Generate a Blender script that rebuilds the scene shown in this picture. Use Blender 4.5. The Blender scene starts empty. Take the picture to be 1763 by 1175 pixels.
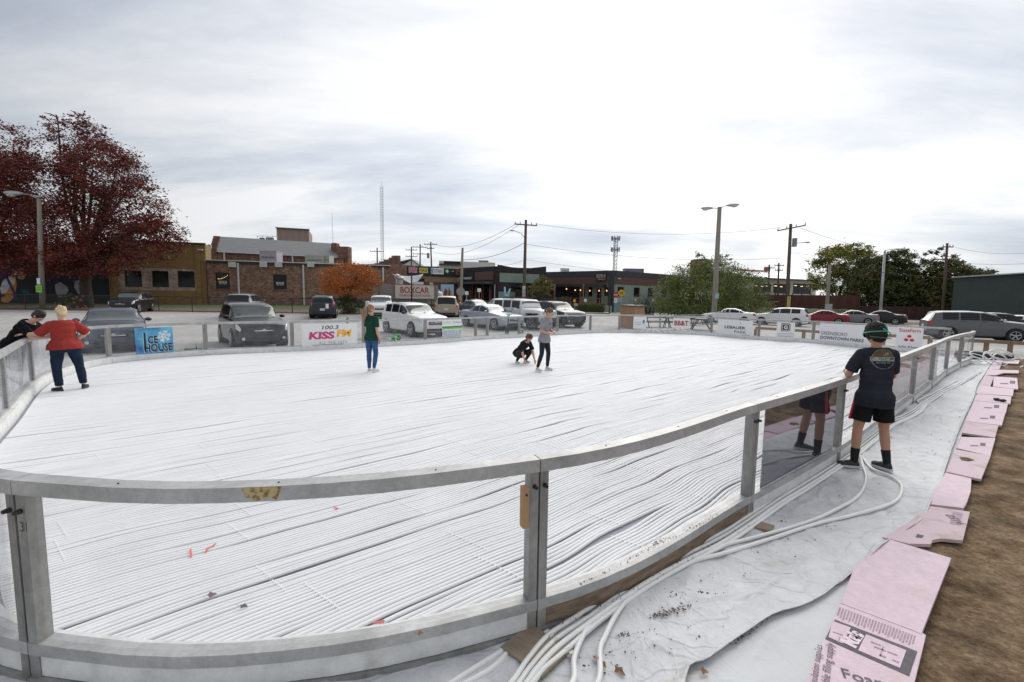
import bpy, bmesh, math, random
from mathutils import Vector, Matrix, noise
from mathutils.bvhtree import BVHTree
random.seed(7)
S = bpy.context.scene
C = S.collection
R = math.radians
PI = math.pi

# ------------------------------------------------------------------ camera
CAM_H = 2.05; PITCH = R(5.5); ROLL = R(0.78); FPX = 1763/36*16
Fw = Vector((0, math.cos(PITCH), -math.sin(PITCH)))
u0 = Vector((0, math.sin(PITCH), math.cos(PITCH))); r0 = Vector((1, 0, 0))
Rt = r0*math.cos(ROLL)+u0*math.sin(ROLL); Up = u0*math.cos(ROLL)-r0*math.sin(ROLL)
cd = bpy.data.cameras.new('camera'); cam = bpy.data.objects.new('camera', cd); C.objects.link(cam)
cd.lens = 16; cd.sensor_width = 36; cd.clip_start = .05; cd.clip_end = 2000
cam.matrix_world = Matrix(((Rt.x, Up.x, -Fw.x, 0), (Rt.y, Up.y, -Fw.y, 0), (Rt.z, Up.z, -Fw.z, CAM_H), (0, 0, 0, 1)))
S.camera = cam
S.view_settings.view_transform = 'Standard'; S.view_settings.look = 'None'
S.view_settings.exposure = 0.60; S.view_settings.gamma = 1
S.render.resolution_x = 1024; S.render.resolution_y = 682

# ------------------------------------------------------------------ light
SUN_EL, SUN_AZ = R(38), R(22)      # azimuth clockwise from +Y (view direction)
sd = Vector((math.sin(SUN_AZ)*math.cos(SUN_EL), math.cos(SUN_AZ)*math.cos(SUN_EL), math.sin(SUN_EL)))
w = bpy.data.worlds.new('World'); S.world = w; w.use_nodes = True
nt = w.node_tree; nd = nt.nodes; lk = nt.links
bg = nd['Background']; bg.inputs['Strength'].default_value = 0.1
sky = nd.new('ShaderNodeTexSky'); sky.sky_type = 'NISHITA'; sky.sun_disc = False
sky.sun_elevation = SUN_EL; sky.sun_rotation = SUN_AZ
tc = nd.new('ShaderNodeTexCoord'); sep = nd.new('ShaderNodeSeparateXYZ'); lk.new(tc.outputs['Generated'], sep.inputs[0])
def wm(op, a, b=None, c=None):
    n = nd.new('ShaderNodeMath'); n.operation = op
    for i, v in enumerate((a, b, c)):
        if v is None: continue
        if isinstance(v, (int, float)): n.inputs[i].default_value = v
        else: lk.new(v, n.inputs[i])
    return n.outputs[0]
zc = wm('ADD', wm('MAXIMUM', sep.outputs[2], 0), .16)
comb = nd.new('ShaderNodeCombineXYZ')
lk.new(wm('DIVIDE', sep.outputs[0], zc), comb.inputs[0]); lk.new(wm('DIVIDE', sep.outputs[1], zc), comb.inputs[1])
mp = nd.new('ShaderNodeMapping'); mp.inputs['Rotation'].default_value = (0, 0, R(25)); mp.inputs['Scale'].default_value = (.62, 1.35, 1)
mp.inputs['Location'].default_value = (3.1, 1.7, 0)
lk.new(comb.outputs[0], mp.inputs[0])
n1 = nd.new('ShaderNodeTexNoise'); n1.inputs['Scale'].default_value = .62; n1.inputs['Detail'].default_value = 7
n1.inputs['Roughness'].default_value = .57; n1.inputs['Distortion'].default_value = .35; lk.new(mp.outputs[0], n1.inputs['Vector'])
cr = nd.new('ShaderNodeValToRGB'); lk.new(n1.outputs['Fac'], cr.inputs[0])
cr.color_ramp.elements[0].position = .36; cr.color_ramp.elements[0].color = (5.5, 6.0, 6.9, 1)
cr.color_ramp.elements[1].position = .55; cr.color_ramp.elements[1].color = (9.7, 9.75, 9.8, 1)
e = cr.color_ramp.elements.new(.46); e.color = (7.5, 7.8, 8.3, 1)
# brighter veil round the hidden sun
dt = nd.new('ShaderNodeVectorMath'); dt.operation = 'DOT_PRODUCT'; lk.new(tc.outputs['Generated'], dt.inputs[0]); dt.inputs[1].default_value = Vector((.22, .86, .42)).normalized()
mr = nd.new('ShaderNodeMapRange'); mr.interpolation_type = 'SMOOTHSTEP'; lk.new(dt.outputs['Value'], mr.inputs[0])
mr.inputs[1].default_value = .42; mr.inputs[2].default_value = .98; mr.inputs[3].default_value = .50; mr.inputs[4].default_value = .725
vm = nd.new('ShaderNodeVectorMath'); vm.operation = 'SCALE'; lk.new(cr.outputs[0], vm.inputs[0]); lk.new(mr.outputs[0], vm.inputs['Scale'])
mx = nd.new('ShaderNodeMix'); mx.data_type = 'RGBA'; mx.inputs['Factor'].default_value = .93
lk.new(sky.outputs[0], mx.inputs['A']); lk.new(vm.outputs[0], mx.inputs['B']); lk.new(mx.outputs['Result'], bg.inputs['Color'])
sl = bpy.data.lights.new('sun', 'SUN'); sl.energy = 1.5; sl.angle = R(55); sl.color = (1, .96, .9)
so = bpy.data.objects.new('sun', sl); C.objects.link(so); so.rotation_euler = (-sd).to_track_quat('-Z', 'Y').to_euler()

# ------------------------------------------------------------------ picture <-> place
def ray(px, py): return Fw+Rt*((px-881.5)/FPX)+Up*((587.5-py)/FPX)
def gp(px, py, z=0.0):
    v = ray(px, py); t = (z-CAM_H)/v.z
    return Vector((v.x*t, v.y*t, z))
def gz(x, y):
    s = min(1, max(0, (y-22)/14)); s = s*s*(3-2*s)
    k = min(1, max(0, (x+8)/36))
    return s*(.38*(1-k)-.3*k)
def gt(px, py):
    z = 0
    for i in range(12):
        p = gp(px, py, z); z = gz(p.x, p.y)
    p.z = z; return p
def at(px, py, d):            # point at forward distance d
    v = ray(px, py); return Vector((v.x*d/v.y, d, CAM_H+v.z*d/v.y))
def onp(A, B, px, py):        # where the sight line meets the vertical plane through A,B -> (distance along, height)
    v = ray(px, py); ux, uy = B[0]-A[0], B[1]-A[1]; L = math.hypot(ux, uy); ux /= L; uy /= L
    nx, ny = -uy, ux
    t = (A[0]*nx+A[1]*ny)/(v.x*nx+v.y*ny)
    x, y = v.x*t, v.y*t
    return (x-A[0])*ux+(y-A[1])*uy, CAM_H+v.z*t

# ------------------------------------------------------------------ materials
MATS = {}
def M(name, base, rough=.6, metal=0., var=.12, scale=6., bump=0., bscale=40., spec=.5, stretch=(1, 1, 1), col2=None, thr=None, coat=0., detail=5):
    if name in MATS: return MATS[name]
    m = bpy.data.materials.new(name); m.use_nodes = True; n = m.node_tree.nodes; l = m.node_tree.links
    b = n['Principled BSDF']; b.inputs['Roughness'].default_value = rough; b.inputs['Metallic'].default_value = metal
    b.inputs['Specular IOR Level'].default_value = spec; b.inputs['Coat Weight'].default_value = coat
    tcn = n.new('ShaderNodeTexCoord'); mpn = n.new('ShaderNodeMapping'); mpn.inputs['Scale'].default_value = stretch
    l.new(tcn.outputs['Object'], mpn.inputs[0])
    no = n.new('ShaderNodeTexNoise'); no.inputs['Scale'].default_value = scale; no.inputs['Detail'].default_value = detail; no.inputs['Roughness'].default_value = .6
    l.new(mpn.outputs[0], no.inputs['Vector'])
    r = n.new('ShaderNodeValToRGB'); l.new(no.outputs['Fac'], r.inputs[0])
    c1 = tuple(max(0, c*(1-var)) for c in base); c2 = tuple(min(1, c*(1+var)) for c in base)
    if col2: c1, c2 = base, col2
    p = thr or (.3, .7)
    r.color_ramp.elements[0].position = p[0]; r.color_ramp.elements[0].color = (*c1, 1)
    r.color_ramp.elements[1].position = p[1]; r.color_ramp.elements[1].color = (*c2, 1)
    l.new(r.outputs[0], b.inputs['Base Color'])
    if bump:
        nb = n.new('ShaderNodeTexNoise'); nb.inputs['Scale'].default_value = bscale; nb.inputs['Detail'].default_value = 4
        l.new(mpn.outputs[0], nb.inputs['Vector'])
        bu = n.new('ShaderNodeBump'); bu.inputs['Strength'].default_value = bump; bu.inputs['Distance'].default_value = .02
        l.new(nb.outputs['Fac'], bu.inputs['Height']); l.new(bu.outputs[0], b.inputs['Normal'])
    MATS[name] = m; return m
def speckle(m, scale, lo, hi, detail=10):
    n = m.node_tree.nodes; l = m.node_tree.links; b = n['Principled BSDF']; r = b.inputs['Base Color'].links[0].from_socket
    t = n.new('ShaderNodeTexCoord'); no = n.new('ShaderNodeTexNoise'); no.inputs['Scale'].default_value = scale; no.inputs['Detail'].default_value = detail; no.inputs['Roughness'].default_value = .75
    l.new(t.outputs['Object'], no.inputs['Vector']); q = n.new('ShaderNodeMapRange'); l.new(no.outputs['Fac'], q.inputs[0])
    for i, v in ((1, .35), (2, .65), (3, lo), (4, hi)): q.inputs[i].default_value = v
    v = n.new('ShaderNodeVectorMath'); v.operation = 'SCALE'; l.new(r, v.inputs[0]); l.new(q.outputs[0], v.inputs['Scale']); l.new(v.outputs[0], b.inputs['Base Color']); return m
def emit(name, col, st):
    if name in MATS: return MATS[name]
    m = M(name, col); b = m.node_tree.nodes['Principled BSDF']
    b.inputs['Emission Color'].default_value = (*col, 1); b.inputs['Emission Strength'].default_value = st
    return m
def brick(name, c1, c2, mortar, bw=.22, bh=.075, rough=.85, ms=.012):
    if name in MATS: return MATS[name]
    m = bpy.data.materials.new(name); m.use_nodes = True; n = m.node_tree.nodes; l = m.node_tree.links
    b = n['Principled BSDF']; b.inputs['Roughness'].default_value = rough; b.inputs['Specular IOR Level'].default_value = .2
    t = n.new('ShaderNodeTexCoord'); s = n.new('ShaderNodeSeparateXYZ'); l.new(t.outputs['Object'], s.inputs[0])
    a = n.new('ShaderNodeMath'); l.new(s.outputs[0], a.inputs[0]); l.new(s.outputs[1], a.inputs[1])
    c = n.new('ShaderNodeCombineXYZ'); l.new(a.outputs[0], c.inputs[0]); l.new(s.outputs[2], c.inputs[1])
    br = n.new('ShaderNodeTexBrick'); br.inputs['Scale'].default_value = 1; br.inputs['Brick Width'].default_value = bw
    br.inputs['Row Height'].default_value = bh; br.inputs['Mortar Size'].default_value = ms; br.inputs['Bias'].default_value = 0
    br.inputs['Color1'].default_value = (*c1, 1); br.inputs['Color2'].default_value = (*c2, 1); br.inputs['Mortar'].default_value = (*mortar, 1)
    l.new(c.outputs[0], br.inputs['Vector'])
    no = n.new('ShaderNodeTexNoise'); no.inputs['Scale'].default_value = 1.7; no.inputs['Detail'].default_value = 9; no.inputs['Roughness'].default_value = .7; l.new(t.outputs['Object'], no.inputs['Vector'])
    mr_ = n.new('ShaderNodeMapRange'); l.new(no.outputs['Fac'], mr_.inputs[0]); mr_.inputs[1].default_value = .3; mr_.inputs[2].default_value = .7
    mr_.inputs[3].default_value = .45; mr_.inputs[4].default_value = 1.5
    v = n.new('ShaderNodeVectorMath'); v.operation = 'SCALE'; l.new(br.outputs['Color'], v.inputs[0]); l.new(mr_.outputs[0], v.inputs['Scale'])
    l.new(v.outputs[0], b.inputs['Base Color']); MATS[name] = m; return m
def glassy(name, haze=.1, hcol=(.75, .76, .78), tint=(1, 1, 1), gloss=.06, streak=0.):
    """clear acrylic: transparent + a little milky scuffing + reflection"""
    if name in MATS: return MATS[name]
    m = bpy.data.materials.new(name); m.use_nodes = True; n = m.node_tree.nodes; l = m.node_tree.links
    n.remove(n['Principled BSDF']); out = n['Material Output']
    tr = n.new('ShaderNodeBsdfTransparent'); tr.inputs[0].default_value = (*tint, 1)
    di = n.new('ShaderNodeBsdfDiffuse'); di.inputs[0].default_value = (*hcol, 1)
    gl = n.new('ShaderNodeBsdfGlossy'); gl.inputs['Roughness'].default_value = .04; gl.inputs[0].default_value = (.9, .92, .95, 1)
    t = n.new('ShaderNodeTexCoord'); mpn = n.new('ShaderNodeMapping'); mpn.inputs['Scale'].default_value = (3, 3, .35) if streak else (1.2, 1.2, 1.6)
    l.new(t.outputs['Object'], mpn.inputs[0]); no = n.new('ShaderNodeTexNoise'); no.inputs['Scale'].default_value = 3 if streak else 2
    no.inputs['Detail'].default_value = 6; l.new(mpn.outputs[0], no.inputs['Vector'])
    mrn = n.new('ShaderNodeMapRange'); l.new(no.outputs['Fac'], mrn.inputs[0]); mrn.inputs[1].default_value = .35; mrn.inputs[2].default_value = .7
    mrn.inputs[3].default_value = haze*.35; mrn.inputs[4].default_value = haze*1.6+streak
    m1 = n.new('ShaderNodeMixShader'); l.new(mrn.outputs[0], m1.inputs[0]); l.new(tr.outputs[0], m1.inputs[1]); l.new(di.outputs[0], m1.inputs[2])
    lw = n.new('ShaderNodeLayerWeight'); lw.inputs[0].default_value = .5
    fr = n.new('ShaderNodeMath'); fr.operation = 'POWER'; l.new(lw.outputs['Facing'], fr.inputs[0]); fr.inputs[1].default_value = 4
    ma = n.new('ShaderNodeMath'); ma.operation = 'MULTIPLY_ADD'; l.new(fr.outputs[0], ma.inputs[0]); ma.inputs[1].default_value = .32; ma.inputs[2].default_value = gloss
    m2 = n.new('ShaderNodeMixShader'); l.new(ma.outputs[0], m2.inputs[0]); l.new(m1.outputs[0], m2.inputs[1]); l.new(gl.outputs[0], m2.inputs[2])
    l.new(m2.outputs[0], out.inputs[0]); MATS[name] = m; return m

# ------------------------------------------------------------------ mesh helpers
class MB:
    def __init__(s): s.v = []; s.f = []; s.m = []
    def add(s, vs, fs, mi=0):
        k = len(s.v); s.v += [tuple(v) for v in vs]; s.f += [tuple(i+k for i in f) for f in fs]; s.m += [mi]*len(fs)
    def box(s, c, d, rz=0, mi=0, mat=None):
        hx, hy, hz = d[0]/2, d[1]/2, d[2]/2; vs = []
        for z in (-hz, hz):
            for x, y in ((-hx, -hy), (hx, -hy), (hx, hy), (-hx, hy)):
                p = Vector((x, y, z))
                if mat: p = mat @ p
                elif rz: p = Matrix.Rotation(rz, 3, 'Z') @ p
                vs.append(p+Vector(c))
        s.add(vs, [(3, 2, 1, 0), (4, 5, 6, 7), (0, 1, 5, 4), (1, 2, 6, 5), (2, 3, 7, 6), (3, 0, 4, 7)], mi); return s
    def bar(s, a, b, wd, hg, mi=0):        # box from a to b; wd sideways, hg up
        a, b = Vector(a), Vector(b); x = (b-a); L = x.length; x.normalize()
        up = Vector((0, 0, 1)) if abs(x.z) < .95 else Vector((0, 1, 0))
        y = up.cross(x).normalized(); z = x.cross(y)
        return s.box((a+b)/2, (L, wd, hg), mat=Matrix((x, y, z)).transposed(), mi=mi)
    def tube(s, pts, r, n=8, cap=True, mi=0, r1=None):
        pts = [Vector(p) for p in pts]; k = len(s.v); N = len(pts)
        up = Vector((0, 0, 1))
        for i, p in enumerate(pts):
            t = (pts[min(i+1, N-1)]-pts[max(i-1, 0)]).normalized()
            ref = up if abs(t.z) < .9 else Vector((0, 1, 0))
            a = t.cross(ref).normalized(); b = a.cross(t)
            rr = r[i] if isinstance(r, (list, tuple)) else (r if r1 is None else r+(r1-r)*i/(N-1))
            for j in range(n):
                an = 2*PI*j/n; s.v.append(tuple(p+a*math.cos(an)*rr+b*math.sin(an)*rr))
        for i in range(N-1):
            for j in range(n):
                s.f.append((k+i*n+j, k+i*n+(j+1) % n, k+(i+1)*n+(j+1) % n, k+(i+1)*n+j)); s.m.append(mi)
        if cap:
            s.f.append(tuple(k+j for j in range(n))[::-1]); s.f.append(tuple(k+(N-1)*n+j for j in range(n))); s.m += [mi, mi]
        return s
    def cyl(s, a, b, r, r1=None, n=16, mi=0): return s.tube([a, b], r, n, True, mi, r if r1 is None else r1)
    def ell(s, c, rad, n=14, m=9, mi=0, mat=None):
        vs = []; fs = []
        for i in range(m+1):
            th = PI*i/m
            for j in range(n):
                ph = 2*PI*j/n; p = Vector((rad[0]*math.sin(th)*math.cos(ph), rad[1]*math.sin(th)*math.sin(ph), rad[2]*math.cos(th)))
                if mat: p = mat @ p
                vs.append(p+Vector(c))
        for i in range(m):
            for j in range(n): fs.append((i*n+j, (i+1)*n+j, (i+1)*n+(j+1) % n, i*n+(j+1) % n))
        s.add(vs, fs, mi); return s
    def prism(s, poly, z0, z1, mi=0):       # polygon (xy) extruded in z
        n = len(poly); z0f = (lambda p: z0) if not callable(z0) else z0
        vs = [(p[0], p[1], z0) for p in poly]+[(p[0], p[1], z1) for p in poly]
        fs = [tuple(range(n))[::-1], tuple(range(n, 2*n))]+[(i, (i+1) % n, n+(i+1) % n, n+i) for i in range(n)]
        s.add(vs, fs, mi); return s
    def slab(s, poly, d, mi=0):             # polygon in xz-plane thickened along y by d
        n = len(poly); vs = [(p[0], 0, p[1]) for p in poly]+[(p[0], d, p[1]) for p in poly]
        fs = [tuple(range(n)), tuple(range(n, 2*n))[::-1]]+[(i, (i+1) % n, n+(i+1) % n, n+i) for i in range(n)]
        s.add(vs, fs, mi); return s
    def quad(s, a, b, c, d, mi=0): s.add([a, b, c, d], [(0, 1, 2, 3)], mi); return s
    def build(s, name, mats, parent=None, smooth=False, tf=None, fix=True):
        me = bpy.data.meshes.new(name)
        vs = s.v if tf is None else [tuple(tf @ Vector(v)) for v in s.v]
        me.from_pydata(vs, [], s.f)
        if not isinstance(mats, (list, tuple)): mats = [mats]
        for m in mats: me.materials.append(m)
        if len(mats) > 1: me.polygons.foreach_set('material_index', s.m)
        if fix:
            b = bmesh.new(); b.from_mesh(me); bmesh.ops.recalc_face_normals(b, faces=b.faces); b.to_mesh(me); b.free()
        if smooth: me.polygons.foreach_set('use_smooth', [True]*len(me.polygons))
        me.update()
        o = bpy.data.objects.new(name, me); C.objects.link(o); o.parent = parent
        return o
def sharp(o, ang=35):
    me = o.data; me.polygons.foreach_set('use_smooth', [True]*len(me.polygons))
    b = bmesh.new(); b.from_mesh(me)
    for ed in b.edges:
        if len(ed.link_faces) == 2 and ed.calc_face_angle(0) > R(ang): ed.smooth = False
    b.to_mesh(me); b.free(); return o
def tag(o, label, cat, group=None):
    o['label'] = label; o['category'] = cat
    if group: o['group'] = group
    return o
def kind(o, k): o['kind'] = k; return o
def thing(name, label, cat, loc=(0, 0, 0), rz=0, group=None):
    o = bpy.data.objects.new(name, None); C.objects.link(o); o.empty_display_size = .2
    o.location = loc; o.rotation_euler = (0, 0, rz); return tag(o, label, cat, group)
FONT = None
def text_mesh(txt, size=1, bold=0, spacing=1.0, align='CENTER', shear=0, extrude=0):
    c = bpy.data.curves.new('lettering', 'FONT'); c.body = txt; c.size = size; c.align_x = align; c.align_y = 'CENTER'
    c.space_character = spacing; c.offset = bold; c.shear = shear; c.extrude = extrude; c.resolution_u = 3; c.space_line = .9
    o = bpy.data.objects.new('t', c); C.objects.link(o)
    dg = bpy.context.evaluated_depsgraph_get(); me = bpy.data.meshes.new_from_object(o.evaluated_get(dg)); bpy.data.objects.remove(o)
    bpy.data.curves.remove(c)
    return me
def lettering(txt, mat, parent, loc, size, wid=None, bold=0, spacing=1., rx=PI/2, rz=0, shear=0, name='lettering', hgt=None):
    """flat letters standing in the parent's xz-plane, facing -y"""
    me = text_mesh(txt, 1, bold, spacing, shear=shear)
    xs = [v.co.x for v in me.vertices]; ys = [v.co.y for v in me.vertices]
    if not xs: return None
    W = max(xs)-min(xs); H = max(ys)-min(ys); sx = sy = size
    if wid: sx = wid/W
    if hgt: sy = hgt/H
    elif wid and size is None: sy = sx
    cx, cy = (max(xs)+min(xs))/2, (max(ys)+min(ys))/2
    for v in me.vertices: v.co = Vector(((v.co.x-cx)*sx, (v.co.y-cy)*(sy or sx), 0))
    me.materials.clear(); me.materials.append(mat); me.name = name
    o = bpy.data.objects.new(name, me); C.objects.link(o); o.parent = parent; o.location = loc; o.rotation_euler = (rx, 0, rz); return o
def spline(P, n):
    """Catmull-Rom through P, n samples per span"""
    P = [Vector(p) for p in P]; out = []
    for i in range(len(P)-1):
        a, b, c, d = P[max(i-1, 0)], P[i], P[i+1], P[min(i+2, len(P)-1)]
        for k in range(n):
            t = k/n; out.append(.5*((2*b)+(c-a)*t+(2*a-5*b+4*c-d)*t*t+(3*b-a-3*c+d)*t**3))
    out.append(P[-1]); return out
def fbm(x, y, z=0, o=3): return noise.fractal(Vector((x, y, z)), .5, 2., o)

alu = M('brushed_aluminium', (.44, .44, .43), .42, .55, .25, 9, stretch=(1, 1, .3))
white_p = M('white_plastic', (.80, .81, .82), .35, 0, .05, 3)
black_m = M('black_metal', (.02, .02, .022), .45, 0, .2, 8)
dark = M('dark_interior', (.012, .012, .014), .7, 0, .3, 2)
# ------------------------------------------------------------------ ground
def asphalt_mat():
    m = M('worn_concrete_paving', (.40, .39, .375), .85, 0, .16, .25, bump=.25, bscale=9, spec=.25)
    n = m.node_tree.nodes; l = m.node_tree.links; b = n['Principled BSDF']; r = b.inputs['Base Color'].links[0].from_socket
    t = n.new('ShaderNodeTexCoord'); no = n.new('ShaderNodeTexNoise'); no.inputs['Scale'].default_value = 2.3; no.inputs['Detail'].default_value = 12; no.inputs['Roughness'].default_value = .75
    l.new(t.outputs['Object'], no.inputs['Vector'])
    mr_ = n.new('ShaderNodeMapRange'); l.new(no.outputs['Fac'], mr_.inputs[0]); mr_.inputs[1].default_value = .3; mr_.inputs[2].default_value = .7; mr_.inputs[3].default_value = .72; mr_.inputs[4].default_value = 1.22
    v = n.new('ShaderNodeVectorMath'); v.operation = 'SCALE'; l.new(r, v.inputs[0]); l.new(mr_.outputs[0], v.inputs['Scale'])
    l.new(v.outputs[0], b.inputs['Base Color'])
    return m
g = MB()
xs = [-900, -400, -200, -120, -90]+[-80+4*i for i in range(45)]+[120, 160, 240, 450, 900]
ys = [-60, -20]+[-8+3*i for i in range(40)]+[130, 160, 220, 340, 600, 1100]
for y in ys:
    for x in xs: g.v.append((x, y, gz(x, y)))
nx = len(xs)
for j in range(len(ys)-1):
    for i in range(nx-1): g.f.append((j*nx+i, j*nx+i+1, (j+1)*nx+i+1, (j+1)*nx+i)); g.m.append(0)
kind(g.build('ground', asphalt_mat(), smooth=True), 'structure')

def sheet(name, poly, dz, mat, step=1.2, k='structure', zf=None):
    """flat sheet following the ground inside a polygon (world xy)"""
    b = bmesh.new(); vs = [b.verts.new((p[0], p[1], 0)) for p in poly]; b.faces.new(vs)
    x0 = min(p[0] for p in poly); x1 = max(p[0] for p in poly); y0 = min(p[1] for p in poly); y1 = max(p[1] for p in poly)
    x = x0+step
    while x < x1:
        bmesh.ops.bisect_plane(b, geom=b.verts[:]+b.edges[:]+b.faces[:], plane_co=(x, 0, 0), plane_no=(1, 0, 0)); x += step
    y = y0+step
    while y < y1:
        bmesh.ops.bisect_plane(b, geom=b.verts[:]+b.edges[:]+b.faces[:], plane_co=(0, y, 0), plane_no=(0, 1, 0)); y += step
    for v in b.verts: v.co.z = (zf(v.co.x, v.co.y) if zf else gz(v.co.x, v.co.y))+dz
    me = bpy.data.meshes.new(name); b.to_mesh(me); b.free(); me.materials.append(mat)
    me.polygons.foreach_set('use_smooth', [True]*len(me.polygons))
    o = bpy.data.objects.new(name, me); C.objects.link(o); return kind(o, k)

dirt_m = M('trodden_brown_dirt', (.13, .085, .05), .95, 0, .2, 3.2, bump=.6, bscale=60, spec=.1, col2=(.27, .19, .12), thr=(.38, .60), detail=15)
speckle(dirt_m, 30, .5, 1.45); speckle(dirt_m, .9, .55, 1.25, 5)
def dirt():
    m = MB(); X0, X1, Y0, Y1, st = -7, 42, -6, 17.2, .2
    nxx = int((X1-X0)/st)+1; nyy = int((Y1-Y0)/st)+1
    for j in range(nyy):
        for i in range(nxx):
            x, y = X0+i*st, Y0+j*st; e = min(1, (x-X0)/2, (X1-x)/2, (y-Y0)/1, (Y1-y)/.6)
            m.v.append((x, y+(.25*fbm(x*.6, 3) if j == nyy-1 else 0), .004+max(0, e)*(.014+.014*fbm(x*1.3, y*1.3)+.008*noise.noise(Vector((x*3.7, y*3.7, 1))))))
    for j in range(nyy-1):
        for i in range(nxx-1): m.f.append((j*nxx+i, j*nxx+i+1, (j+1)*nxx+i+1, (j+1)*nxx+i)); m.m.append(0)
    kind(m.build('dirt', dirt_m, smooth=True, fix=False), 'structure')
dirt()
def bank(x, y): return .40+.32*min(1, max(0, (y-41)/9))+.02*fbm(x*.5, y*.5)
mulch = M('leafy_brown_bank', (.09, .06, .045), .95, 0, .3, 2.5, bump=.6, bscale=12, col2=(.24, .17, .13), detail=12)
turf = M('short_green_grass', (.045, .07, .02), .95, 0, .3, 3, bump=.6, bscale=20, col2=(.12, .15, .05), detail=10)
sheet('mulch_bank', [(-75, 39.6), (-6.5, 39.6), (-6.5, 45.5), (-75, 45.5)], .0, mulch, 2, zf=bank)
sheet('grass_strip', [(-75, 45.5), (-6, 45.5), (-6, 56), (-75, 56)], .004, turf, 2, zf=bank)
sheet('grass_strip', [(26, 66), (120, 60), (120, 82), (26, 82)], .01, turf, 4, zf=lambda x, y: gz(x, y)+1.0*min(1, max(0, (y-66)/8)))
sheet('soil_verge', [(32, 50.5), (60, 44), (70, 47), (44, 56), (32, 57)], .012, mulch, 3)
# leaf-strewn strip of the lot below the bank
leafy = M('leaf_strewn_paving', (.38, .36, .34), .9, 0, .3, 5, col2=(.16, .10, .07), thr=(.5, .66), detail=14)
sheet('leaf_strewn_paving', [(-60, 33), (-30, 36.5), (-22, 37), (-12, 37.8), (-12, 39.6), (-60, 39.6)], .004, leafy, 2)
yl = M('faded_yellow_paint', (.55, .36, .12), .8, 0, .3, 9); wl = M('faded_white_paint', (.6, .6, .58), .8, 0, .2, 9)
def line(a, b, wd, mat, name='parking_line'):
    a, b = Vector(a[:2]), Vector(b[:2]); d = (b-a).normalized(); n = Vector((-d.y, d.x))*wd/2
    sheet(name, [a-n, b-n, b+n, a+n], .008, mat, 1.5)
hd = Vector((math.cos(R(-49)), math.sin(R(-49)))); rowd = Vector((hd.y, -hd.x))*-1
p0 = Vector((-11.6, 15.3))
for i in range(0, 9):
    c = p0+Vector((.655, .756))*2.85*i
    if i != 3: line(c, c-hd*4.6, .10, yl)
for i in range(0, 6):
    c = Vector((-26, 34))+Vector((1, .03))*3.1*i*1.6; line(c, c+Vector((.1, 4.6)), .1, yl)
for i in range(7):
    c = Vector((21.5, 27))+Vector((.64, .77))*2.9*i; line(c, c-hd*4.6, .10, wl)
line(gt(1640, 573), gt(1740, 576), .12, wl)
sheet('concrete_kerb', [gt(955, 539)[:2], gt(1050, 541)[:2], gt(1050, 538.6)[:2], gt(955, 536.6)[:2]], .12, M('pale_concrete', (.5, .48, .45), .85, 0, .1, 3), 2)

# ------------------------------------------------------------------ rink outline
ZR = 1.12
near_px = [(37, 821), (925, 787), (1297, 694), (1450, 650), (1526, 622), (1577, 603), (1609, 591), (1634, 581), (1657, 575), (1676, 570)]
far_px = [(1637, 565), (1510, 558.5), (1402, 552.8), (1308, 549.5), (1226, 545.6), (1137, 543.0), (1067, 542.0), (1017, 542.0), (960, 543.0), (894, 544.6), (839, 545.6), (819, 546), (732, 548.7), (626, 550.8), (502, 553), (352, 555), (184, 560.5), (95, 570.5), (49, 581), (0, 606)]
nearP = [gp(a, b, ZR).xy for a, b in near_px]; farP = [gp(a, b, ZR).xy for a, b in far_px]
nearP = [Vector((p.x, p.y)) for p in nearP]; farP = [Vector((p.x, p.y)) for p in farP]
# left end (out of view) closes the loop down to the near left post
close = [farP[-1].lerp(nearP[0], t)+Vector((-.55, -.65))*.45*math.sin(PI*t) for t in (.36, .7)]
arc0 = [gp(252, 835, ZR).xy, gp(480, 831, ZR).xy, gp(700, 815, ZR).xy]
# every post position in order; loop runs: near side, gap, far side, left end
ends = nearP+farP+close
loop = []          # dense loop of (pos) with post indices
idx = []
full = nearP+farP+close+[nearP[0]]
pp = [Vector((p.x, p.y, 0)) for p in full]
ext = [pp[-2]]+pp+[pp[1]]
for i in range(len(pp)-1):
    a, b, c, d = ext[i], ext[i+1], ext[i+2], ext[i+3]
    idx.append(len(loop))
    n = 10
    for k in range(n):
        t = k/n
        if i == len(nearP)-1: q = b.lerp(c, t)
        elif i == 0:
            cp = [b]+[Vector((v[0], v[1], 0)) for v in arc0]+[c]; q = spline(cp, 5)[int(round(t*20))]
        else: q = .5*((2*b)+(c-a)*t+(2*a-5*b+4*c-d)*t*t+(3*b-a-3*c+d)*t**3)
        loop.append(Vector((q.x, q.y)))
NL = len(loop)
def nrm(i):          # outward normal (loop runs counter-clockwise seen from above: near side left->right)
    t = (loop[(i+1) % NL]-loop[(i-1) % NL]).normalized(); return Vector((t.y, -t.x))
def along(i0, i1, off): return [Vector((*(loop[i % NL]+nrm(i)*off), 0)) for i in range(i0, i1+1)]

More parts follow.
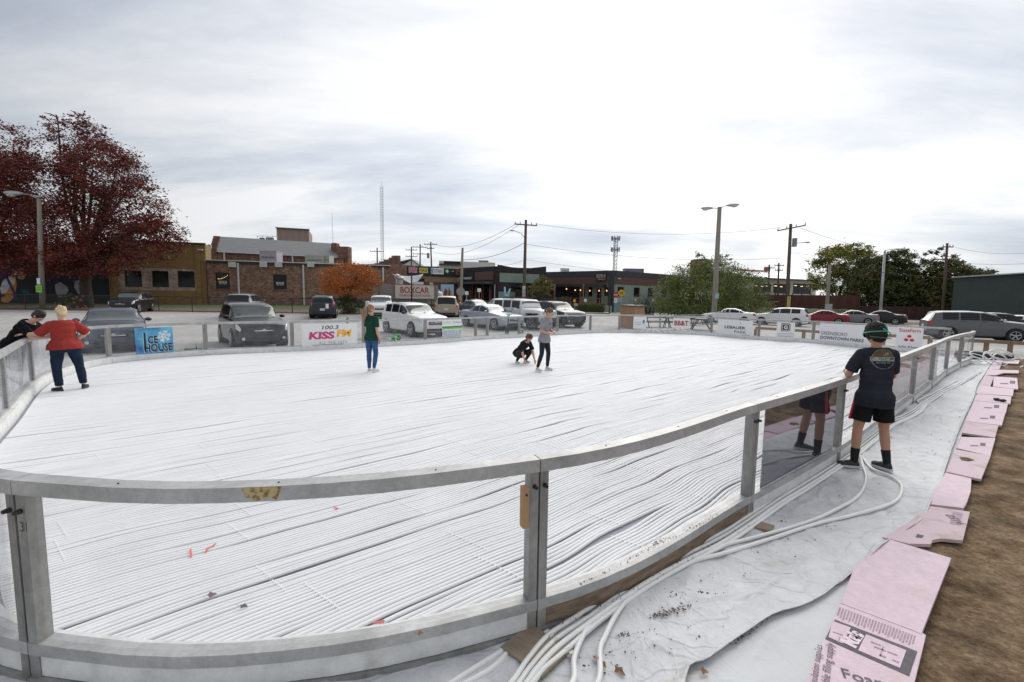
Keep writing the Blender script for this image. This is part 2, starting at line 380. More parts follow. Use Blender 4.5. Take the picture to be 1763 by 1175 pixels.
def ribbon(m, pts_in, pts_out, z0, z1):
    """box section swept along two parallel paths"""
    n = len(pts_in); vs = []
    for a, b in zip(pts_in, pts_out): vs += [(a.x, a.y, z0), (b.x, b.y, z0), (b.x, b.y, z1), (a.x, a.y, z1)]
    fs = [(3, 2, 1, 0), tuple(4*(n-1)+k for k in range(4))]
    for i in range(n-1):
        for k in range(4): fs.append((4*i+k, 4*i+(k+1) % 4, 4*i+4+(k+1) % 4, 4*i+4+k))
    m.add(vs, fs)
gl_near = glassy('clear_acrylic', .055, gloss=.025)
gl_far = glassy('scuffed_acrylic', .05, (.60, .61, .64), gloss=.01)
gl_left = glassy('streaked_acrylic', .22, (.55, .56, .60), gloss=.10, streak=.16)
rail_m = M('weathered_aluminium_rail', (.43, .43, .425), .5, .25, .22, 3.5, bump=.05, stretch=(1, 1, 1))
post_m = M('aluminium_post', (.29, .285, .275), .5, .4, .25, 8, stretch=(1, 1, .25), bump=.05)
kick_m = M('white_kick_board', (.74, .75, .74), .5, 0, .0, 4, col2=(.5, .48, .42), thr=(.58, .80), detail=10)
plank_m = M('muddy_timber_plank', (.12, .085, .06), .9, 0, .3, 7, col2=(.28, .21, .15), stretch=(1, 1, 4))
stain_m = M('yellow_brown_stain', (.20, .12, .04), .8, 0, .3, 38, col2=(.50, .40, .22), thr=(.38, .56), detail=10)
speckle(rail_m, 25, .84, 1.1); speckle(post_m, 14, .8, 1.12); speckle(kick_m, 7, .82, 1.08)
PL = ['curved barrier panel nearest the camera, with the yellow stain on its top rail',
 'straight barrier panel right of the wooden block, with a muddy timber plank below',
 'barrier panel with the dark reflecting sheet that mirrors the legs of the man',
 'barrier panel directly beside the man in the black T-shirt',
 'barrier panel just beyond the man in the black T-shirt', 'sixth barrier panel along the near side, grey inner sheet beyond the man',
 'seventh panel of the near side, where the hoses end', 'near side panel beside the narrow end of the plastic sheet',
 'last near side panel, at the open end of the rink', None,
 'barrier panel carrying the square red and white insurance sign', 'barrier panel behind the head of the man, with the wide two-line park sign',
 'barrier panel with the small square G logo sign', 'barrier panel carrying the wide LEBAUER PARK sign',
 'barrier panel carrying the BB&T sign', 'barrier panel in front of the wooden hut with the small leaf logo sign',
 'far barrier panel just left of the wooden hut', 'far barrier panel between the wooden hut and the dark parked SUV',
 'far barrier panel behind the woman in the grey T-shirt', 'short gate panel behind the crouching woman, to the right',
 'narrow gate filler panel in front of the pale blue sedan', 'barrier panel with the green and white poster beside the gate',
 'barrier panel with the white SUV showing through it', 'barrier panel carrying the KISS FM banner',
 'barrier panel with the black SUV showing through it', 'barrier panel carrying the blue ICE HOUSE sign',
 'barrier panel behind the woman in the red top', 'streaky barrier panel left of the red top woman',
 'streaky barrier panel the two people lean over', 'left end barrier panel below the elbow of the leaning person',
 'left end barrier panel running out of the picture', 'left barrier panel beside the post marked 31']
def panel(k, i0, i1, glass, inner=False, style=0):
    mid = loop[((i0+i1)//2) % NL]; o = thing('rink_barrier_panel', PL[k] or 'barrier panel', 'barrier panel', (mid.x, mid.y, 0), 0, 'panels of the rink barrier')
    tf = Matrix.Translation((-mid.x, -mid.y, 0))
    g_ = .003
    P = lambda off: along(i0, i1, off)
    a = P(-.045); b = P(.045)
    # shorten the ends by g_ so that neighbouring panels stay separate pieces
    def cut(L):
        L = [v.copy() for v in L]; d = (L[1]-L[0]).normalized(); L[0] = L[0]+d*g_; d = (L[-2]-L[-1]).normalized(); L[-1] = L[-1]+d*g_; return L
    m = MB(); ribbon(m, cut(P(-.045)), cut(P(.045)), ZR-.075, ZR); m.build('top_rail', rail_m, o, tf=tf)
    m = MB(); ribbon(m, cut(P(-.045)), cut(P(.04)), .19, .255); m.build('bottom_rail', rail_m, o, tf=tf)
    m = MB(); ribbon(m, cut(P(-.10)), cut(P(-.032)), .012, .225); m.build('kick_board', kick_m, o, tf=tf)
    m = MB(); ribbon(m, cut(P(.0)), cut(P(.03)), .075, .188); m.build('skirt_board', plank_m if style == 1 else kick_m, o, tf=tf)
    m = MB(); ribbon(m, cut(P(-.02)), cut(P(.055)), 0.004, .072); m.build('base_channel', post_m, o, tf=tf)
    for s in (0, 1):
        L = cut(P(0)); p = L[0] if s == 0 else L[-1]; q = L[1] if s == 0 else L[-2]; d = (q-p).normalized()
        c = p+d*.029; ang = math.atan2(d.y, d.x)
        mm = MB(); mm.box((c.x, c.y, (ZR-.078)/2+.004), (.054, .074, ZR-.078-.006), ang); po = mm.build('post', post_m, o, tf=tf)
        if k in (0, 1, 2, 3, 4, 31):
            n_ = Vector((d.y, -d.x, 0))*(1 if s == 0 else -1)
            mm = MB(); q2 = c+n_*.039+Vector((0, 0, ZR-.16)); mm.cyl(q2, q2+n_*.03, .014, .010, 10); mm.build('bolt', black_m, po, tf=tf)
    L = cut(P(-.008)); L2 = cut(P(.0))
    m = MB(); ribbon(m, L, L2, .256, ZR-.08); m.build('acrylic_pane', glass, o, tf=tf)
    # rivets on the rail top
    if k in (0, 1, 2, 3, 31):
        for t in (2, 5, 8):
            p = loop[(i0+t) % NL]; m = MB(); m.cyl((p.x, p.y, ZR), (p.x, p.y, ZR+.004), .005, n=8); m.build('rivet', black_m, o, tf=tf)
    return o, tf
NN = len(nearP)
panels = []
posts_i = idx+[NL]
for k in range(len(posts_i)-1):
    if k == NN-1: continue                     # open end of the rink
    if k < NN: gm = gl_near
    elif k > NN+16: gm = gl_left
    else: gm = gl_far
    panels.append((k, *panel(k, posts_i[k], posts_i[k+1], gm, style=1 if k == 1 else 0)))
PAN = {k: (o, tf) for k, o, tf in panels}
# extras on the near panels
o, tf = PAN[0]
def fl(t, off): i = int(t); p = loop[i].lerp(loop[i+1], t-i)+(nrm(i).lerp(nrm(i+1), t-i))*off; return p
m = MB(); rs_ = random.Random(4); up_ = []; dn_ = []
for i in range(19):
    t = 4.38+.72*i/18; e_ = min(1, 6*i/18+.25, 6*(18-i)/18+.25); p = fl(t, .0462); up_.append((p.x, p.y, ZR-.0015)); dn_.append((p.x, p.y, ZR-.0015-.072*e_*rs_.uniform(.72, 1)))
for i in range(18): m.quad(dn_[i], dn_[i+1], up_[i+1], up_[i])
m.build('rail_stain', stain_m, o, tf=tf, fix=False)
p = loop[idx[0]]; q = loop[idx[0]+1]; d = (q-p).normalized(); nn = Vector((d.y, -d.x))
c = p+d*.044+nn*.041
lt = lettering('31', black_m, o, (c.x-o.location.x, c.y-o.location.y, ZR-.24), None, wid=.04, hgt=.05, rz=math.atan2(d.y, d.x), bold=-.01)
# dark reflecting protective sheet on panel 2
sh = bpy.data.materials.new('dark_reflecting_sheet'); sh.use_nodes = True; n = sh.node_tree.nodes; l = sh.node_tree.links; n.remove(n['Principled BSDF'])
t1 = n.new('ShaderNodeBsdfTransparent'); t1.inputs[0].default_value = (.20, .20, .22, 1); g1 = n.new('ShaderNodeBsdfGlossy'); g1.inputs[0].default_value = (.62, .62, .66, 1); g1.inputs['Roughness'].default_value = .03
d1 = n.new('ShaderNodeBsdfDiffuse'); d1.inputs[0].default_value = (.10, .10, .115, 1)
mA = n.new('ShaderNodeMixShader'); mA.inputs[0].default_value = .55; l.new(t1.outputs[0], mA.inputs[1]); l.new(d1.outputs[0], mA.inputs[2])
mB_ = n.new('ShaderNodeMixShader'); mB_.inputs[0].default_value = .55; l.new(mA.outputs[0], mB_.inputs[1]); l.new(g1.outputs[0], mB_.inputs[2]); l.new(mB_.outputs[0], n['Material Output'].inputs[0])
o, tf = PAN[2]
i0 = idx[2]; a = loop[i0].lerp(loop[i0+1], .9); b = loop[i0+9].lerp(loop[i0+10], .1)
d = (b-a).normalized(); nn = Vector((d.y, -d.x))*.014
m = MB(); m.box(((a.x+b.x)/2+nn.x, (a.y+b.y)/2+nn.y, .65), ((b-a).length, .006, .78), math.atan2(d.y, d.x)); m.build('reflecting_sheet', sh, o, tf=tf)
# opaque worn boards in the panels beyond the man
worn = M('worn_beige_board', (.42, .37, .34), .6, 0, .15, 3, col2=(.55, .5, .47), stretch=(1, 1, .4))
for k in (4, 5, 6):
    o, tf = PAN[k]; i0 = idx[k]; a = loop[i0+1]; b = loop[i0+9]; d = (b-a).normalized(); nn = Vector((d.y, -d.x))*-.016
    if k == 6: a = loop[i0+1]; b = loop[i0+4]
    m = MB(); m.box(((a.x+b.x)/2+nn.x, (a.y+b.y)/2+nn.y, .65), ((b-a).length, .006, .76), math.atan2(d.y, d.x)); m.build('backing_board', worn, o, tf=tf)
# wooden block hung on the post left of the second seam
wood = M('raw_timber', (.36, .20, .10), .7, 0, .25, 8, stretch=(1, 1, .2), col2=(.5, .31, .17))
p = loop[idx[1]]; q = loop[idx[1]-1]; d = (q-p).normalized(); nn = Vector((-d.y, d.x)); c = p+d*.095+nn*.04
o = thing('wooden_block', 'small brown wooden block hung on the barrier post near the camera', 'wooden block', (c.x, c.y, ZR-.39), math.atan2(d.y, d.x))
m = MB(); m.box((0, 0, .12), (.035, .05, .24)); m.build('block', wood, o)
m = MB(); m.cyl((0, -.024, .2), (0, -.034, .2), .006); m.build('screw', black_m, o)
m = MB(); m.cyl((0, .024, .2), (0, .034, .2), .006); m.build('screw', black_m, o)

# ------------------------------------------------------------------ rink floor and tube mats
inner = [loop[i]-nrm(i)*.02 for i in range(NL)]
m = MB(); m.add([(p.x, p.y, .010+.02) for p in inner], [tuple(range(len(inner)))])
floor_m = M('gap_shade_liner', (.27, .28, .33), .6, 0, .06, 2)  # pale liner coloured dark, to paint the shade in the gaps between tubes
kind(m.build('rink_floor', floor_m), 'structure')
A0 = nearP[1]; B0 = nearP[-1]
ud = (B0-A0).normalized(); vd = Vector((-ud.y, ud.x))
inset = [loop[i]-nrm(i)*.16 for i in range(NL)]
uv = [((p-A0).dot(ud), (p-A0).dot(vd)) for p in inset]
def span(v):
    xs = []
    for i in range(len(uv)):
        (a, b), (c, d) = uv[i], uv[(i+1) % len(uv)]
        if (b-v)*(d-v) < 0: xs.append(a+(c-a)*(v-b)/(d-b))
    return (min(xs), max(xs)) if len(xs) >= 2 else None
vmin = min(v for u, v in uv); vmax = max(v for u, v in uv)
tube_m = M('white_rink_tubing', (.86, .865, .875), .55, 0, .03, 2, spec=.3)
SP = .0405; TR = .0142; PERM = 11
def wob(u, v): return .085*noise.noise(Vector((u*.28, v*.45, 1.3)))+.06*noise.noise(Vector((u*.8, v*.55, 7.1)))+.035*noise.noise(Vector((u*1.5, v*.9, 4.1)))
def bnd(k, u):       # boundary between mats k-1 and k
    return vmin+.03+k*SP*PERM + wob(u, k*SP*PERM)+.018*noise.noise(Vector((u*.5, k*5.3, 3)))
def gap(k, u):
    g = noise.noise(Vector((u*.5, k*7.7, 11.)))+.35*noise.noise(Vector((u*1.7, k*3.1, 5.))); return max(0, g+.14)*.085+.001
nm = int((vmax-vmin)/(SP*PERM))
mat_label = 'white ice-rink tube mat laid in long parallel runs on the rink floor'
clip_m = M('offwhite_clip', (.80, .79, .77), .5, 0, .05)
for k in range(nm+1):
    b_ = MB(); sp_ = MB(); ok = False
    for j in range(PERM):
        fr = (j+.5)/PERM; v0 = vmin+.03+(k+fr)*SP*PERM; s = span(v0)
        if not s or s[1]-s[0] < .3: continue
        ok = True; u = s[0]; rows = []
        while True:
            lo = bnd(k, u)+gap(k, u)/2; hi = bnd(k+1, u)-gap(k+1, u)/2
            c_ = (gap(k*3+100, u)*(1 if fr > .45 else 0)-gap(k*3+100, u)*.5)
            v = lo+(hi-lo)*fr+c_*(.6 if .2 < fr < .8 else .2)+-.0+.008*noise.noise(Vector((u*1.3, k*13+j*3.1, 2)))
            zz = .047+.004*noise.noise(Vector((u*.9, k*13+j*2.1, 5)))
            rows.append((u, v, zz))
            if u >= s[1]: break
            d_ = (A0+ud*u+vd*v).length
            u = min(s[1], u+(.16 if d_ < 7 else .3 if d_ < 14 else .5))
        k0 = len(b_.v); NS = 6
        for (uu, vv, zz) in rows:
            for q in range(NS):
                an = PI*(-.12+1.24*q/(NS-1)); pt = A0+ud*uu+vd*(vv+TR*math.cos(an))
                b_.v.append((pt.x, pt.y, zz+TR*math.sin(an)))
        for i in range(len(rows)-1):
            for q in range(NS-1): b_.f.append((k0+i*NS+q, k0+(i+1)*NS+q, k0+(i+1)*NS+q+1, k0+i*NS+q+1)); b_.m.append(0)
        # spacer clips
        stp = 1.25; t = math.ceil((s[0]-.35*noise.noise(Vector((k, 0, 0))))/stp)*stp
        for (uu, vv, zz) in rows: pass
        ri = 0
        while t < s[1]-.2:
            tt = t+.33*((k*7) % 5)/5+.25*noise.noise(Vector((t*3, k*1.7, 9)))-.10*(fr-.5)
            while ri < len(rows)-2 and rows[ri+1][0] < tt: ri += 1
            if s[0]+.1 < tt < s[1]-.1:
                r0_, r1_ = rows[ri], rows[ri+1]; f_ = (tt-r0_[0])/max(1e-6, r1_[0]-r0_[0]); vv = r0_[1]+(r1_[1]-r0_[1])*f_; zz = r0_[2]+(r1_[2]-r0_[2])*f_
                pt = A0+ud*tt+vd*vv
                if pt.length < 7.5 and (k+int(t))%3: b_.box((pt.x, pt.y, zz+.001), (.010, .043, .022), math.atan2(ud.y, ud.x), mi=1)
            t += stp
    if ok:
        pts = b_.v; cx = sum(p[0] for p in pts[::50])/len(pts[::50]); cy = sum(p[1] for p in pts[::50])/len(pts[::50])
        o = thing('tube_mat', mat_label, 'tube mat', (cx, cy, .03), 0, 'tube mats covering the rink floor')
        tf = Matrix.Translation((-cx, -cy, -.03)); b_.build('tubing', [tube_m, clip_m], o, smooth=True, tf=tf, fix=False)
redp = M('red_marker', (.75, .12, .10), .6)
def floor_mark(name, lab, pts, wd=.012):
    P = [gp(a, b, .066) for a, b in pts]; c = P[0]; m = MB()
    for a, b in zip(P[:-1], P[1:]): m.bar(a-c, b-c, wd, .004)
    o = m.build(name, redp); o.location = c; tag(o, lab, 'paint mark')
floor_mark('red_mark', 'short upright red stroke on the white tubes near the curved panel', [(328, 946), (329, 960)])
floor_mark('red_mark', 'thin red tick sprayed on the tubes right of the upright red stroke', [(355, 951), (357, 944), (366, 941), (371, 936)])
floor_mark('red_mark', 'faint red arrow on the tubes above the bottom rail of the curved panel', [(641, 1073), (661, 1069), (656, 1077)])
floor_mark('red_mark', 'small red arrowhead on the tubes halfway along the curved panel', [(575, 873), (582, 876), (577, 877)], .01)
# ------------------------------------------------------------------ plastic ground sheets, foam boards, hoses
tarp_m = M('white_ground_plastic', (.56, .57, .59), .5, 0, .05, 1.6, bump=.35, bscale=9, spec=.3, col2=(.69, .695, .705), detail=10)
low_m = M('pale_ground_plastic', (.60, .615, .625), .5, 0, .05, 1.5, bump=.15, bscale=6, detail=8, spec=.3)
speckle(tarp_m, 5, .86, 1.06)
def crease(m, st=.5, tint=True):
    n = m.node_tree.nodes; l = m.node_tree.links; b = n['Principled BSDF']; t = n.new('ShaderNodeTexCoord')
    d = n.new('ShaderNodeTexNoise'); d.inputs['Scale'].default_value = 1.1; d.inputs['Detail'].default_value = 4; l.new(t.outputs['Object'], d.inputs['Vector'])
    ad = n.new('ShaderNodeVectorMath'); ad.operation = 'MULTIPLY_ADD'; l.new(d.outputs['Color'], ad.inputs[0]); ad.inputs[1].default_value = (1.1, 1.1, 0); l.new(t.outputs['Object'], ad.inputs[2])
    last = b.inputs['Normal'].links[0].from_socket if b.inputs['Normal'].links else None
    for rot, sc, sx, s_ in ((.5, 1.5, (1, 2.6, 1), st), (-.7, 3.2, (1.8, .8, 1), st*.55), (1.2, 7, (1, 1.6, 1), st*.3)):
        mp = n.new('ShaderNodeMapping'); mp.inputs['Rotation'].default_value = (0, 0, rot); mp.inputs['Scale'].default_value = sx; l.new(ad.outputs[0], mp.inputs[0])
        v = n.new('ShaderNodeTexVoronoi'); v.feature = 'DISTANCE_TO_EDGE'; v.inputs['Scale'].default_value = sc; l.new(mp.outputs[0], v.inputs['Vector'])
        q = n.new('ShaderNodeMapRange'); q.interpolation_type = 'SMOOTHSTEP'; l.new(v.outputs['Distance'], q.inputs[0]); q.inputs[1].default_value = 0; q.inputs[2].default_value = .10; q.inputs[3].default_value = 1; q.inputs[4].default_value = 0
        bu = n.new('ShaderNodeBump'); bu.inputs['Strength'].default_value = s_; bu.inputs['Distance'].default_value = .02; l.new(q.outputs[0], bu.inputs['Height'])
        if last: l.new(last, bu.inputs['Normal'])
        last = bu.outputs[0]
    l.new(last, b.inputs['Normal'])
    no = n.new('ShaderNodeTexNoise'); no.inputs['Scale'].default_value = 1.9; no.inputs['Detail'].default_value = 12; no.inputs['Roughness'].default_value = .7; mp = n.new('ShaderNodeMapping'); mp.inputs['Rotation'].default_value = (0, 0, .6); mp.inputs['Scale'].default_value = (.7, 2.2, 1); l.new(t.outputs['Object'], mp.inputs[0]); l.new(mp.outputs[0], no.inputs['Vector'])
    q = n.new('ShaderNodeMapRange'); l.new(no.outputs['Fac'], q.inputs[0]); q.inputs[1].default_value = .60; q.inputs[2].default_value = .74; q.inputs[3].default_value = 0; q.inputs[4].default_value = .65
    mx_ = n.new('ShaderNodeMix'); mx_.data_type = 'RGBA'; l.new(q.outputs[0], mx_.inputs['Factor']); l.new(b.inputs['Base Color'].links[0].from_socket, mx_.inputs['A']); mx_.inputs['B'].default_value = (.36, .29, .21, 1); l.new(mx_.outputs['Result'], b.inputs['Base Color'])
crease(tarp_m, .34); crease(low_m, .15)
def rpath(P, n):
    """resample a polyline by arc length"""
    D = [0]
    for a, b in zip(P[:-1], P[1:]): D.append(D[-1]+(b-a).length)
    out = []; j = 0
    for i in range(n+1):
        s = D[-1]*i/n
        while j < len(P)-2 and D[j+1] < s: j += 1
        out.append(P[j].lerp(P[j+1], (s-D[j])/max(1e-6, D[j+1]-D[j])))
    return out
rink_edge = [Vector((loop[i].x, loop[i].y, 0))-Vector((*nrm(i)*.06, 0)) for i in list(range(0, idx[len(nearP)-1]+1, 2))]
rink_edge[-1] = rink_edge[-1]+Vector((.5, .4, 0))
start = [Vector((-4.6, 2.2, 0)), Vector((-3.6, 1.9, 0))]
innerc = rpath(start+rink_edge, 520)
op = [(1385, 1300), (1398, 1175), (1436, 1071), (1480, 968), (1540, 935), (1599, 868), (1618, 838), (1632, 812), (1650, 764), (1666, 724), (1681, 689), (1688, 664), (1700, 642), (1716, 619), (1726, 611)]
outc0 = [Vector((-2.5, -2.5, 0)), Vector((0, -1.2, 0))]+[gp(a, b, .03) for a, b in op]
outc = rpath([Vector((p.x, p.y, 0)) for p in outc0], 520)
def ridged(x, y, z=0): return 1-abs(noise.noise(Vector((x, y, z))))*2
def wrinkle(x, y):
    return wr0(x, y)*1.0+.012*max(0, ridged(x*1.1-y*.8+3, x*.35+y*.5, 12)-.7)/.3+.010*max(0, ridged(x*.9+y*.9+3, (x-y)*2.2, 4)-.72)/.28
def wr0(x, y):
    """draped folds: long, mostly running across the strip"""
    a = R(62); s = x*math.cos(a)+y*math.sin(a); t = -x*math.sin(a)+y*math.cos(a)
    h = .016*max(0, ridged(s*.55+.3*noise.noise(Vector((x*.5, y*.5, 0))), t*2.2, 3)-.45)
    h += .012*max(0, ridged(x*1.6, y*.8, 8)-.5)+.006*max(0, ridged(x*3.1+y, y*2.6, 5)-.4)+.004*fbm(x*4, y*4)
    return h
def strip(name, lab, ic, oc, nn_, z0, mat, edge=0, f0=0, f1=1, wr=1.):
    m = MB(); N = len(ic)
    for i in range(N):
        for j in range(nn_+1):
            t = f0+(f1-f0)*j/nn_; p = ic[i].lerp(oc[i], t)
            z = z0+wrinkle(p.x, p.y)*wr
            if edge: z += edge*math.exp(-((1-j/nn_)/.02)**2)
            m.v.append((p.x, p.y, z))
    for i in range(N-1):
        for j in range(nn_): m.f.append((i*(nn_+1)+j, i*(nn_+1)+j+1, (i+1)*(nn_+1)+j+1, (i+1)*(nn_+1)+j)); m.m.append(0)
    o = m.build(name, mat, smooth=True, fix=True); return o
o = strip('ground_sheet', '', innerc, outc, 60, .034, low_m, wr=.55); tag(o, 'pale blue-white lower plastic sheet lying beside the pink foam boards', 'plastic sheet')
ed = [(1180, 1175), (1218, 1142), (1263, 1108), (1330, 1062), (1400, 1036), (1470, 985), (1532, 933), (1585, 899), (1603, 868), (1622, 826), (1640, 772), (1660, 722), (1676, 688), (1683, 664), (1697, 642), (1712, 620), (1722, 612)]
ec = [Vector((-1.9, -1.2, 0)), Vector((-.1, .5, 0)), Vector((.55, 1.35, 0))]+[gp(a, b, .06) for a, b in ed]
ec = rpath(spline([Vector((p.x, p.y, 0)) for p in ec], 4), 520)
o = strip('ground_sheet', '', innerc, ec, 110, .046, tarp_m, edge=.018, wr=1.1); tag(o, 'wrinkled white upper plastic sheet under the hoses, its free edge lying in a long diagonal', 'plastic sheet')
sol = o.modifiers.new('s', 'SOLIDIFY'); sol.thickness = .004; sol.offset = -1

pink = M('pink_foam_board', (.70, .545, .615), .65, 0, .06, 2.2, bump=.15, bscale=30, col2=(.52, .40, .36), thr=(.55, .80), detail=12)
speckle(pink, 16, .86, 1.06)
pink_d = M('muddy_pink_foam', (.62, .48, .53), .7, 0, .1, 4, bump=.15, bscale=30, col2=(.40, .31, .24), thr=(.50, .72), detail=12)
ink = M('grey_print', (.10, .085, .095), .7, 0, .3, 30); inkl = M('pale_grey_print', (.40, .28, .35), .7, 0, .3, 30)
def board(lab, px, mat, z=.05, th=.028, prints=()):
    P = [gp(a, b, z+th) for a, b in px]; c = sum(P, Vector())/len(P); c.z = z
    m = MB(); kx = 1.045 if th < .03 and len(px) < 8 else 1.0; m.prism([((p.x-c.x)*kx, (p.y-c.y)*kx) for p in P], .0, th)
    o = thing('foam_board', lab, 'foam board', c, 0, 'pink insulation boards along the dirt edge'); bo = m.build('board', mat, o)
    for q in prints:
        Q = [gp(a, b, z+th) for a, b in q[1]]; mm = MB(); mm.add([(p.x-c.x, p.y-c.y, th+.0015) for p in Q], [tuple(range(len(Q)))]); mm.build('print', q[0], o, fix=False)
    return o, c
def zz7(*p): return [(1263+x/3.508, 840+y/3.508) for x, y in p]
Ab = zz7((440, 1190), (655, 700), (1100, 865), (1147, 895), (1070, 1200))
oA, cA = board('foam board nearest the camera, printed with dark bands and drawings', [(1376, 1210)]+Ab[:-1]+[(1560, 1215)], pink, .047)
def strip_px(o, c, quad, mat, dz=.030):
    Q = [gp(a, b, .047+.028) for a, b in quad]; m = MB(); m.add([(p.x-c.x, p.y-c.y, dz) for p in Q], [tuple(range(len(Q)))]); m.build('print', mat, o, fix=False)
strip_px(oA, cA, zz7((612, 797), (1110, 990), (1060, 1140), (553, 915)), ink)
strip_px(oA, cA, zz7((600, 808), (708, 848), (660, 944), (572, 905)), pink, .0315)
strip_px(oA, cA, zz7((800, 888), (1043, 985), (1004, 1092), (752, 985)), pink, .0315)
for i in range(26):     # fine print column lines
    t = i/26; x = 640+t*470; y = 722+t*178; L_ = 55+20*((i*7) % 5)/5
    strip_px(oA, cA, zz7((x, y), (x+9, y+3), (x+9-.3*L_, y+3+L_*.9), (x-.3*L_, y+L_*.9)), inkl)
for (x, y, w_, h_) in ((830, 930, 60, 8), (850, 960, 70, 8), (900, 960, 8, 60), (930, 990, 60, 8), (880, 1010, 40, 8), (960, 1040, 40, 8), (600, 870, 60, 6), (640, 900, 5, 40)):
    strip_px(oA, cA, zz7((x, y), (x+w_, y+w_*.38), (x+w_-h_*.3, y+w_*.38+h_), (x-h_*.3, y+h_)), inkl, .033)
def bprint(o, c, txt, x, y, size, ang, mat, wd=None, bold=0.0, zt=.032):
    me = text_mesh(txt, size, bold); me.materials.clear(); me.materials.append(mat)
    q = bpy.data.objects.new('print', me); C.objects.link(q); q.parent = o; P = gp(x, y, .085); q.location = (P.x-c.x, P.y-c.y, zt); q.rotation_euler = (0, 0, ang)
wh_print = M('white_print', (.75, .62, .7), .6)
bprint(oA, cA, 'Nels', 1263+722/3.508, 840+905/3.508, .085, R(38), wh_print, bold=.01, zt=.0325)
bprint(oA, cA, 'Insulation supplies', 1263+500/3.508, 840+1060/3.508, .05, R(52), ink)
bprint(oA, cA, 'disposable filling supply', 1263+565/3.508, 840+1100/3.508, .055, R(52), ink)
bprint(oA, cA, 'Foam', 1263+800/3.508, 840+1150/3.508, .10, R(-22), ink)
board('plain clean foam board lying second from the camera, right of the sheet edge', zz7((940, 320), (1300, 430), (1124, 866), (1090, 850), (662, 690), (740, 480), (860, 380)), pink, .05)
oC, cC = board('foam board with a cut-out corner and grey printing', zz7((1180, 110), (1427, 145), (1384, 318), (1250, 306), (1200, 316), (1192, 340), (1060, 338), (900, 300), (1040, 220)), pink_d, .047)
strip_px(oC, cC, zz7((1325, 145), (1385, 155), (1362, 228), (1305, 218)), inkl)
bprint(oC, cC, '9150', 1263+1345/3.508, 840+188/3.508, .1, R(75), ink)
strip_px(oC, cC, zz7((1110, 280), (1150, 290), (1140, 305), (1098, 300)), ink)
def zz6(*p): return [(1560+x/4.517, 600+y/4.517) for x, y in p]
board('long plain foam board between the cut-out board and the stamped stack', zz6((315, 962), (505, 1005), (498, 1110), (470, 1190), (445, 1235), (180, 1205)), pink, .046)
defs = [('muddy foam board with a brown smear, edge facing the camera', [(390, 790), (650, 838), (578, 1012), (318, 955)], pink_d, .058),
        ('foam board with the square stamp, behind the brown-smeared one', [(432, 690), (688, 700), (650, 832), (400, 775)], pink, .05),
        ('stained whitish foam board halfway along the row', [(462, 570), (716, 590), (686, 690), (445, 655)], pink_d, .054),
        ('foam board with a pair of faint stamps', [(500, 480), (765, 505), (738, 596), (468, 565)], pink, .06),
        ('foam board with short black lettering', [(535, 405), (786, 430), (770, 500), (505, 480)], pink, .052),
        ('foam board carrying two small black lumps', [(560, 355), (812, 375), (805, 428), (535, 405)], pink, .058),
        ('wide foam board behind the one with the lumps', [(578, 292), (832, 316), (825, 368), (552, 350)], pink, .052),
        ('loose pale foam board pushed out over the dirt', [(686, 220), (860, 232), (867, 315), (680, 295)], pink, .06),
        ('narrow foam board left of the loose pale one', [(612, 208), (682, 222), (652, 297), (575, 290)], pink_d, .05),
        ('foam board with a slanting broken edge, second from the far end', [(640, 165), (870, 172), (870, 193), (762, 190), (700, 207), (618, 207)], pink, .055),
        ('farthest foam board, beside the black roll', [(700, 82), (878, 95), (868, 120), (745, 114), (728, 160), (642, 163)], pink, .05)]
for i, (lab, px, mt, z) in enumerate(defs):
    o, c = board(lab, zz6(*px), mt, z)
    P = zz6(*px); cx = sum(p[0] for p in P)/len(P); cy = sum(p[1] for p in P)/len(P)
    if i in (1, 3, 4, 7):
        for dx, dy, wd, hh in ((8, -3, 9, 5), (-9, 1, 14, 1.6)):
            Q = [gp(cx+dx+a, cy+dy+b, z+.028) for a, b in ((0, 0), (wd, .6), (wd-.8, hh+.6), (-.8, hh))]
            mm = MB(); mm.add([(p.x-c.x, p.y-c.y, .030) for p in Q], [(0, 1, 2, 3)]); mm.build('print', ink, o, fix=False)
    if i == 0:
        Q = [gp(cx-16+a, cy-12+b, z+.028) for a, b in ((0, 0), (14, 1), (28, 6), (16, 8), (4, 6))]; mm = MB(); mm.add([(p.x-c.x, p.y-c.y, .030) for p in Q], [tuple(range(5))]); mm.build('mud_smear', dirt_m, o, fix=False)
    if i == 5:
        for dx in (2, 12):
            P_ = gp(cx+dx+4, cy+2+dx*.2, .1); mm = MB(); mm.ell((0, 0, .02), (.05, .06, .03)); q = mm.build('clod', black_m, None, smooth=True); q.location = (P_.x, P_.y, .096); tag(q, 'small black lump on the foam board, %s one' % ('left' if dx == 2 else 'right'), 'lump')
board('small pink foam board seen through the far panels', [(1611, 616), (1641, 611), (1647, 618), (1632, 621)], pink, .03)

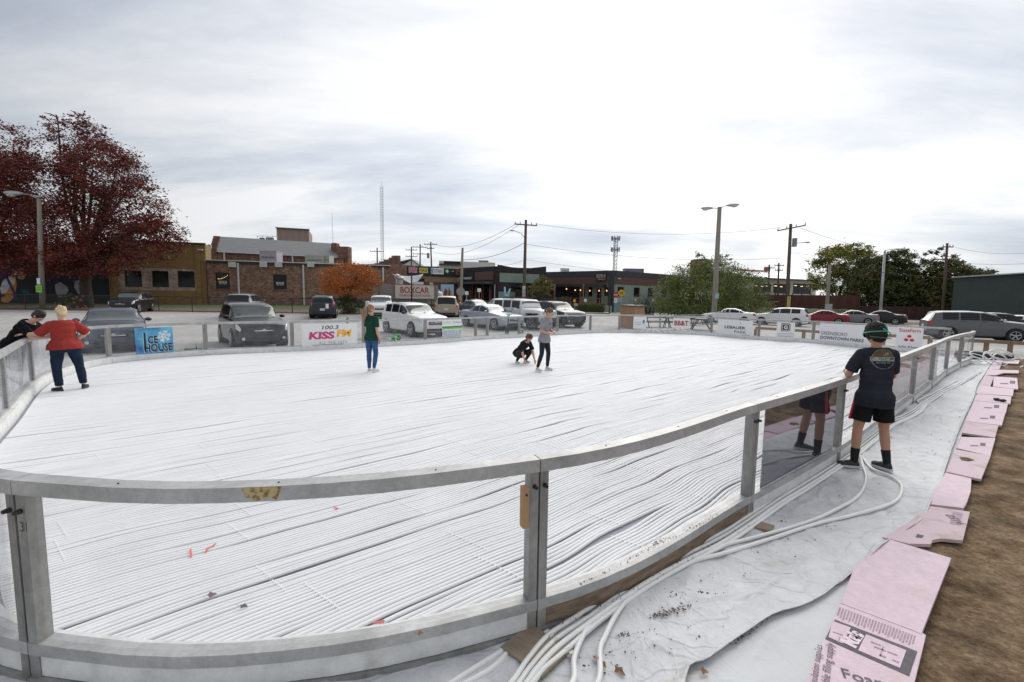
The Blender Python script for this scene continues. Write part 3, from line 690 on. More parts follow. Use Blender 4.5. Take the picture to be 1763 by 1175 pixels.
hose_m = M('white_hose', (.82, .82, .80), .35, 0, .04, 5)
ZT = .075
def hose(lab, px, r=.0155, z=ZT, extra0=None, extra1=None, grp='white hoses on the plastic sheet'):
    P = [gp(a, b, z) for a, b in px]
    if extra0: P = [Vector(e) for e in extra0]+P
    if extra1: P = P+[Vector(e) for e in extra1]
    Q = spline(P, 8); c = Q[0].copy(); c.z = 0
    for i, q in enumerate(Q): q.z = z-.006+.012*abs(noise.noise(Vector((q.x*1.3, q.y*1.3, len(px)))))+r*.2
    m = MB(); m.tube([q-c for q in Q], r, 10); o = m.build('hose', hose_m, smooth=True); o.location = c; return tag(o, lab, 'hose', grp)
hose('outermost hose looping right past the man and down to the lower edge', [(1484, 785), (1501, 807), (1534, 820), (1552, 837), (1546, 859), (1519, 874), (1464, 888), (1412, 900), (1334, 925), (1263, 948), (1189, 967), (1133, 990), (1085, 1028), (1059, 1062), (1040, 1100), (1033, 1118), (1027, 1180)], extra1=[(.25, 2.0, ZT), (.3, 1.4, ZT)])
hose('inner looping hose that passes under the left foot of the man', [(1481, 785), (1485, 800), (1491, 825), (1476, 856), (1433, 880), (1387, 900), (1300, 925), (1237, 942), (1170, 972), (1096, 1014), (1040, 1048), (1010, 1084), (989, 1132), (984, 1180)], extra1=[(.14, 2.0, ZT), (.16, 1.4, ZT)])
base = [(1690, 640), (1650, 664), (1622, 676), (1592, 695), (1570, 712), (1535, 728), (1500, 755), (1464, 782), (1403, 822), (1350, 854), (1300, 888), (1244, 925), (1170, 962), (1096, 1004), (1020, 1058)]
def sh(P, dx, dy, k=1.0): return [(x+dx*(.25+.75*i/len(P)), y+dy*(.25+.75*i/len(P))) for i, (x, y) in enumerate(P)]
hose('hose running closest to the barrier base all along the near side', sh(base, -6, -6)[:-1]+[(985, 1066), (941, 1097), (905, 1140), (878, 1178)], extra1=[(-.12, 2.0, ZT), (-.3, 1.3, ZT)])
hose('second hose out from the barrier base, through the clip rack', sh(base, 0, 0)+[(955, 1103), (912, 1150), (890, 1180)], extra1=[(-.08, 2.0, ZT), (-.25, 1.3, ZT)])
hose('third hose out from the barrier base, through the clip rack', sh(base[2:], 6, 7)+[(962, 1112), (925, 1150), (903, 1180)], z=ZT+.01, extra1=[(-.04, 2.0, ZT), (-.2, 1.3, ZT)])
hose('fourth hose from the barrier base, crossing under the two long loops', sh(base[3:], 12, 14)+[(972, 1122), (938, 1150), (912, 1180)], extra1=[(-.02, 2.0, ZT), (-.1, 1.3, ZT)])
hose('short curved hose beyond the man, rising over a fold of the sheet', [(1560, 722), (1575, 716), (1590, 706), (1586, 697), (1580, 690), (1592, 684), (1606, 678), (1624, 668), (1648, 655)])
for i, dx in enumerate((0, 26)):
    hose(['white tube emerging under the curved barrier panel, left one', 'white tube emerging under the curved barrier panel, right one'][i], [(870+dx*.2, 1117+dx*.2), (820+dx, 1148+dx*.1), (770+dx, 1180)], extra1=[(-.5+i*.06, 2.0, ZT), (-.7+i*.06, 1.5, ZT)], z=.06)
# clip rack and timber pads under the posts
offw = M('cream_plastic', (.62, .6, .53), .6, 0, .1, 10)
a = gp(941, 1094, .06); b = gp(984, 1131, .06); o = thing('clip_rack', 'cream plastic spacer bar with notches holding four hoses', 'spacer', a)
m = MB(); d = b-a; m.bar(Vector((0, 0, -.008)), d+Vector((0, 0, -.008)), .03, .014); m.build('bar', offw, o)
for i in range(6):
    m = MB(); m.box(d*(i/5)+Vector((0, 0, .012)), (.016, .03, .034), math.atan2(d.y, d.x)); m.build('tooth', offw, o)
padm = M('pad_timber', (.26, .21, .155), .85, 0, .2, 6, stretch=(1, 5, 1), bump=.2)
def pad(lab, px, py, rz, sz=(.34, .22, .02), z=.068):
    c = gp(px, py, z); m = MB(); m.box((0, 0, 0), sz); o = m.build('timber_pad', padm); o.location = c; o.rotation_euler = (0, 0, rz); tag(o, lab, 'timber pad', 'timber pads under the barrier posts')
pad('timber pad under the barrier post nearest the hose rack', 922, 1118, R(-42), (.30, .26, .02)); pad('narrow timber offcut lying under the rack of hoses', 948, 1126, R(38), (.26, .06, .02), .070)
pad('timber pad under the post at the right end of the plank panel', 1300, 903, R(-38), (.28, .14, .02), .068)
# leaves on the tubes, dirt crumbs and dead leaves on the sheet
leaf_m = M('dead_leaf', (.16, .08, .045), .8, 0, .4, 40, col2=(.32, .19, .11)); leafd = M('dark_leaf', (.10, .06, .055), .8, 0, .3, 40)
def leaf(lab, px, py, z, s, mat, a):
    P = gp(px, py, z); m = MB(); n = 9; vs = [(0, 0, .004*s/.05)]
    for i in range(n):
        an = 2*PI*i/n; r_ = s*(1 if i % 2 == 0 else .62)*(1.1 if i == 0 else 1); vs.append((r_*math.cos(an), r_*.7*math.sin(an), .25*r_*abs(math.sin(an*1.5))))
    m.add(vs, [(0, 1+i, 1+(i+1) % n) for i in range(n)]); m.tube([(-s, 0, .004), (-s*1.6, .1*s, .012)], .0012, 4)
    o = m.build('fallen_leaf', mat); o.location = P; o.rotation_euler = (.35, .25, a); tag(o, lab, 'leaf')
leaf('larger curled brown leaf lying on the white tubes', 363, 1025, .075, .036, leafd, 1.2); leaf('smaller curled brown leaf on the tubes right of the larger one', 419, 1044, .075, .026, leafd, .4)
leaf('brown leaf on the bottom rail of the curved panel', 723, 1091, .27, .022, leaf_m, .6); leaf('tan leaf on the sheet right of the hose rack', 1024, 1133, .07, .022, leaf_m, 1.9)
leaf('brown leaf on the sheet at the bottom edge, right of the outer hose', 1066, 1155, .07, .035, leaf_m, -.6); leaf('brown leaf beside the outer hose near the bottom edge', 1038, 1143, .075, .025, leaf_m, -.9)
leaf('small tan leaf far right on the sheet, below the diagonal edge', 1211, 1156, .07, .03, leaf_m, .3)
rnd = random.Random(5); m = MB()
def crumbs(pts, n, spread, z, smin=.003, smax=.011):
    for i in range(n):
        t = rnd.random()*(len(pts)-1); j = int(t); x = pts[j][0]+(pts[j+1][0]-pts[j][0])*(t-j)+rnd.gauss(0, spread); y = pts[j][1]+(pts[j+1][1]-pts[j][1])*(t-j)+rnd.gauss(0, spread*.4)
        P = gp(x, y, z); s_ = rnd.uniform(smin, smax)*max(1, P.y/4.5)*(.25+.5*rnd.random()); m.ell(P, (s_*rnd.uniform(.7, 1.8), s_, s_*.5), 5, 3, mat=Matrix.Rotation(rnd.random()*3, 3, 'Z'))
for pts, n, sp_ in (([(1125, 1060), (1150, 1055), (1185, 1043)], 130, 6), ([(1065, 1095), (1105, 1090)], 50, 6), ([(1110, 1030), (1170, 1022), (1250, 1022)], 70, 6), ([(1180, 1080), (1250, 1100)], 10, 20),
                    ([(1263, 1108), (1290, 1090), (1320, 1068)], 60, 3), ([(1060, 1080), (1300, 960), (1450, 900)], 90, 40), ([(1350, 940), (1440, 850), (1560, 730)], 60, 35), ([(1010, 1150), (1150, 1100)], 40, 30), ([(1640, 720), (1600, 800)], 30, 25)):
    crumbs(pts, n, sp_, .066)
o = m.build('leaf_litter', leafd); kind(o, 'stuff'); o['label'] = 'brown crumbs of bark and dirt scattered on the plastic sheet'; o['category'] = 'debris'
m = MB()
for pts, n, sp_, z in (([(1000, 1005), (1080, 965), (1180, 915), (1270, 870)], 90, 3, .258), ([(1110, 942), (1150, 925)], 70, 4, .258), ([(960, 1080), (1100, 1010), (1280, 905)], 120, 5, .10)):
    crumbs(pts, n, sp_, z, .003, .008)
o = m.build('leaf_litter', leafd); kind(o, 'stuff'); o['label'] = 'dirt crumbs lying on the rail and timber plank of the near panel'; o['category'] = 'debris'
# clods on the dirt
m = MB()
for i in range(5000):
    y = .7+15*rnd.random()**2.2; x = y*1.12+1.0+rnd.random()**1.3*(3+y*.8)
    s_ = rnd.uniform(.003, .012)*(.5+rnd.random()**6*2)*(1+y*.1); m.ell((x, y, .02), (s_*rnd.uniform(.8, 1.8), s_, s_*.6), 6, 4, mat=Matrix.Rotation(rnd.random()*3, 3, 'Z'))
o = m.build('dirt_clods', speckle(M('loose_clods', (.13, .09, .055), .95, 0, .3, 4, spec=.1, col2=(.38, .29, .19), detail=10), 1.7, .5, 1.4), smooth=True); kind(o, 'stuff'); o['label'] = 'small clods and pebbles over the brown dirt'; o['category'] = 'clods'
# black roll, tangled tubes, timber barrier
rubber = M('black_rubber_roll', (.018, .02, .026), .5, 0, .3, 10)
a = gp(1646, 611, .17); b = gp(1742, 616, .17); c = Vector((a.x, a.y, 0)); o = thing('membrane_roll', 'long black rolled membrane lying beyond the end of the foam boards', 'roll', c)
m = MB(); m.cyl(a-c, b-c, .165, n=24); sharp(m.build('roll', rubber, o)); d = (b-a).normalized()
m = MB(); m.cyl(b-c, b-c+d*.01, .05, n=14); m.build('core', M('cardboard', (.35, .27, .18), .9), o)
m = MB(); c0 = gp(1690, 619, .2)
for k in range(9):
    q = c0+Vector((rnd.uniform(-.9, .9), rnd.uniform(-.3, .3), rnd.uniform(-.08, .12))); rr = rnd.uniform(.16, .34); tl = rnd.uniform(-.9, .9)
    m.tube([q+Vector((rr*1.5*math.cos(t*PI/8), rr*math.sin(t*PI/8)*math.cos(tl), .05+rr*math.sin(t*PI/8)*abs(math.sin(tl)))) for t in range(15)], .018, 6)
o = m.build('tangled_tubes', hose_m, smooth=True); tag(o, 'tangle of loose white tube ends heaped in front of the black roll', 'tubing')
m = MB()
for k in range(7):
    q = gp(1120+k*10, 574, .1); rr = .55
    m.tube([q+Vector((rr*math.cos(t*PI/8), .3*math.sin(t*PI/8), .02+.22*math.sin(t*PI/8))) for t in range(9)], .02, 6)
o = m.build('tangled_tubes', hose_m, smooth=True); tag(o, 'coils of white tube behind the panel with the BB&T sign', 'tubing')
barw = M('weathered_rail_timber', (.24, .17, .11), .85, 0, .25, 4, stretch=(1, 1, 1))
def tbar(lab, P, hh=.45, stepn=1, rail=(.10, .14)):
    c = P[0].copy(); o = thing('timber_barrier', lab, 'timber barrier', c)
    for a, b in zip(P[:-1], P[1:]):
        m = MB(); m.bar(a-c+Vector((0, 0, hh)), b-c+Vector((0, 0, hh)), *rail); m.build('rail', barw, o)
    for a in P:
        m = MB(); m.box(a-c+Vector((0, 0, hh/2-.04)), (.12, .12, hh-.06)); m.build('post', barw, o)
tbar('low timber rail on posts behind the black roll', [gp(1655, 604, 0), gp(1697, 606, 0), gp(1738, 609, 0), gp(1790, 612, 0)])
tbar('low timber rail seen through the panels behind the park signs', [gp(1300, 580, 0), gp(1341, 583, 0), gp(1383, 586.5, 0), gp(1426, 590, 0), gp(1520, 596, 0), gp(1600, 601, 0)], .5)
o = thing('orange_box', 'small orange box behind the panel below the BB&T sign', 'box', gp(1166, 571, 0)); m = MB(); m.box((0, 0, .16), (.42, .3, .32)); m.build('box', M('orange_plastic', (.7, .16, .05), .5), o); m = MB(); m.box((0, 0, .335), (.44, .32, .03)); m.build('lid', M('orange_plastic', (.7, .16, .05), .5), o)

# ------------------------------------------------------------------ signs on the barrier
sw = M('white_sign_vinyl', (.80, .80, .80), .45, 0, .02); navy = M('navy_letters', (.02, .04, .12), .5)
gry = M('grey_letters', (.16, .17, .19), .5); red_l = M('red_letters', (.60, .02, .03), .5); blk = M('black_letters', (.012, .012, .015), .4)
def fsign(name, lab, pl, pr, top, bot, mat=sw, off=.055):
    """flat board on the inner face of the far barrier; pl, pr: picture x of its ends; top/bottom heights"""
    def on_loop(px):
        v = ray(px, 560); best = None
        for i in range(idx[NN]-2, idx[-3]):
            a, b = loop[i], loop[(i+1) % NL]; den = (b.x-a.x)*v.y-(b.y-a.y)*v.x
            if abs(den) < 1e-9: continue
            t = -(a.x*v.y-a.y*v.x)/den
            if -.001 <= t <= 1.001:
                q = a.lerp(b, t)
                if q.y > 3: best = q
        return best
    a, b = on_loop(pl), on_loop(pr); mid = (a+b)/2; d = (b-a).normalized(); n_ = Vector((d.y, -d.x))
    if n_.dot(mid) > 0: n_ = -n_
    rz = math.atan2(d.y, d.x); W = (b-a).length; H = top-bot
    o = thing(name, lab, 'sign', (mid.x+n_.x*off, mid.y+n_.y*off, bot), rz)
    m = MB(); m.box((0, .006, H/2), (W, .008, H)); m.build('board', mat, o)
    return o, W, H
blue_s = M('icy_blue_print', (.02, .10, .33), .45, 0, 0, 1.6, col2=(.15, .55, .75), thr=(.35, .62))
o, W, H = fsign('advert_sign', 'blue square sign with a snowflake reading THE ICE HOUSE', 230, 295.5, 1.0, .17, blue_s)
edge_w = M('pale_blue_edge', (.55, .8, .95), .5)
for mt, dx, y_ in ((edge_w, -.012, -.001), (blk, 0, -.004)):
    lettering('I', mt, o, (-W*.26+dx, y_, H*.52-(.012 if dx else 0)), 1, wid=W*.055, hgt=H*.62, bold=.01)
    lettering('CE', mt, o, (-W*.05+dx, y_, H*.56-(.012 if dx else 0)), 1, wid=W*.27, hgt=H*.28, bold=.03)
    lettering('HOUSE', mt, o, (W*.09+dx, y_, H*.27-(.012 if dx else 0)), 1, wid=W*.74, hgt=H*.29, bold=.03)
lettering('THE', edge_w, o, (-W*.40, -.002, H*.62), 1, wid=W*.12, hgt=H*.05)
lettering('OF GREENSBORO', gry, o, (W*.2, -.002, H*.07), 1, wid=W*.4, hgt=H*.05)
m = MB()
for k in range(6):
    an = k*PI/3+.2; cx, cz = W*.25, H*.68; d_ = Vector((math.cos(an), 0, math.sin(an)))
    m.bar(Vector((cx, -.002, cz)), Vector((cx, -.002, cz))+d_*H*.20, .004, .05)
    for t in (.09, .14):
        for s_ in (-1, 1):
            q = Vector((cx, -.002, cz))+d_*H*t; e_ = Vector((math.cos(an+s_*.8), 0, math.sin(an+s_*.8))); m.bar(q, q+e_*H*.08, .004, .026)
m.build('snowflake', M('snow_white', (.8, .86, .9), .5), o)
o, W, H = fsign('banner_sign', 'white banner reading 100.3 KISS FM ALL THE HITS', 518.5, 614, 1.0, .165)
lettering('100.3', M('charcoal_letters', (.05, .06, .08), .5), o, (0, -.002, H*.84), 1, wid=W*.30, hgt=H*.17, bold=.015, shear=.15)
lettering('KISS', M('magenta_letters', (.55, .03, .25), .5, 0, 0, 3, col2=(.62, .06, .12)), o, (-W*.155, -.002, H*.50), 1, wid=W*.46, hgt=H*.33, bold=.05, shear=.1)
lettering('FM', M('yellow_letters', (.85, .45, .03), .5), o, (W*.25, -.002, H*.565), 1, wid=W*.28, hgt=H*.31, bold=.05, shear=.1)
lettering('ALL THE HITS', M('light_grey_letters', (.45, .46, .47), .5), o, (W*.04, -.002, H*.17), 1, wid=W*.52, hgt=H*.13, bold=.01, shear=.1)
o, W, H = fsign('advert_sign', 'small poster with a green band over a grey photograph, left of the gate', 760, 793, 1.04, .26)
for (z0, z1, mt) in ((.56, .63, M('dark_green', (.03, .14, .05), .5)), (.47, .56, M('lime_green', (.18, .50, .10), .5)), (.0, .42, M('grey_photo_print', (.30, .34, .38), .4, 0, 0, 7, col2=(.6, .68, .72), stretch=(1, 1, 3)))):
    m = MB(); m.box((0, -.0, H*(z0+z1)/2), (W*.99, .006, H*(z1-z0))); m.build('print', mt, o)
lettering('RUREX', M('pale_green_letters', (.35, .62, .35), .5), o, (-W*.24, -.002, H*.85), 1, wid=W*.42, hgt=H*.13); lettering('Products', gry, o, (W*.26, -.002, H*.85), 1, wid=W*.40, hgt=H*.11)
o, W, H = fsign('advert_sign', 'small white sign with a blue leaf logo in front of the wooden hut', 1090, 1112, 1.02, .30)
bl = M('muted_blue_letters', (.12, .25, .38), .5)
lettering('ARTHUR', bl, o, (-W*.18, -.002, H*.52), 1, wid=W*.5, hgt=H*.08); lettering('CONVEY', bl, o, (-W*.10, -.002, H*.36), 1, wid=W*.5, hgt=H*.08)
m = MB(); m.slab([(W*.22, H*.42), (W*.36, H*.46), (W*.40, H*.66), (W*.30, H*.78), (W*.20, H*.62)], -.003); m.build('emblem', M('leaf_blue', (.05, .25, .45), .5), o)
o, W, H = fsign('advert_sign', 'white sign with crimson letters BB&T', 1159, 1187.5, .98, .40)
lettering('BB&T', M('crimson_letters', (.30, .01, .05), .5), o, (0, -.002, H*.5), 1, wid=W*.86, hgt=H*.5, bold=.03)
o, W, H = fsign('advert_sign', 'wide white sign reading LEBAUER PARK', 1237, 1297, 1.0, .21)
lettering('LEBAUER', navy, o, (0.02, -.002, H*.50), 1, wid=W*.60, hgt=H*.19, bold=.03); lettering('PARK', gry, o, (W*.17, -.002, H*.22), 1, wid=W*.34, hgt=H*.19, bold=.01)
m = MB(); m.slab([(W*.17+math.cos(t*PI/5)*.05, H*.83+math.sin(t*PI/5)*.03) for t in range(10)], -.003); m.build('emblem', M('pale_grey_emblem', (.45, .46, .45), .5), o)
o, W, H = fsign('advert_sign', 'small white sign with a boxed G above DOWNTOWN GREENSBORO', 1337.5, 1369, 1.0, .19)
for s_, mt, y_ in ((.24, blk, -.002), (.20, sw, -.004), (.17, blk, -.006)):
    m = MB(); cx, cz, r_ = 0, H*.70, s_*H; m.slab([(cx-r_, cz-r_), (cx+r_*.75, cz-r_), (cx+r_, cz-r_*.7), (cx+r_, cz+r_*.75), (cx+r_*.75, cz+r_), (cx-r_, cz+r_)], -.002); q = m.build('emblem', mt, o); q.location.y = y_
lettering('G', sw, o, (0, -.012, H*.70), 1, wid=H*.2, hgt=H*.22, bold=.04)
lettering('DOWNTOWN', gry, o, (0, -.002, H*.30), 1, wid=W*.86, hgt=H*.07); lettering('GREENSBORO', gry, o, (0, -.002, H*.15), 1, wid=W*.86, hgt=H*.07)
o, W, H = fsign('advert_sign', 'wide white sign reading GREENSBORO DOWNTOWN PARKS behind the man', 1413, 1506, 1.04, .19)
lettering('GREENSBORO', gry, o, (-W*.21, -.002, H*.46), 1, wid=W*.52, hgt=H*.19, bold=.012); lettering('DOWNTOWN PARKS', navy, o, (-W*.06, -.002, H*.21), 1, wid=W*.82, hgt=H*.18, bold=.025)
o, W, H = fsign('advert_sign', 'square white sign reading StateFarm John Kloor with three red ovals', 1546, 1592, 1.06, .15)
lettering('StateFarm', red_l, o, (0, -.002, H*.86), 1, wid=W*.82, hgt=H*.15, bold=.015); lettering('John Kloor', M('charcoal_letters', (.05, .06, .08)), o, (0.0, -.002, H*.12), 1, wid=W*.80, hgt=H*.13, bold=.01)
for i, (cx, cz) in enumerate(((0, .60), (-.10, .44), (.10, .44))):
    m = MB(); m.slab([(cx*W*1.1+.085*W*math.cos(t*PI/8), cz*H+.065*H*math.sin(t*PI/8)) for t in range(16)], -.003); m.build('emblem', red_l, o)
# ------------------------------------------------------------------ buildings
winglass = M('dark_window_glass', (.008, .009, .011), .10, 0, .3, 1.5, spec=.22)
roof_m = M('grey_roofing', (.16, .165, .17), .7, 0, .15, 1.2, stretch=(1, 1, 6)); trim_w = M('white_trim', (.62, .62, .60), .5, 0, .1, 3)
red_brick = brick('brown_red_brick', (.15, .065, .045), (.27, .12, .08), (.19, .15, .13))
old_brick = brick('rough_multicolour_brick', (.12, .068, .048), (.44, .235, .145), (.20, .165, .14), .24, .08, ms=.014)
dk_brick = brick('dark_painted_brick', (.035, .03, .032), (.06, .05, .052), (.03, .028, .03))
maroon = M('maroon_brown_cladding', (.12, .062, .052), .8, 0, .15, 3, stretch=(6, 6, 1)); sage = M('sage_green_paint', (.22, .28, .24), .8, 0, .12, 1.4, bump=.1, bscale=8)
ochre = M('ochre_painted_block', (.27, .165, .062), .8, 0, .16, 1.2, bump=.15, bscale=10, stretch=(1, 1, 2)); navyw = M('navy_black_wall', (.018, .022, .03), .75, 0, .3, .8)
brownwood = M('stained_brown_wood', (.20, .085, .04), .6, 0, .2, 6, stretch=(6, 6, 1))
speckle(ochre, 3, .82, 1.12)
def building(name, lab, A, B, z0, z1, dep, wall, holes=(), roof=None, cat='building', par=.35, frame=None, wparts=True, roofz=None):
    A = Vector((A[0], A[1], 0)); B = Vector((B[0], B[1], 0)); L = (B-A).length; rz = math.atan2(B.y-A.y, B.x-A.x)
    o = thing(name, lab, cat, (A.x, A.y, 0), rz); t = .25
    m = MB(); X = sorted({0, L, *[h[0] for h in holes], *[h[1] for h in holes]}); Z = sorted({z0, z1, *[h[2] for h in holes], *[h[3] for h in holes]})
    for i in range(len(X)-1):
        for j in range(len(Z)-1):
            cx, cz = (X[i]+X[i+1])/2, (Z[j]+Z[j+1])/2
            if any(h[0] < cx < h[1] and h[2] < cz < h[3] for h in holes): continue
            m.quad((X[i], 0, Z[j]), (X[i+1], 0, Z[j]), (X[i+1], 0, Z[j+1]), (X[i], 0, Z[j+1]))
    for a, b, c, d in [h[:4] for h in holes]:
        m.quad((a, 0, c), (a, t, c), (a, t, d), (a, 0, d)); m.quad((b, 0, c), (b, 0, d), (b, t, d), (b, t, c)); m.quad((a, 0, d), (a, t, d), (b, t, d), (b, 0, d)); m.quad((a, 0, c), (b, 0, c), (b, t, c), (a, t, c))
    m.box((.0+t/2, dep/2+.001, (z0+z1)/2), (t-.004, dep-.002, z1-z0-.004)); m.box((L-t/2, dep/2+.001, (z0+z1)/2), (t-.004, dep-.002, z1-z0-.004)); m.box((L/2, dep-t/2, (z0+z1)/2-.002), (L-2*t, t, z1-z0-.01))
    m.quad((t, t, z1-.002), (L-t, t, z1-.002), (L-t, .0, z1-.002), (t, .0, z1-.002)); m.quad((t, t, z0), (L-t, t, z0), (L-t, t, z1-.01), (t, t, z1-.01)) if False else None
    m.build('wall', wall, o, fix=False)
    m = MB(); m.box((L/2, dep/2, (roofz or z1-par)), (L-2*t-.01, dep-2*t-.01, .1)); m.build('roof', roof or roof_m, o)
    for h in holes:
        if len(h) > 4 and h[4] == 'skip': continue
        a, b, c, d = h[:4]; fw = .07; m = MB(); fm = frame or black_m
        for q in (((a+b)/2, c+fw/2, b-a, fw), ((a+b)/2, d-fw/2, b-a, fw)): m.box((q[0], .16, q[1]), (q[2], .08, q[3]))
        for x in (a+fw/2, b-fw/2): m.box((x, .16, (c+d)/2), (fw, .08, d-c-2*fw))
        f = m.build('window', fm, o); m = MB(); m.box(((a+b)/2, .19, (c+d)/2), (b-a-2*fw, .02, d-c-2*fw)); m.build('pane', winglass, f)
    return o, L
def H(A, B, x0, y0, x1, y1):
    s0, za = onp(A, B, x0, y0); s1, zb = onp(A, B, x1, y1); return [min(s0, s1), max(s0, s1), min(za, zb), max(za, zb)]
def wp(px, d): p = at(px, 510, d); return (p.x, p.y)
# mural building far left
A, B = wp(-120, 46.5), wp(188, 51.4)
o, L = building('mural_building', 'black painted building at the far left with a colourful mural', A, B, .3, 7.2, 14, navyw)
def mur(px, mat, parent=o, k=0):
    P = [onp(A, B, x, y) for x, y in px]; m = MB(); m.slab([(s, z) for s, z in P], -.01); q = m.build('mural', mat, parent); q.location.y = -.012-.012*k
mw = M('mural_white', (.55, .56, .62), .7, 0, .2, 1.5); mo = M('mural_orange', (.55, .24, .06), .7, 0, .2, 1.5); mp_ = M('mural_purple', (.06, .03, .16), .7, 0, .2, 2); mg = M('mural_grey', (.20, .20, .23), .7, 0, 0, 2.2, col2=(.42, .42, .46)); mt_ = M('mural_teal', (.01, .09, .12), .7); mk = M('mural_peach', (.5, .22, .12), .7, 0, .2, 2)
mur([(2, 497), (10, 480), (26, 471), (29, 490), (27, 505), (12, 511), (4, 506)], mo); mur([(0, 498), (6, 482), (14, 480), (18, 492), (12, 503), (3, 506)], mw, k=1); mur([(15, 476), (27, 482), (24, 492), (17, 488)], mw, k=1)
mur([(4, 452), (6, 442), (16, 438), (19, 446), (14, 456)], mo); mur([(5, 458), (8, 450), (15, 449), (16, 458), (8, 464)], mw, k=1); mur([(0, 462), (12, 466), (26, 463), (30, 470), (14, 474), (0, 480)], mp_, k=2)
mur([(30, 468), (34, 460), (44, 459), (47, 473), (40, 482), (31, 480)], mk); mur([(20, 464), (30, 461), (33, 470), (26, 476)], mw, k=3); mur([(10, 478), (14, 477), (33, 517), (28, 517)], mp_, k=3)
mur([(3, 512), (22, 508), (24, 513), (14, 522), (2, 520)], mo); mur([(34, 498), (50, 501), (52, 508), (40, 505)], mt_)
mur([(95, 490), (104, 486), (116, 494), (118, 500), (113, 511), (101, 512), (96, 503)], mg); mur([(129, 484), (138, 482), (141, 495), (140, 510), (133, 504), (128, 495)], mg); mur([(-40, 450), (-20, 440), (-5, 470), (-12, 508), (-38, 500)], mo); mur([(-30, 460), (-18, 455), (-14, 490), (-26, 495)], mw, k=1)
# ochre building
A, B = wp(189, 51.4), wp(357.5, 54.6)
hs = [H(A, B, 214+a, 466, 245+a, 494.5) for a in (0,)]+[H(A, B, 261, 466.5, 291, 495), H(A, B, 305.5, 467, 336, 495.5)]
o, L = building('ochre_building', 'ochre painted single-storey building with three black windows set in a band of exposed brick', A, B, .3, 7.75, 2.4, ochre, hs)
cop = M('dark_coping', (.06, .05, .045), .6)
m = MB(); m.box((L/2, -.05, 7.83), (L+.1, .5, .14)); m.build('coping', cop, o)
bz0 = min(h[2] for h in hs)-.35; bz1 = max(h[3] for h in hs)+.25; x0 = H(A, B, 203, 480, 204, 490)[0]; x1 = H(A, B, 343, 480, 344, 490)[0]
pale_brick = brick('pale_exposed_brick', (.28, .17, .13), (.55, .42, .36), (.40, .36, .33))
m = MB(); X = [x0]+[v for h in hs for v in (h[0]-.02, h[1]+.02)]+[x1]
for i in range(0, len(X), 2): m.box(((X[i]+X[i+1])/2, -.012, (bz0+bz1)/2), (X[i+1]-X[i], .02, bz1-bz0))
for h in hs:
    m.box(((h[0]+h[1])/2, -.012, (h[3]+.02+bz1)/2), (h[1]-h[0]+.04-.002, .02, bz1-h[3]-.02)); m.box(((h[0]+h[1])/2, -.012, (bz0+h[2]-.02)/2), (h[1]-h[0]+.04-.002, .02, h[2]-bz0-.02))
m.build('brick_band', pale_brick, o)
for x in (.6, L-.8):
    m = MB(); m.box((x, -.09, 4.1), (.5, .16, 7.2)); m.build('pilaster', ochre, o)
m = MB(); m.box((L-.45, -.25, 7.1), (.5, .3, .14)); m.build('floodlight', trim_w, o)
# brick building
A, B = wp(358.5, 54.4), wp(671.5, 60.2)
hs = [H(A, B, 370.5, 469.5, 396, 498), H(A, B, 470, 472.5, 494, 499)]
o, L = building('brick_bar_building', 'long low multicoloured brick building with two black windows and white downpipes', A, B, .3, 5.92, 12, old_brick, hs)
m = MB(); m.box((L/2, -.14, 5.93), (L+.2, .5, .10)); m.build('gutter', trim_w, o); m = MB(); m.box((L/2, -.06, 5.72), (L, .12, .30)); m.build('fascia', cop, o)
for px in (412, 523.5, 660):
    s, z = onp(A, B, px, 500); m = MB(); m.cyl((s, -.16, .7), (s, -.16, 5.7), .11, n=8); m.build('downpipe', trim_w, o)
for px in (401, 454.5, 480.5, 535.5):
    s, z = onp(A, B, px, 456); m = MB(); m.box((s, -.2, z), (.80, .36, .62)); bx = m.build('vent_box', trim_w, o)
    for i in range(3):
        m = MB(); m.box((s, -.386, z-.18+i*.16), (.74, .01, .02)); m.build('louvre', gry, bx)
for h in hs:
    for i_, (t_, sc) in enumerate((('BOXCAR', .60), ('BAR + ARCADE', .52))):
        lettering(t_, sw, o, ((h[0]+h[1])/2, .15, (h[2]+h[3])/2-.12-.22*i_), 1, wid=(h[1]-h[0])*sc, hgt=.24-.12*i_, bold=.02)
    m = MB(); m.box(((h[0]+h[1])/2, -.04, h[2]-.1), (h[1]-h[0]+.3, .12, .16)); m.build('sill', red_brick, o)
amber = emit('amber_bulb', (1., .55, .2), 1.6)
h = hs[0]
for i in range(7):
    m = MB(); m.ell((h[0]+.25+i*(h[1]-h[0]-.5)/6, .13, h[3]-.75+.02*i*i*.6), (.035, .035, .035), 6, 4); m.build('light_bulb', amber, o)
tan_block = M('tan_painted_block', (.30, .22, .18), .8, 0, .1, 2)
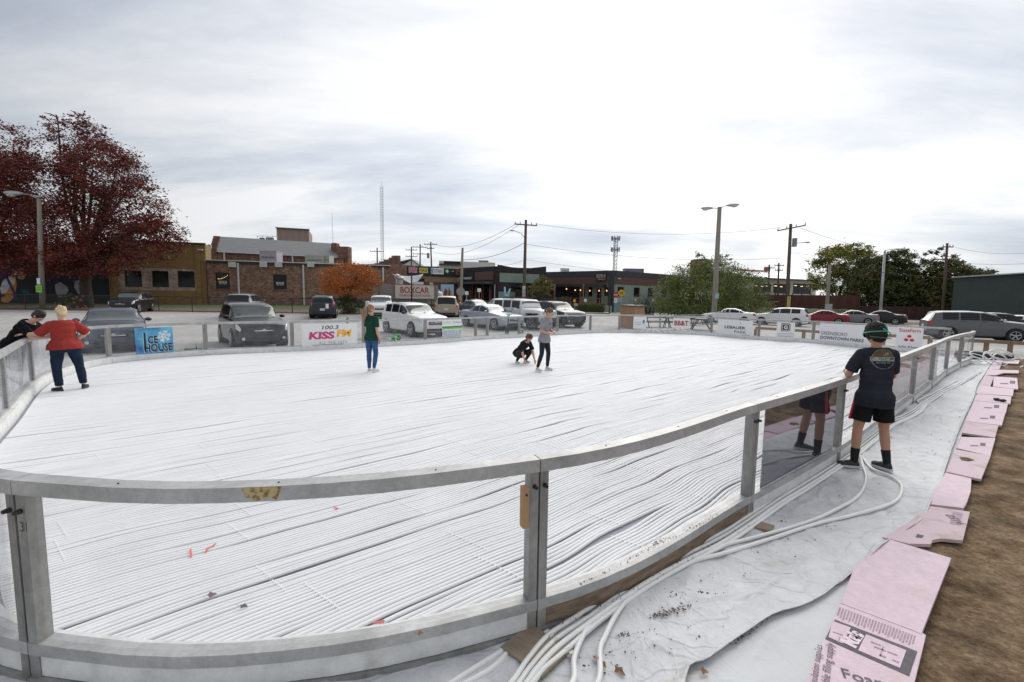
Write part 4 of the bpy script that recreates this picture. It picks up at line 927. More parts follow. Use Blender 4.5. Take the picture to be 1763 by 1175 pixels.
# rooftop units, chimney
def hvac(lab, px, d, py0, py1, wpx, mat, dep=1.6):
    a = at(px-wpx/2, py1, d); b = at(px+wpx/2, py1, d); t = at(px, py0, d); W = (b-a).length; Hh = t.z-a.z; o = thing('rooftop_unit', lab, 'rooftop unit', ((a.x+b.x)/2, a.y+dep/2, a.z))
    m = MB(); m.box((0, 0, Hh/2), (W, dep, Hh)); m.build('casing', mat, o); m = MB(); m.box((0, -dep/2-.012, Hh*.5), (W*.8, .02, Hh*.12)); m.build('grille', gry, o); m = MB(); m.box((0, 0, Hh+.04), (W*1.04, dep*1.04, .08)); m.build('lid', mat, o); return o
lav = M('lavender_grey_metal', (.42, .38, .44), .5, .1, .08, 2); gm_ = M('greenish_grey_metal', (.38, .41, .34), .5, .1, .1, 3)
hvac('lavender grey air handler on the brick building roof', 462, 60, 433.5, 453, 29, lav); hvac('wide greenish rooftop unit on the brick building, left half', 541, 61, 441, 455, 31, gm_); hvac('wide greenish rooftop unit on the brick building, right half', 562, 61.5, 441, 455, 10, gm_)
# gabled building behind
A, B = wp(371, 67), wp(588, 75)
o, L = building('gabled_brick_building', 'brick building with a long grey pitched roof behind the brick bar', A, B, 1, 8.1, 12, red_brick, roofz=7.9)
m = MB(); m.quad((.3, -.3, 8.1), (L-.3, -.3, 8.1), (L-.3, 6, 10.9), (.3, 6, 10.9)); m.quad((.3, 12.3, 8.1), (.3, 6, 10.9), (L-.3, 6, 10.9), (L-.3, 12.3, 8.1)); q = m.build('pitched_roof', roof_m, o); so_ = q.modifiers.new('s', 'SOLIDIFY'); so_.thickness = .15
for x in (.0, L):
    m = MB()
    for i in range(6): yy = i*1.05; m.box((x, yy+.4, (5+8.5+i*.47)/2), (.9, 1.0, 3.5+i*.47))
    for i in range(6): yy = 12-i*1.05; m.box((x, yy-.4, (5+8.5+i*.47)/2), (.88, 1.0, 3.5+i*.47))
    m.build('stepped_parapet', red_brick, o)
m = MB(); m.box((L/2, -.35, 8.05), (L-1.2, .14, .14)); m.build('gutter', trim_w, o)
for px in (386.5, 503.5):
    s, z = onp(A, B, px, 445); m = MB(); m.cyl((s, -.2, 5.5), (s, -.2, 8.0), .12, n=8); m.build('downpipe', trim_w, o)
a = at(592, 417, 77); m = MB()
o2 = thing('brick_chimney', 'stepped brick chimney at the right end of the grey pitched roof', 'chimney', (a.x, a.y, 4)); m.box((0, 0, 3), (2.0, 1.6, 6)); m.build('stack', red_brick, o2); m = MB(); m.box((-1.5, 0, 3.3), (.9, 1, 6.4)); m.build('flue', red_brick, o2); m = MB(); m.box((-1.5, 0, 6.55), (.6, .6, .12)); m.build('cap', cop, o2)
# penthouse block
A, B = wp(441, 92), wp(571, 96); o, L = building('rear_brick_building', 'distant red brick building rising behind the grey pitched roof', A, B, 2, 12.4, 12, red_brick)
A, B = wp(480, 93), wp(535, 95); o, L = building('roof_penthouse', 'tan metal penthouse box on top of the distant brick building', A, B, 11, 15.2, 9, tan_block); m = MB(); m.box((L/2, -.1, 15.25), (L+.3, .5, .2)); m.build('coping', cop, o)
for i in range(5):
    m = MB(); m.box((L*(i+.5)/5, -.02, 13), (.05, .04, 4)); m.build('seam', gry, o)
a = at(461, 416, 91); o = thing('machine_deck', 'open steel frame with small machines on the distant brick building', 'machine deck', a)
for i in range(5):
    m = MB(); m.cyl((-2+i, 0, 0), (-2+i, 0, 1.1), .05, n=6); m.build('post', alu, o)
m = MB(); m.bar((-2, 0, 1.0), (2, 0, 1.0), .08, .08); m.build('rail', alu, o); m = MB(); m.box((.2, .4, .4), (1.2, .8, .8)); m.build('fan_box', gry, o); m = MB(); m.box((-1.3, .4, .35), (.7, .7, .7)); m.build('fan_box', black_m, o)
# sloping brick parapet building + chimney at right end of the bar
A, B = wp(590, 66), wp(671.5, 62); o, L = building('sloped_brick_building', 'brick building with a stepped parapet at the right end of the brick bar', A, B, 3, 6.35, 6, red_brick)
m = MB()
for i in range(5): m.box((L*(.55+.1*i), 2, 6.45+.12*i), (L*.1, .4, .3+.24*i))
m.build('stepped_parapet', red_brick, o); a = at(664, 446, 63); m = MB(); m.box((L-1.0, 2.4, 6.9), (.9, .8, 1.4)); m.build('chimney', tan_block, o)
# white gabled house
a = at(693, 456, 105); o = thing('gabled_house', 'distant white gabled house with tall windows beyond the crossing poles', 'house', (a.x, a.y, 3))
pale_w = M('pale_blue_white_siding', (.52, .56, .60), .7, 0, .06, 3)
m = MB(); m.box((-1.5, 3, 2.75), (8, 6, 5.5)); m.build('wall', pale_w, o)
m = MB(); m.slab([(-.5, 5.5), (4.4, 5.5), (2.2, 7.3)], 5.9); q = m.build('gable', pale_w, o); m = MB(); m.quad((-6, -.3, 5.5), (2.1, -.3, 7.45), (2.1, 6.3, 7.45), (-6, 6.3, 5.5)); m.quad((2.1, -.3, 7.45), (5, -.3, 5.3), (5, 6.3, 5.3), (2.1, 6.3, 7.45)); q = m.build('roof', roof_m, o); q.modifiers.new('s', 'SOLIDIFY').thickness = .15
for x in (-4.6, -3.3, -2.0, .4, 1.6):
    m = MB(); m.box((x, -.03, 4.2), (.6, .06, 1.7)); m.build('window', winglass, o)
# mid-distance low buildings
A, B = wp(672.5, 78), wp(757, 80); o, L = building('far_brick_building', 'dark brown brick building behind the row of banners', A, B, 2, 6.9, 8, brick('dark_brown_brick', (.10, .055, .045), (.17, .09, .07), (.12, .1, .09)))
m = MB(); m.box((L*.75, -.05, 7.0), (L*.5, .4, .3)); m.build('coping', cop, o)
m = MB(); m.box((L*.62, -.15, 6.2), (L*.5, .3, .12)); m.build('gutter', trim_w, o)
A, B = wp(756, 79), wp(852, 82); hs = [H(A, B, 764, 449.5, 793, 457.5)]
o, L = building('white_low_building', 'white painted low building with an upper band of windows behind the awnings', A, B, 2, 7.3, 8, trim_w, hs)
s0, _ = onp(A, B, 797, 450); m = MB(); m.box(((s0+L)/2, -.02, 6.5), (L-s0, .05, 1.0)); m.build('brick_band', red_brick, o)
s0, _ = onp(A, B, 756, 450); s1, _ = onp(A, B, 794, 450); m = MB(); m.box(((s0+s1)/2, -.3, 7.5), (s1-s0, 1.4, .18)); m.build('canopy', cop, o)
hvac('tan rooftop unit on the white low building', 832, 84, 449.5, 456, 16, tan_block)
# bar frontage with navy parapet
A, B = wp(672.5, 64), wp(790, 69.5)
hs = [H(A, B, 675, 478, 706, 530)+['skip'], H(A, B, 713, 479, 731, 490)]
tb = M('tan_brown_block', (.26, .17, .10), .8, 0, .15, 3, stretch=(1, 1, 3)); 
o, L = building('bar_frontage', 'bar frontage with a navy parapet carrying a row of banners', A, B, 0, 6.15, 9, tb, hs)
m = MB(); m.box((L/2, -.06, 5.55), (L-.01, .10, 1.25)); m.build('parapet_band', navyw, o); zb, = [onp(A, B, 730, 486)[1]]
s0, _ = onp(A, B, 708, 490); m = MB(); m.box(((s0+L)/2, -.02, 2.1), (L-s0-.1, .05, 4.0)); m.build('brown_cladding', maroon, o)
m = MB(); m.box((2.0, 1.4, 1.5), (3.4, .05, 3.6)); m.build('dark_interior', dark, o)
for x in (.5, 1.3, 2.1): m = MB(); m.box((x, .4, 2.2), (.14, .14, 3.6)); m.build('timber_post', brownwood, o)
def banner(lab, x0, x1, y0, y1, mat, txt=None, tm=None):
    s0, z0 = onp(A, B, x0, y1); s1, z1 = onp(A, B, x1, y0); s0_, z00 = onp(A, B, x0, y1)
    u = Vector((B[0]-A[0], B[1]-A[1], 0)).normalized(); n_ = Vector((u.y, -u.x, 0)); c = Vector((A[0], A[1], 0))+u*(s0+s1)/2+n_*.16
    o = thing('banner', lab, 'banner', (c.x, c.y, (z0+z1)/2), math.atan2(u.y, u.x)); m = MB(); m.box((0, 0, 0), (s1-s0, .05, z1-z0)); m.build('board', mat, o)
    if txt: lettering(txt, tm, o, (0, -.03, 0), 1, wid=(s1-s0)*.86, hgt=(z1-z0)*.6, bold=.02)
    return o, s1-s0, z1-z0
banner('small pink and grey banner on the navy parapet', 703, 717.5, 461, 470, M('pink_grey_vinyl', (.5, .33, .38), .6, 0, .15, 4), 'SCOOPS', red_l)
banner('yellow banner reading FORGE on the navy parapet', 721, 736, 462, 470, M('yellow_vinyl', (.70, .58, .10), .6), 'FORGE', blk)
ob, W, Hh = banner('white banner with a blue square reading SOUTHEND on the navy parapet', 741, 763, 462.5, 472, sw, 'SOUTHEND', gry); m = MB(); m.box((-W*.42, -.035, 0), (W*.12, .02, Hh*.9)); m.build('emblem', M('sky_blue_print', (.05, .3, .55), .5), ob)
s, z = onp(A, B, 769, 467.5); u = Vector((B[0]-A[0], B[1]-A[1], 0)).normalized(); n_ = Vector((u.y, -u.x, 0)); c = Vector((A[0], A[1], z))+u*s+n_*.2
o = thing('disc_sign', 'round green sign on the navy parapet', 'sign', c, math.atan2(u.y, u.x)); m = MB(); m.cyl((0, 0, 0), (0, .05, 0), .30, n=20); m.build('disc', M('bright_green', (.10, .45, .15), .5), o); m = MB(); m.cyl((0, -.02, 0), (0, 0, 0), .16, n=14); m.build('ring', sw, o)
banner('rust brown banner at the right end of the navy parapet', 784, 794, 465, 473, M('rust_vinyl', (.26, .09, .04), .7), 'BREW', M('rust_dark', (.12, .04, .02)))
s, z = onp(A, B, 778, 467.5); c = Vector((A[0], A[1], z))+u*s+n_*.2; o = thing('logo_sign', 'small orange animal-shaped sign between the green disc and rust banner', 'sign', c, math.atan2(u.y, u.x)); m = MB(); m.slab([(-.3, -.1), (-.1, 0), (.2, .15), (.3, .05), (.15, -.12), (-.05, -.08)], .05); m.build('cutout', M('orange_brown', (.5, .25, .1), .6), o)
# shade sail
sailm = M('grey_shade_sail', (.34, .36, .40), .7, 0, .06, 2)
P = [at(674, 472, 60), at(729, 472, 62), at(707, 489, 58)]; c = sum(P, Vector())/3; m = MB(); n = 8; V = []
for i in range(n+1):
    for j in range(n+1-i):
        a_, b_ = i/n, j/n; q = P[0]*(1-a_-b_)+P[1]*a_+P[2]*b_-c; q.z -= 1.6*a_*b_*1.0+1.2*(1-a_-b_)*a_; V.append(q)
ix = lambda i, j: i*(n+1)-i*(i-1)//2+j
F = []
for i in range(n):
    for j in range(n-i):
        F.append((ix(i, j), ix(i+1, j), ix(i, j+1)))
        if j < n-i-1: F.append((ix(i+1, j), ix(i+1, j+1), ix(i, j+1)))
m.add(V, F); o = m.build('shade_sail', sailm, smooth=True); o.location = c; o.modifiers.new('s', 'SOLIDIFY').thickness = .02; tag(o, 'grey triangular shade sail strung above the white food trailer', 'shade sail')
# dark corner restaurant
A, B = wp(790.5, 69.5), wp(857, 63.5)
hs = [H(A, B, 812, 489, 818, 523), H(A, B, 820, 489, 829, 523), H(A, B, 831, 489, 842, 523), H(A, B, 845, 489, 850, 523)]
o, L = building('corner_restaurant', 'black brick corner restaurant with brown timber doors under a flat awning', A, B, -.2, 6.3, 8, dk_brick, hs, frame=brownwood)
s0, z0 = onp(A, B, 816, 480); m = MB(); m.box(((s0+L)/2-.3, -.05, 5.0), (L-s0-1.2, .08, 1.2)); m.build('cladding_band', maroon, o)
s1, _ = onp(A, B, 792, 480); m = MB(); m.box(((s0)/2, -.05, 5.2), (s0-.1, .08, 1.0)); m.build('navy_band', navyw, o)
m = MB(); m.box((L/2-.4, -.9, 4.0), (L-.6, 1.7, .28)); m.build('awning', M('awning_slate', (.07, .08, .09), .4, .2), o)
for h in hs:
    m = MB(); m.box((h[0]-.12, -.05, 1.5), (.2, .1, 3.2)); m.build('timber_jamb', brownwood, o)
m = MB(); m.cyl((L-.5, -.12, 0), (L-.5, -.12, 3.8), .09, n=8); m.build('downpipe', alu, o)
lettering('NEIGHBORHOOD MARKET', sw, o, (L*.04, -.12, 4.75), 1, wid=5.5, hgt=.34, bold=.02)
A, B = wp(857.5, 63.5), wp(939.5, 67.3)
sA = onp(A, B, 887, 480)[0]
hs = [H(A, B, 887, 490, 898, 530)+['skip'], H(A, B, 905, 490, 932, 530)+['skip']]
o, L = building('green_fronted_shop', 'sage green and black brick shop front behind the white jeep', A, B, -.2, 6.0, 8.01, dk_brick, hs)
m = MB(); s0, z1 = onp(A, B, 860, 470); s1, z0 = onp(A, B, 928, 488); m.box(((s0+s1)/2, -.03, (z0+z1)/2), (s1-s0, .05, z1-z0)); m.build('green_panel', sage, o)
m = MB(); m.box((sA/2, -.03, 1.4), (sA-.1, .05, 2.8)); m.build('green_panel', sage, o)
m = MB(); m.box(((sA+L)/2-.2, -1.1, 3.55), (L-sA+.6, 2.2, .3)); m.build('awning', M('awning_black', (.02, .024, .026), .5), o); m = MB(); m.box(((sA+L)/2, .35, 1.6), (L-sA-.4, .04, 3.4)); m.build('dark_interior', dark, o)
for px in (889, 897, 905):
    s, _ = onp(A, B, px, 500); m = MB(); m.box((s, -1.8, 1.6), (.16, .16, 3.6)); m.build('timber_post', brownwood, o)
m = MB(); m.slab([(0, 6.0), (L, 6.0), (L, 6.6), (L*.66, 6.25), (L*.3, 6.2), (0, 6.5)], .25); q = m.build('parapet', dk_brick, o)
# brewery
A, B = wp(939.8, 77.5), wp(1057, 70.7)
hs = [H(A, B, 1000, 494, 1007, 511), H(A, B, 1013, 494, 1019.5, 511), H(A, B, 1027.5, 497, 1035, 523), H(A, B, 1040, 494.5, 1047.5, 510.5)]
hz = lambda y, x=1050: onp(A, B, x, y)[1]
o, L = building('brewery_building', 'sage green and maroon corner brewery with a dark parapet', A, B, -.2, 6.35, 10, sage, hs, frame=brownwood)
zc_, zm, zg = hz(474, 1056), hz(487, 1056), 0
par_m = M('charcoal_parapet', (.035, .042, .048), .7, 0, .15, 3)
m = MB(); m.box((L/2, -.05, (6.35+5.45)/2), (L, .1, .92)); m.build('parapet_band', par_m, o); m = MB(); m.box((L/2, -.03, 4.85), (L-.05, .06, 1.2)); m.build('maroon_band', maroon, o)
s0, _ = onp(A, B, 945, 500); s1, _ = onp(A, B, 1045, 490); m = MB(); m.box(((s0+s1)/2, -1.4, 4.02), (s1-s0, 2.8, .4)); m.build('canopy', M('awning_black', (.02, .024, .026), .5), o)
m = MB(); sd0, _ = onp(A, B, 998, 500); m.box((sd0/2, -.04, 1.9), (sd0, .04, 3.8)); m.build('recess_shade_panel', dark, o)  # flat near-black panel on the wall, painted shade instead of a real hollow
m = MB(); m.box((L-.45, -.07, 2.5), (.9, .14, 5.8)); m.build('corner_pier', par_m, o)
so_, zs = onp(A, B, 1036, 477); m = MB(); m.box((so_, -.22, zs-.02), (1.75, .1, 1.25)); sg = m.build('sign_board', blk, o)
cream = M('cream_letters', (.55, .48, .33), .5)
lettering('SOUTH', cream, sg, (so_-.22, -.28, zs+.12), 1, wid=1.1, hgt=.55, bold=.02); lettering('END', cream, sg, (so_+.60, -.28, zs+.12), 1, wid=.28, hgt=.5, bold=.01); lettering('BREWING CO.', cream, sg, (so_+.1, -.28, zs-.38), 1, wid=1.2, hgt=.18, bold=.01)
for px, py in ((977, 498), (992, 500), (1017, 501), (1033, 501), (1046, 501), (1001, 500)):
    s, z = onp(A, B, px, py); m = MB(); m.ell((s, -.35, z), (.09, .09, .11), 8, 6); m.build('lamp', amber, o)
# deck with timber railing
dA, dB = at(950, 530, 68), at(1049, 530, 65.5); c = Vector((dA.x, dA.y, 0)); u_ = (dB-dA); u_.z = 0; Ld = u_.length; o = thing('deck', 'raised timber deck with railing in front of the brewery', 'deck', c, math.atan2(u_.y, u_.x))
m = MB(); m.box((Ld/2, 2, .5), (Ld, 4.5, .9)); m.build('base', sage, o)
for i in range(13):
    m = MB(); m.box((Ld*i/12, -.2, 1.5), (.12, .12, 1.15)); m.build('baluster_post', brownwood, o)
for z in (2.02, 1.55, 1.1):
    m = MB(); m.bar((0, -.2, z), (Ld, -.2, z), .06, .07); m.build('rail', brownwood, o)
for px in (951, 1001):
    s = (px-950)/99*Ld; m = MB(); m.box((s+.3, -.1, 2.4), (.22, .22, 3.3)); m.build('timber_post', brownwood, o)
# brewery side wall
A, B = wp(1057.4, 70.7), wp(1170, 83)
hs = [H(A, B, 1063.5, 494, 1074, 511), H(A, B, 1091.5, 495, 1101.5, 511.8), H(A, B, 1115.5, 496, 1125, 512), H(A, B, 1139, 497, 1148, 513)]
o, L = building('brewery_side_wing', 'sage green side wing of the brewery with a row of brown-framed windows', A, B, -.2, 6.3, 10.02, sage, hs, frame=brownwood)
m = MB(); m.box((L/2, -.05, 5.9), (L, .1, .9)); m.build('parapet_band', par_m, o); m = MB(); m.box((L/2, -.03, 4.85), (L-.05, .06, 1.2)); m.build('maroon_band', maroon, o)
s, z = onp(A, B, 1064.5, 480); m = MB(); m.box((s, -.2, z), (.4, .2, .18)); m.build('wall_light', trim_w, o)
for px in (1093.5, 1124):
    s, z = onp(A, B, px, 517); m = MB(); m.box((s, -.04, z), (.34, .05, .42)); m.build('notice', sw, o)
hvac('long low grey unit on the roof of the brewery', 1092, 84, 463.5, 470, 33, gry); hvac('small pale dish-like vent on the shop roof beside the brewery', 973, 82, 463, 469, 14, trim_w)
# brown tower behind the bush
A, B = wp(1207, 100), wp(1222.5, 102); o, L = building('brick_tower', 'small brown block tower rising behind the big green bush', A, B, 0, 10.8, 3, M('brown_block', (.19, .12, .08), .8, 0, .15, 2)); m = MB(); m.box((L/2, 1, 10.85), (L+.2, 2.4, .14)); m.build('coping', cop, o)
# white-roofed pavilion
A, B = wp(1290, 88), wp(1404, 97)
hs = [H(A, B, 1298, 488, 1327, 505), H(A, B, 1332, 488.5, 1360, 506), H(A, B, 1366, 488, 1396, 507)]
cr_w = M('cream_white_wall', (.50, .50, .44), .7, 0, .06, 2)
o, L = building('white_roofed_pavilion', 'cream pavilion with a white metal roof and large lit windows', A, B, 0, 6.5, 14, cr_w, hs)
m = MB(); wr_ = M('white_metal_roof', (.75, .76, .78), .4, 0, .03, 2, stretch=(8, 1, 1)); m.quad((-2, -1, 6.4), (L+.6, -1, 6.4), (L-1.5, 7, 8.3), (-2, 7, 8.3)); m.quad((-2, 15, 6.4), (-2, 7, 8.3), (L-1.5, 7, 8.3), (L+.6, 15, 6.4)); m.quad((L+.6, -1, 6.4), (L+.6, 15, 6.4), (L-1.5, 7, 8.3), (L-1.5, 7, 8.3)); q = m.build('roof', wr_, o, fix=False); q.modifiers.new('s', 'SOLIDIFY').thickness = .15
m = MB(); m.box((L/2-1, 7, 8.45), (L*.5, .4, .25)); m.build('ridge_cap', M('rust_red', (.30, .08, .05), .6), o); m = MB(); m.box((L*.7, 7, 8.9), (1.0, .8, .9)); m.build('cupola', M('rust_red', (.30, .08, .05), .6), o); m = MB(); m.box((L/2-.7, -1.03, 6.3), (L+2.4, .12, .3)); m.build('fascia', cop, o)
warm = emit('warm_strip_lamp', (1., .72, .42), 1.3)
for h in hs:
    for i in range(3):
        m = MB(); m.box((h[0]+(h[1]-h[0])*(i+.5)/3, .15, h[3]-.45-.12*(i % 2)), (.7, .03, .1)); m.build('lamp', warm, o)
# green shed wall at the far right
gsh = M('dark_green_block_wall', (.030, .048, .042), .8, 0, .15, 1.2, bump=.2, bscale=6)
A, B = wp(1640, 58), wp(1830, 44); o, L = building('green_warehouse', 'dark green block warehouse at the right edge', A, B, -.5, 5.25, 14, gsh); m = MB(); m.box((L/2, -.06, 5.3), (L+.1, .5, .12)); m.build('coping', alu, o)
for i in range(14):
    m = MB(); m.box((L/2, -.004, .2+i*.36), (L-.05, .006, .018)); m.build('mortar_line', par_m, o)
# small house seen between the trees right
a = at(1574, 530, 71); o = thing('small_cabin', 'small pale cabin half hidden under the dark trees', 'cabin', (a.x, a.y, -.3)); m = MB(); m.box((0, 1.5, 1.1), (5, 3, 2.2)); m.build('wall', M('pale_grey_siding', (.20, .19, .18), .8), o); m = MB(); m.slab([(-3, 2.2), (3, 2.2), (0, 3.3)], 3.3); m.build('roof', roof_m, o)
for x in (-1.2, 1.0): m = MB(); m.box((x, -.03, 1.3), (.9, .06, .8)); m.build('window', winglass, o)
# ------------------------------------------------------------------ trees
bark = M('grey_brown_bark', (.055, .042, .032), .95, 0, .35, 9, bump=.5, bscale=25, stretch=(1, 1, .3))
def leafmat(name, cols, scale=.5):
    if name in MATS: return MATS[name]
    m = bpy.data.materials.new(name); m.use_nodes = True; n = m.node_tree.nodes; l = m.node_tree.links; b = n['Principled BSDF']; b.inputs['Roughness'].default_value = .6; b.inputs['Specular IOR Level'].default_value = .25
    t = n.new('ShaderNodeTexCoord'); no = n.new('ShaderNodeTexNoise'); no.inputs['Scale'].default_value = scale; no.inputs['Detail'].default_value = 8; no.inputs['Roughness'].default_value = .75; l.new(t.outputs['Object'], no.inputs['Vector'])
    r = n.new('ShaderNodeValToRGB'); l.new(no.outputs['Fac'], r.inputs[0]); r.color_ramp.elements[0].position = .3; r.color_ramp.elements[0].color = (*cols[0], 1); r.color_ramp.elements[1].position = .7; r.color_ramp.elements[1].color = (*cols[-1], 1)
    if len(cols) > 2: e = r.color_ramp.elements.new(.5); e.color = (*cols[1], 1)
    l.new(r.outputs[0], b.inputs['Base Color']); MATS[name] = m; return m
def tree(name, lab, loc, Ht, crown, tr, mat, nleaf, ls, seed, th=.28, limbs=9, cat='tree', group=None, dens=.75, holes=.35, multi=1, twig=True):
    """crown: list of ellipsoids (x,y,z,rx,ry,rz) relative to loc; leaves fill the outer shells in clumps"""
    rn = random.Random(seed); o = thing(name, lab, cat, loc, 0, group)
    m = MB(); tips = []
    zt = th*Ht
    bases = [(0, 0)] if multi == 1 else [(rn.uniform(-.3, .3), rn.uniform(-.3, .3)) for _ in range(multi)]
    for bx, by in bases:
        top = Vector((bx*2, by*2, zt)); m.tube([(bx, by, -.2), (bx, by, .15), (bx*1.3+rn.uniform(-.1, .1), by*1.3, zt*.5), top], [tr*1.5, tr*1.1, tr*.92, tr*.8], 10)
        for i in range(max(2, limbs//multi)):
            e = crown[rn.randrange(len(crown))]; an = rn.uniform(0, 2*PI); k = rn.uniform(.35, .85)
            tip = Vector((e[0]+e[3]*k*math.cos(an), e[1]+e[4]*k*math.sin(an), e[2]+e[5]*rn.uniform(-.6, .35)))
            mid = top.lerp(tip, .5)+Vector((rn.uniform(-.1, .1), rn.uniform(-.1, .1), .06))*Ht*.3
            s0 = top-Vector((0, 0, rn.uniform(0, zt*.25))); pth = spline([s0, top.lerp(mid, .4)+Vector((0, 0, .02*Ht)), mid, tip], 3)
            m.tube(pth, [tr*.55*(1-j/(len(pth)))+.015 for j in range(len(pth))], 6)
            for q in range(3 if twig else 0):
                s_ = pth[rn.randrange(3, len(pth))]; t2 = s_+Vector((rn.uniform(-1, 1), rn.uniform(-1, 1), rn.uniform(-.2, .5)))*Ht*.08; m.tube([s_, s_.lerp(t2, .5)+Vector((0, 0, .1)), t2], [tr*.16, tr*.1, .012], 5)
    m.build('trunk', bark, o, smooth=True)
    m = MB(); vol = [e[3]*e[4]*e[5] for e in crown]; tot = sum(vol); ncl = max(12, int(nleaf/34)); cl = []
    while len(cl) < ncl:
        r_ = rn.random()*tot; k = 0
        while r_ > vol[k]: r_ -= vol[k]; k += 1
        e = crown[k]; d = Vector((rn.gauss(0, 1), rn.gauss(0, 1), rn.gauss(0, 1))).normalized(); rad = rn.uniform(.45, 1)**.6
        p = Vector((e[0]+d.x*e[3]*rad, e[1]+d.y*e[4]*rad, e[2]+d.z*e[5]*rad))
        if noise.noise(p*(2.4/max(e[3], 1))+Vector((seed, 0, 0))) < -.5+holes: continue
        cl.append((p, max(e[3], e[5])*rn.uniform(.10, .2)))
    per = nleaf//ncl; V = m.v; F = m.f
    for p, cr_ in cl:
        for _ in range(per):
            q = p+Vector((rn.gauss(0, 1), rn.gauss(0, 1), rn.gauss(0, .6)))*cr_*.75
            s_ = ls*rn.uniform(.6, 1.3); a = Vector((rn.gauss(0, 1), rn.gauss(0, 1), rn.gauss(0, .5))).normalized(); b = a.cross(Vector((rn.gauss(0, 1), rn.gauss(0, 1), rn.gauss(0, 1)))).normalized()
            k = len(V); V.append(tuple(q-a*s_)); V.append(tuple(q+b*s_*.45+a*s_*.1)); V.append(tuple(q+a*s_)); V.append(tuple(q-b*s_*.45+a*s_*.1)); F.append((k, k+1, k+2, k+3)); m.m.append(0)
    m.build('crown', mat, o, fix=False); return o
red_lf = leafmat('dark_red_leaves', [(.06, .015, .014), (.15, .036, .028), (.26, .065, .042)], .35)
org_lf = leafmat('orange_leaves', [(.16, .13, .035), (.44, .135, .03), (.62, .20, .05)], .7); grn_lf = leafmat('olive_green_leaves', [(.06, .08, .025), (.16, .195, .055), (.32, .31, .10)], .5)
yel_lf = leafmat('yellow_green_leaves', [(.06, .09, .02), (.20, .21, .04), (.42, .34, .06)], .3); drk_lf = leafmat('dark_green_leaves', [(.03, .05, .02), (.075, .105, .035), (.16, .17, .06)], .4)
brn_lf = leafmat('brown_green_leaves', [(.04, .06, .022), (.10, .115, .04), (.23, .14, .055)], .3)
def gb(px, d): p = at(px, 520, d); return Vector((p.x, p.y, bank(p.x, p.y) if (d < 56 and p.x < -6 and d > 39) else gz(p.x, p.y)))
# big maroon tree: crown ellipsoids given by picture position and radius at its distance
def crown_px(base, d, L):
    out = []
    for px, py, rx, rz in L:
        p = at(px, py, d); k = d/FPX; out.append((p.x-base.x, p.y-base.y+random.Random(px).uniform(-1, 1)*rx*k*.5, p.z-base.z, rx*k*.93, rx*k*.85, rz*k))
    return out
b = gb(150, 45); L = [(110, 235, 48, 42), (150, 290, 70, 55), (200, 300, 55, 45), (225, 360, 65, 45), (90, 330, 75, 55), (130, 400, 90, 55), (230, 415, 68, 38), (285, 405, 36, 22), (60, 420, 60, 60), (180, 450, 70, 30), (95, 200, 22, 16), (145, 215, 25, 20), (262, 395, 40, 25)]
tree('maroon_tree', 'tall maroon-leaved tree with the thick trunk at the left', b, 20, crown_px(b, 45, L), .48, red_lf, 62000, .125, 3, th=.2, limbs=20, group=None)
b = gb(-25, 44); L = [(10, 260, 45, 50), (-30, 320, 80, 70), (10, 370, 50, 60), (-40, 430, 80, 50), (40, 290, 25, 30)]
tree('maroon_tree', 'second maroon-leaved tree cut off by the left edge', b, 18, crown_px(b, 44, L), .4, red_lf, 30000, .125, 5, th=.2, limbs=10)
b = gb(604, 41.5); L = [(605, 478, 52, 22), (580, 488, 30, 18), (632, 486, 28, 18), (605, 500, 46, 13), (610, 464, 30, 12)]
tree('orange_maple', 'small spreading maple with bright orange leaves before the brick wall', b, 4.5, crown_px(b, 41.5, L), .10, org_lf, 15000, .075, 8, th=.35, limbs=10, multi=3)
b = gb(603, 40.8); L = [(603, 525, 24, 16), (588, 522, 12, 10), (615, 522, 14, 12)]
tree('evergreen_shrub', 'dark green shrub growing under the orange maple', b, 1.6, crown_px(b, 40.8, L), .05, drk_lf, 3500, .08, 9, th=.2, limbs=5, cat='shrub', multi=2)
b = gb(127, 43); L = [(127, 517, 16, 12), (140, 524, 12, 9), (110, 522, 9, 7)]
o = tree('flowering_shrub', 'rose bush dotted with pink flowers beside the big trunk', b, 1.2, crown_px(b, 43, L), .04, drk_lf, 1800, .07, 10, th=.2, limbs=4, cat='shrub', multi=2)
pk = M('pink_petal', (.65, .10, .16), .6); rq = random.Random(3); m = MB()
for i in range(26):
    p = at(rq.uniform(92, 150), rq.uniform(508, 530), 42.4+rq.uniform(-.4, .4)); q = p-b; m.ell(q, (.07, .07, .06), 6, 4)
m.build('blossom', pk, o)
# big bush in the right middle
b = gt(1229, 549); d = b.y+1.2; b = Vector((at(1215, 520, d).x, d, gz(10, d)))
L = [(1215, 500, 72, 44), (1165, 508, 42, 36), (1268, 505, 48, 40), (1190, 478, 35, 28), (1240, 475, 42, 34), (1215, 535, 85, 16), (1285, 520, 38, 26), (1150, 528, 30, 18), (1203, 450, 18, 20), (1252, 450, 16, 16), (1150, 492, 20, 14)]
tree('crape_myrtle', 'broad green bushy tree behind the white park signs', b, 7, crown_px(b, d, L), .09, grn_lf, 48000, .115, 12, th=.15, limbs=24, multi=6, holes=.22)
b = gb(932, 58); L = [(932, 492, 18, 17), (925, 500, 15, 12), (942, 498, 14, 12)]
tree('young_tree', 'young yellow-green tree beside the brewery deck', b, 5, crown_px(b, 58, L), .07, leafmat('olive_yellow_leaves', [(.07, .08, .02), (.17, .16, .05), (.26, .20, .06)], .6), 4500, .10, 14, th=.3, limbs=6)
bare = leafmat('bare_twig_tone', [(.05, .035, .028), (.10, .07, .055)], 1)
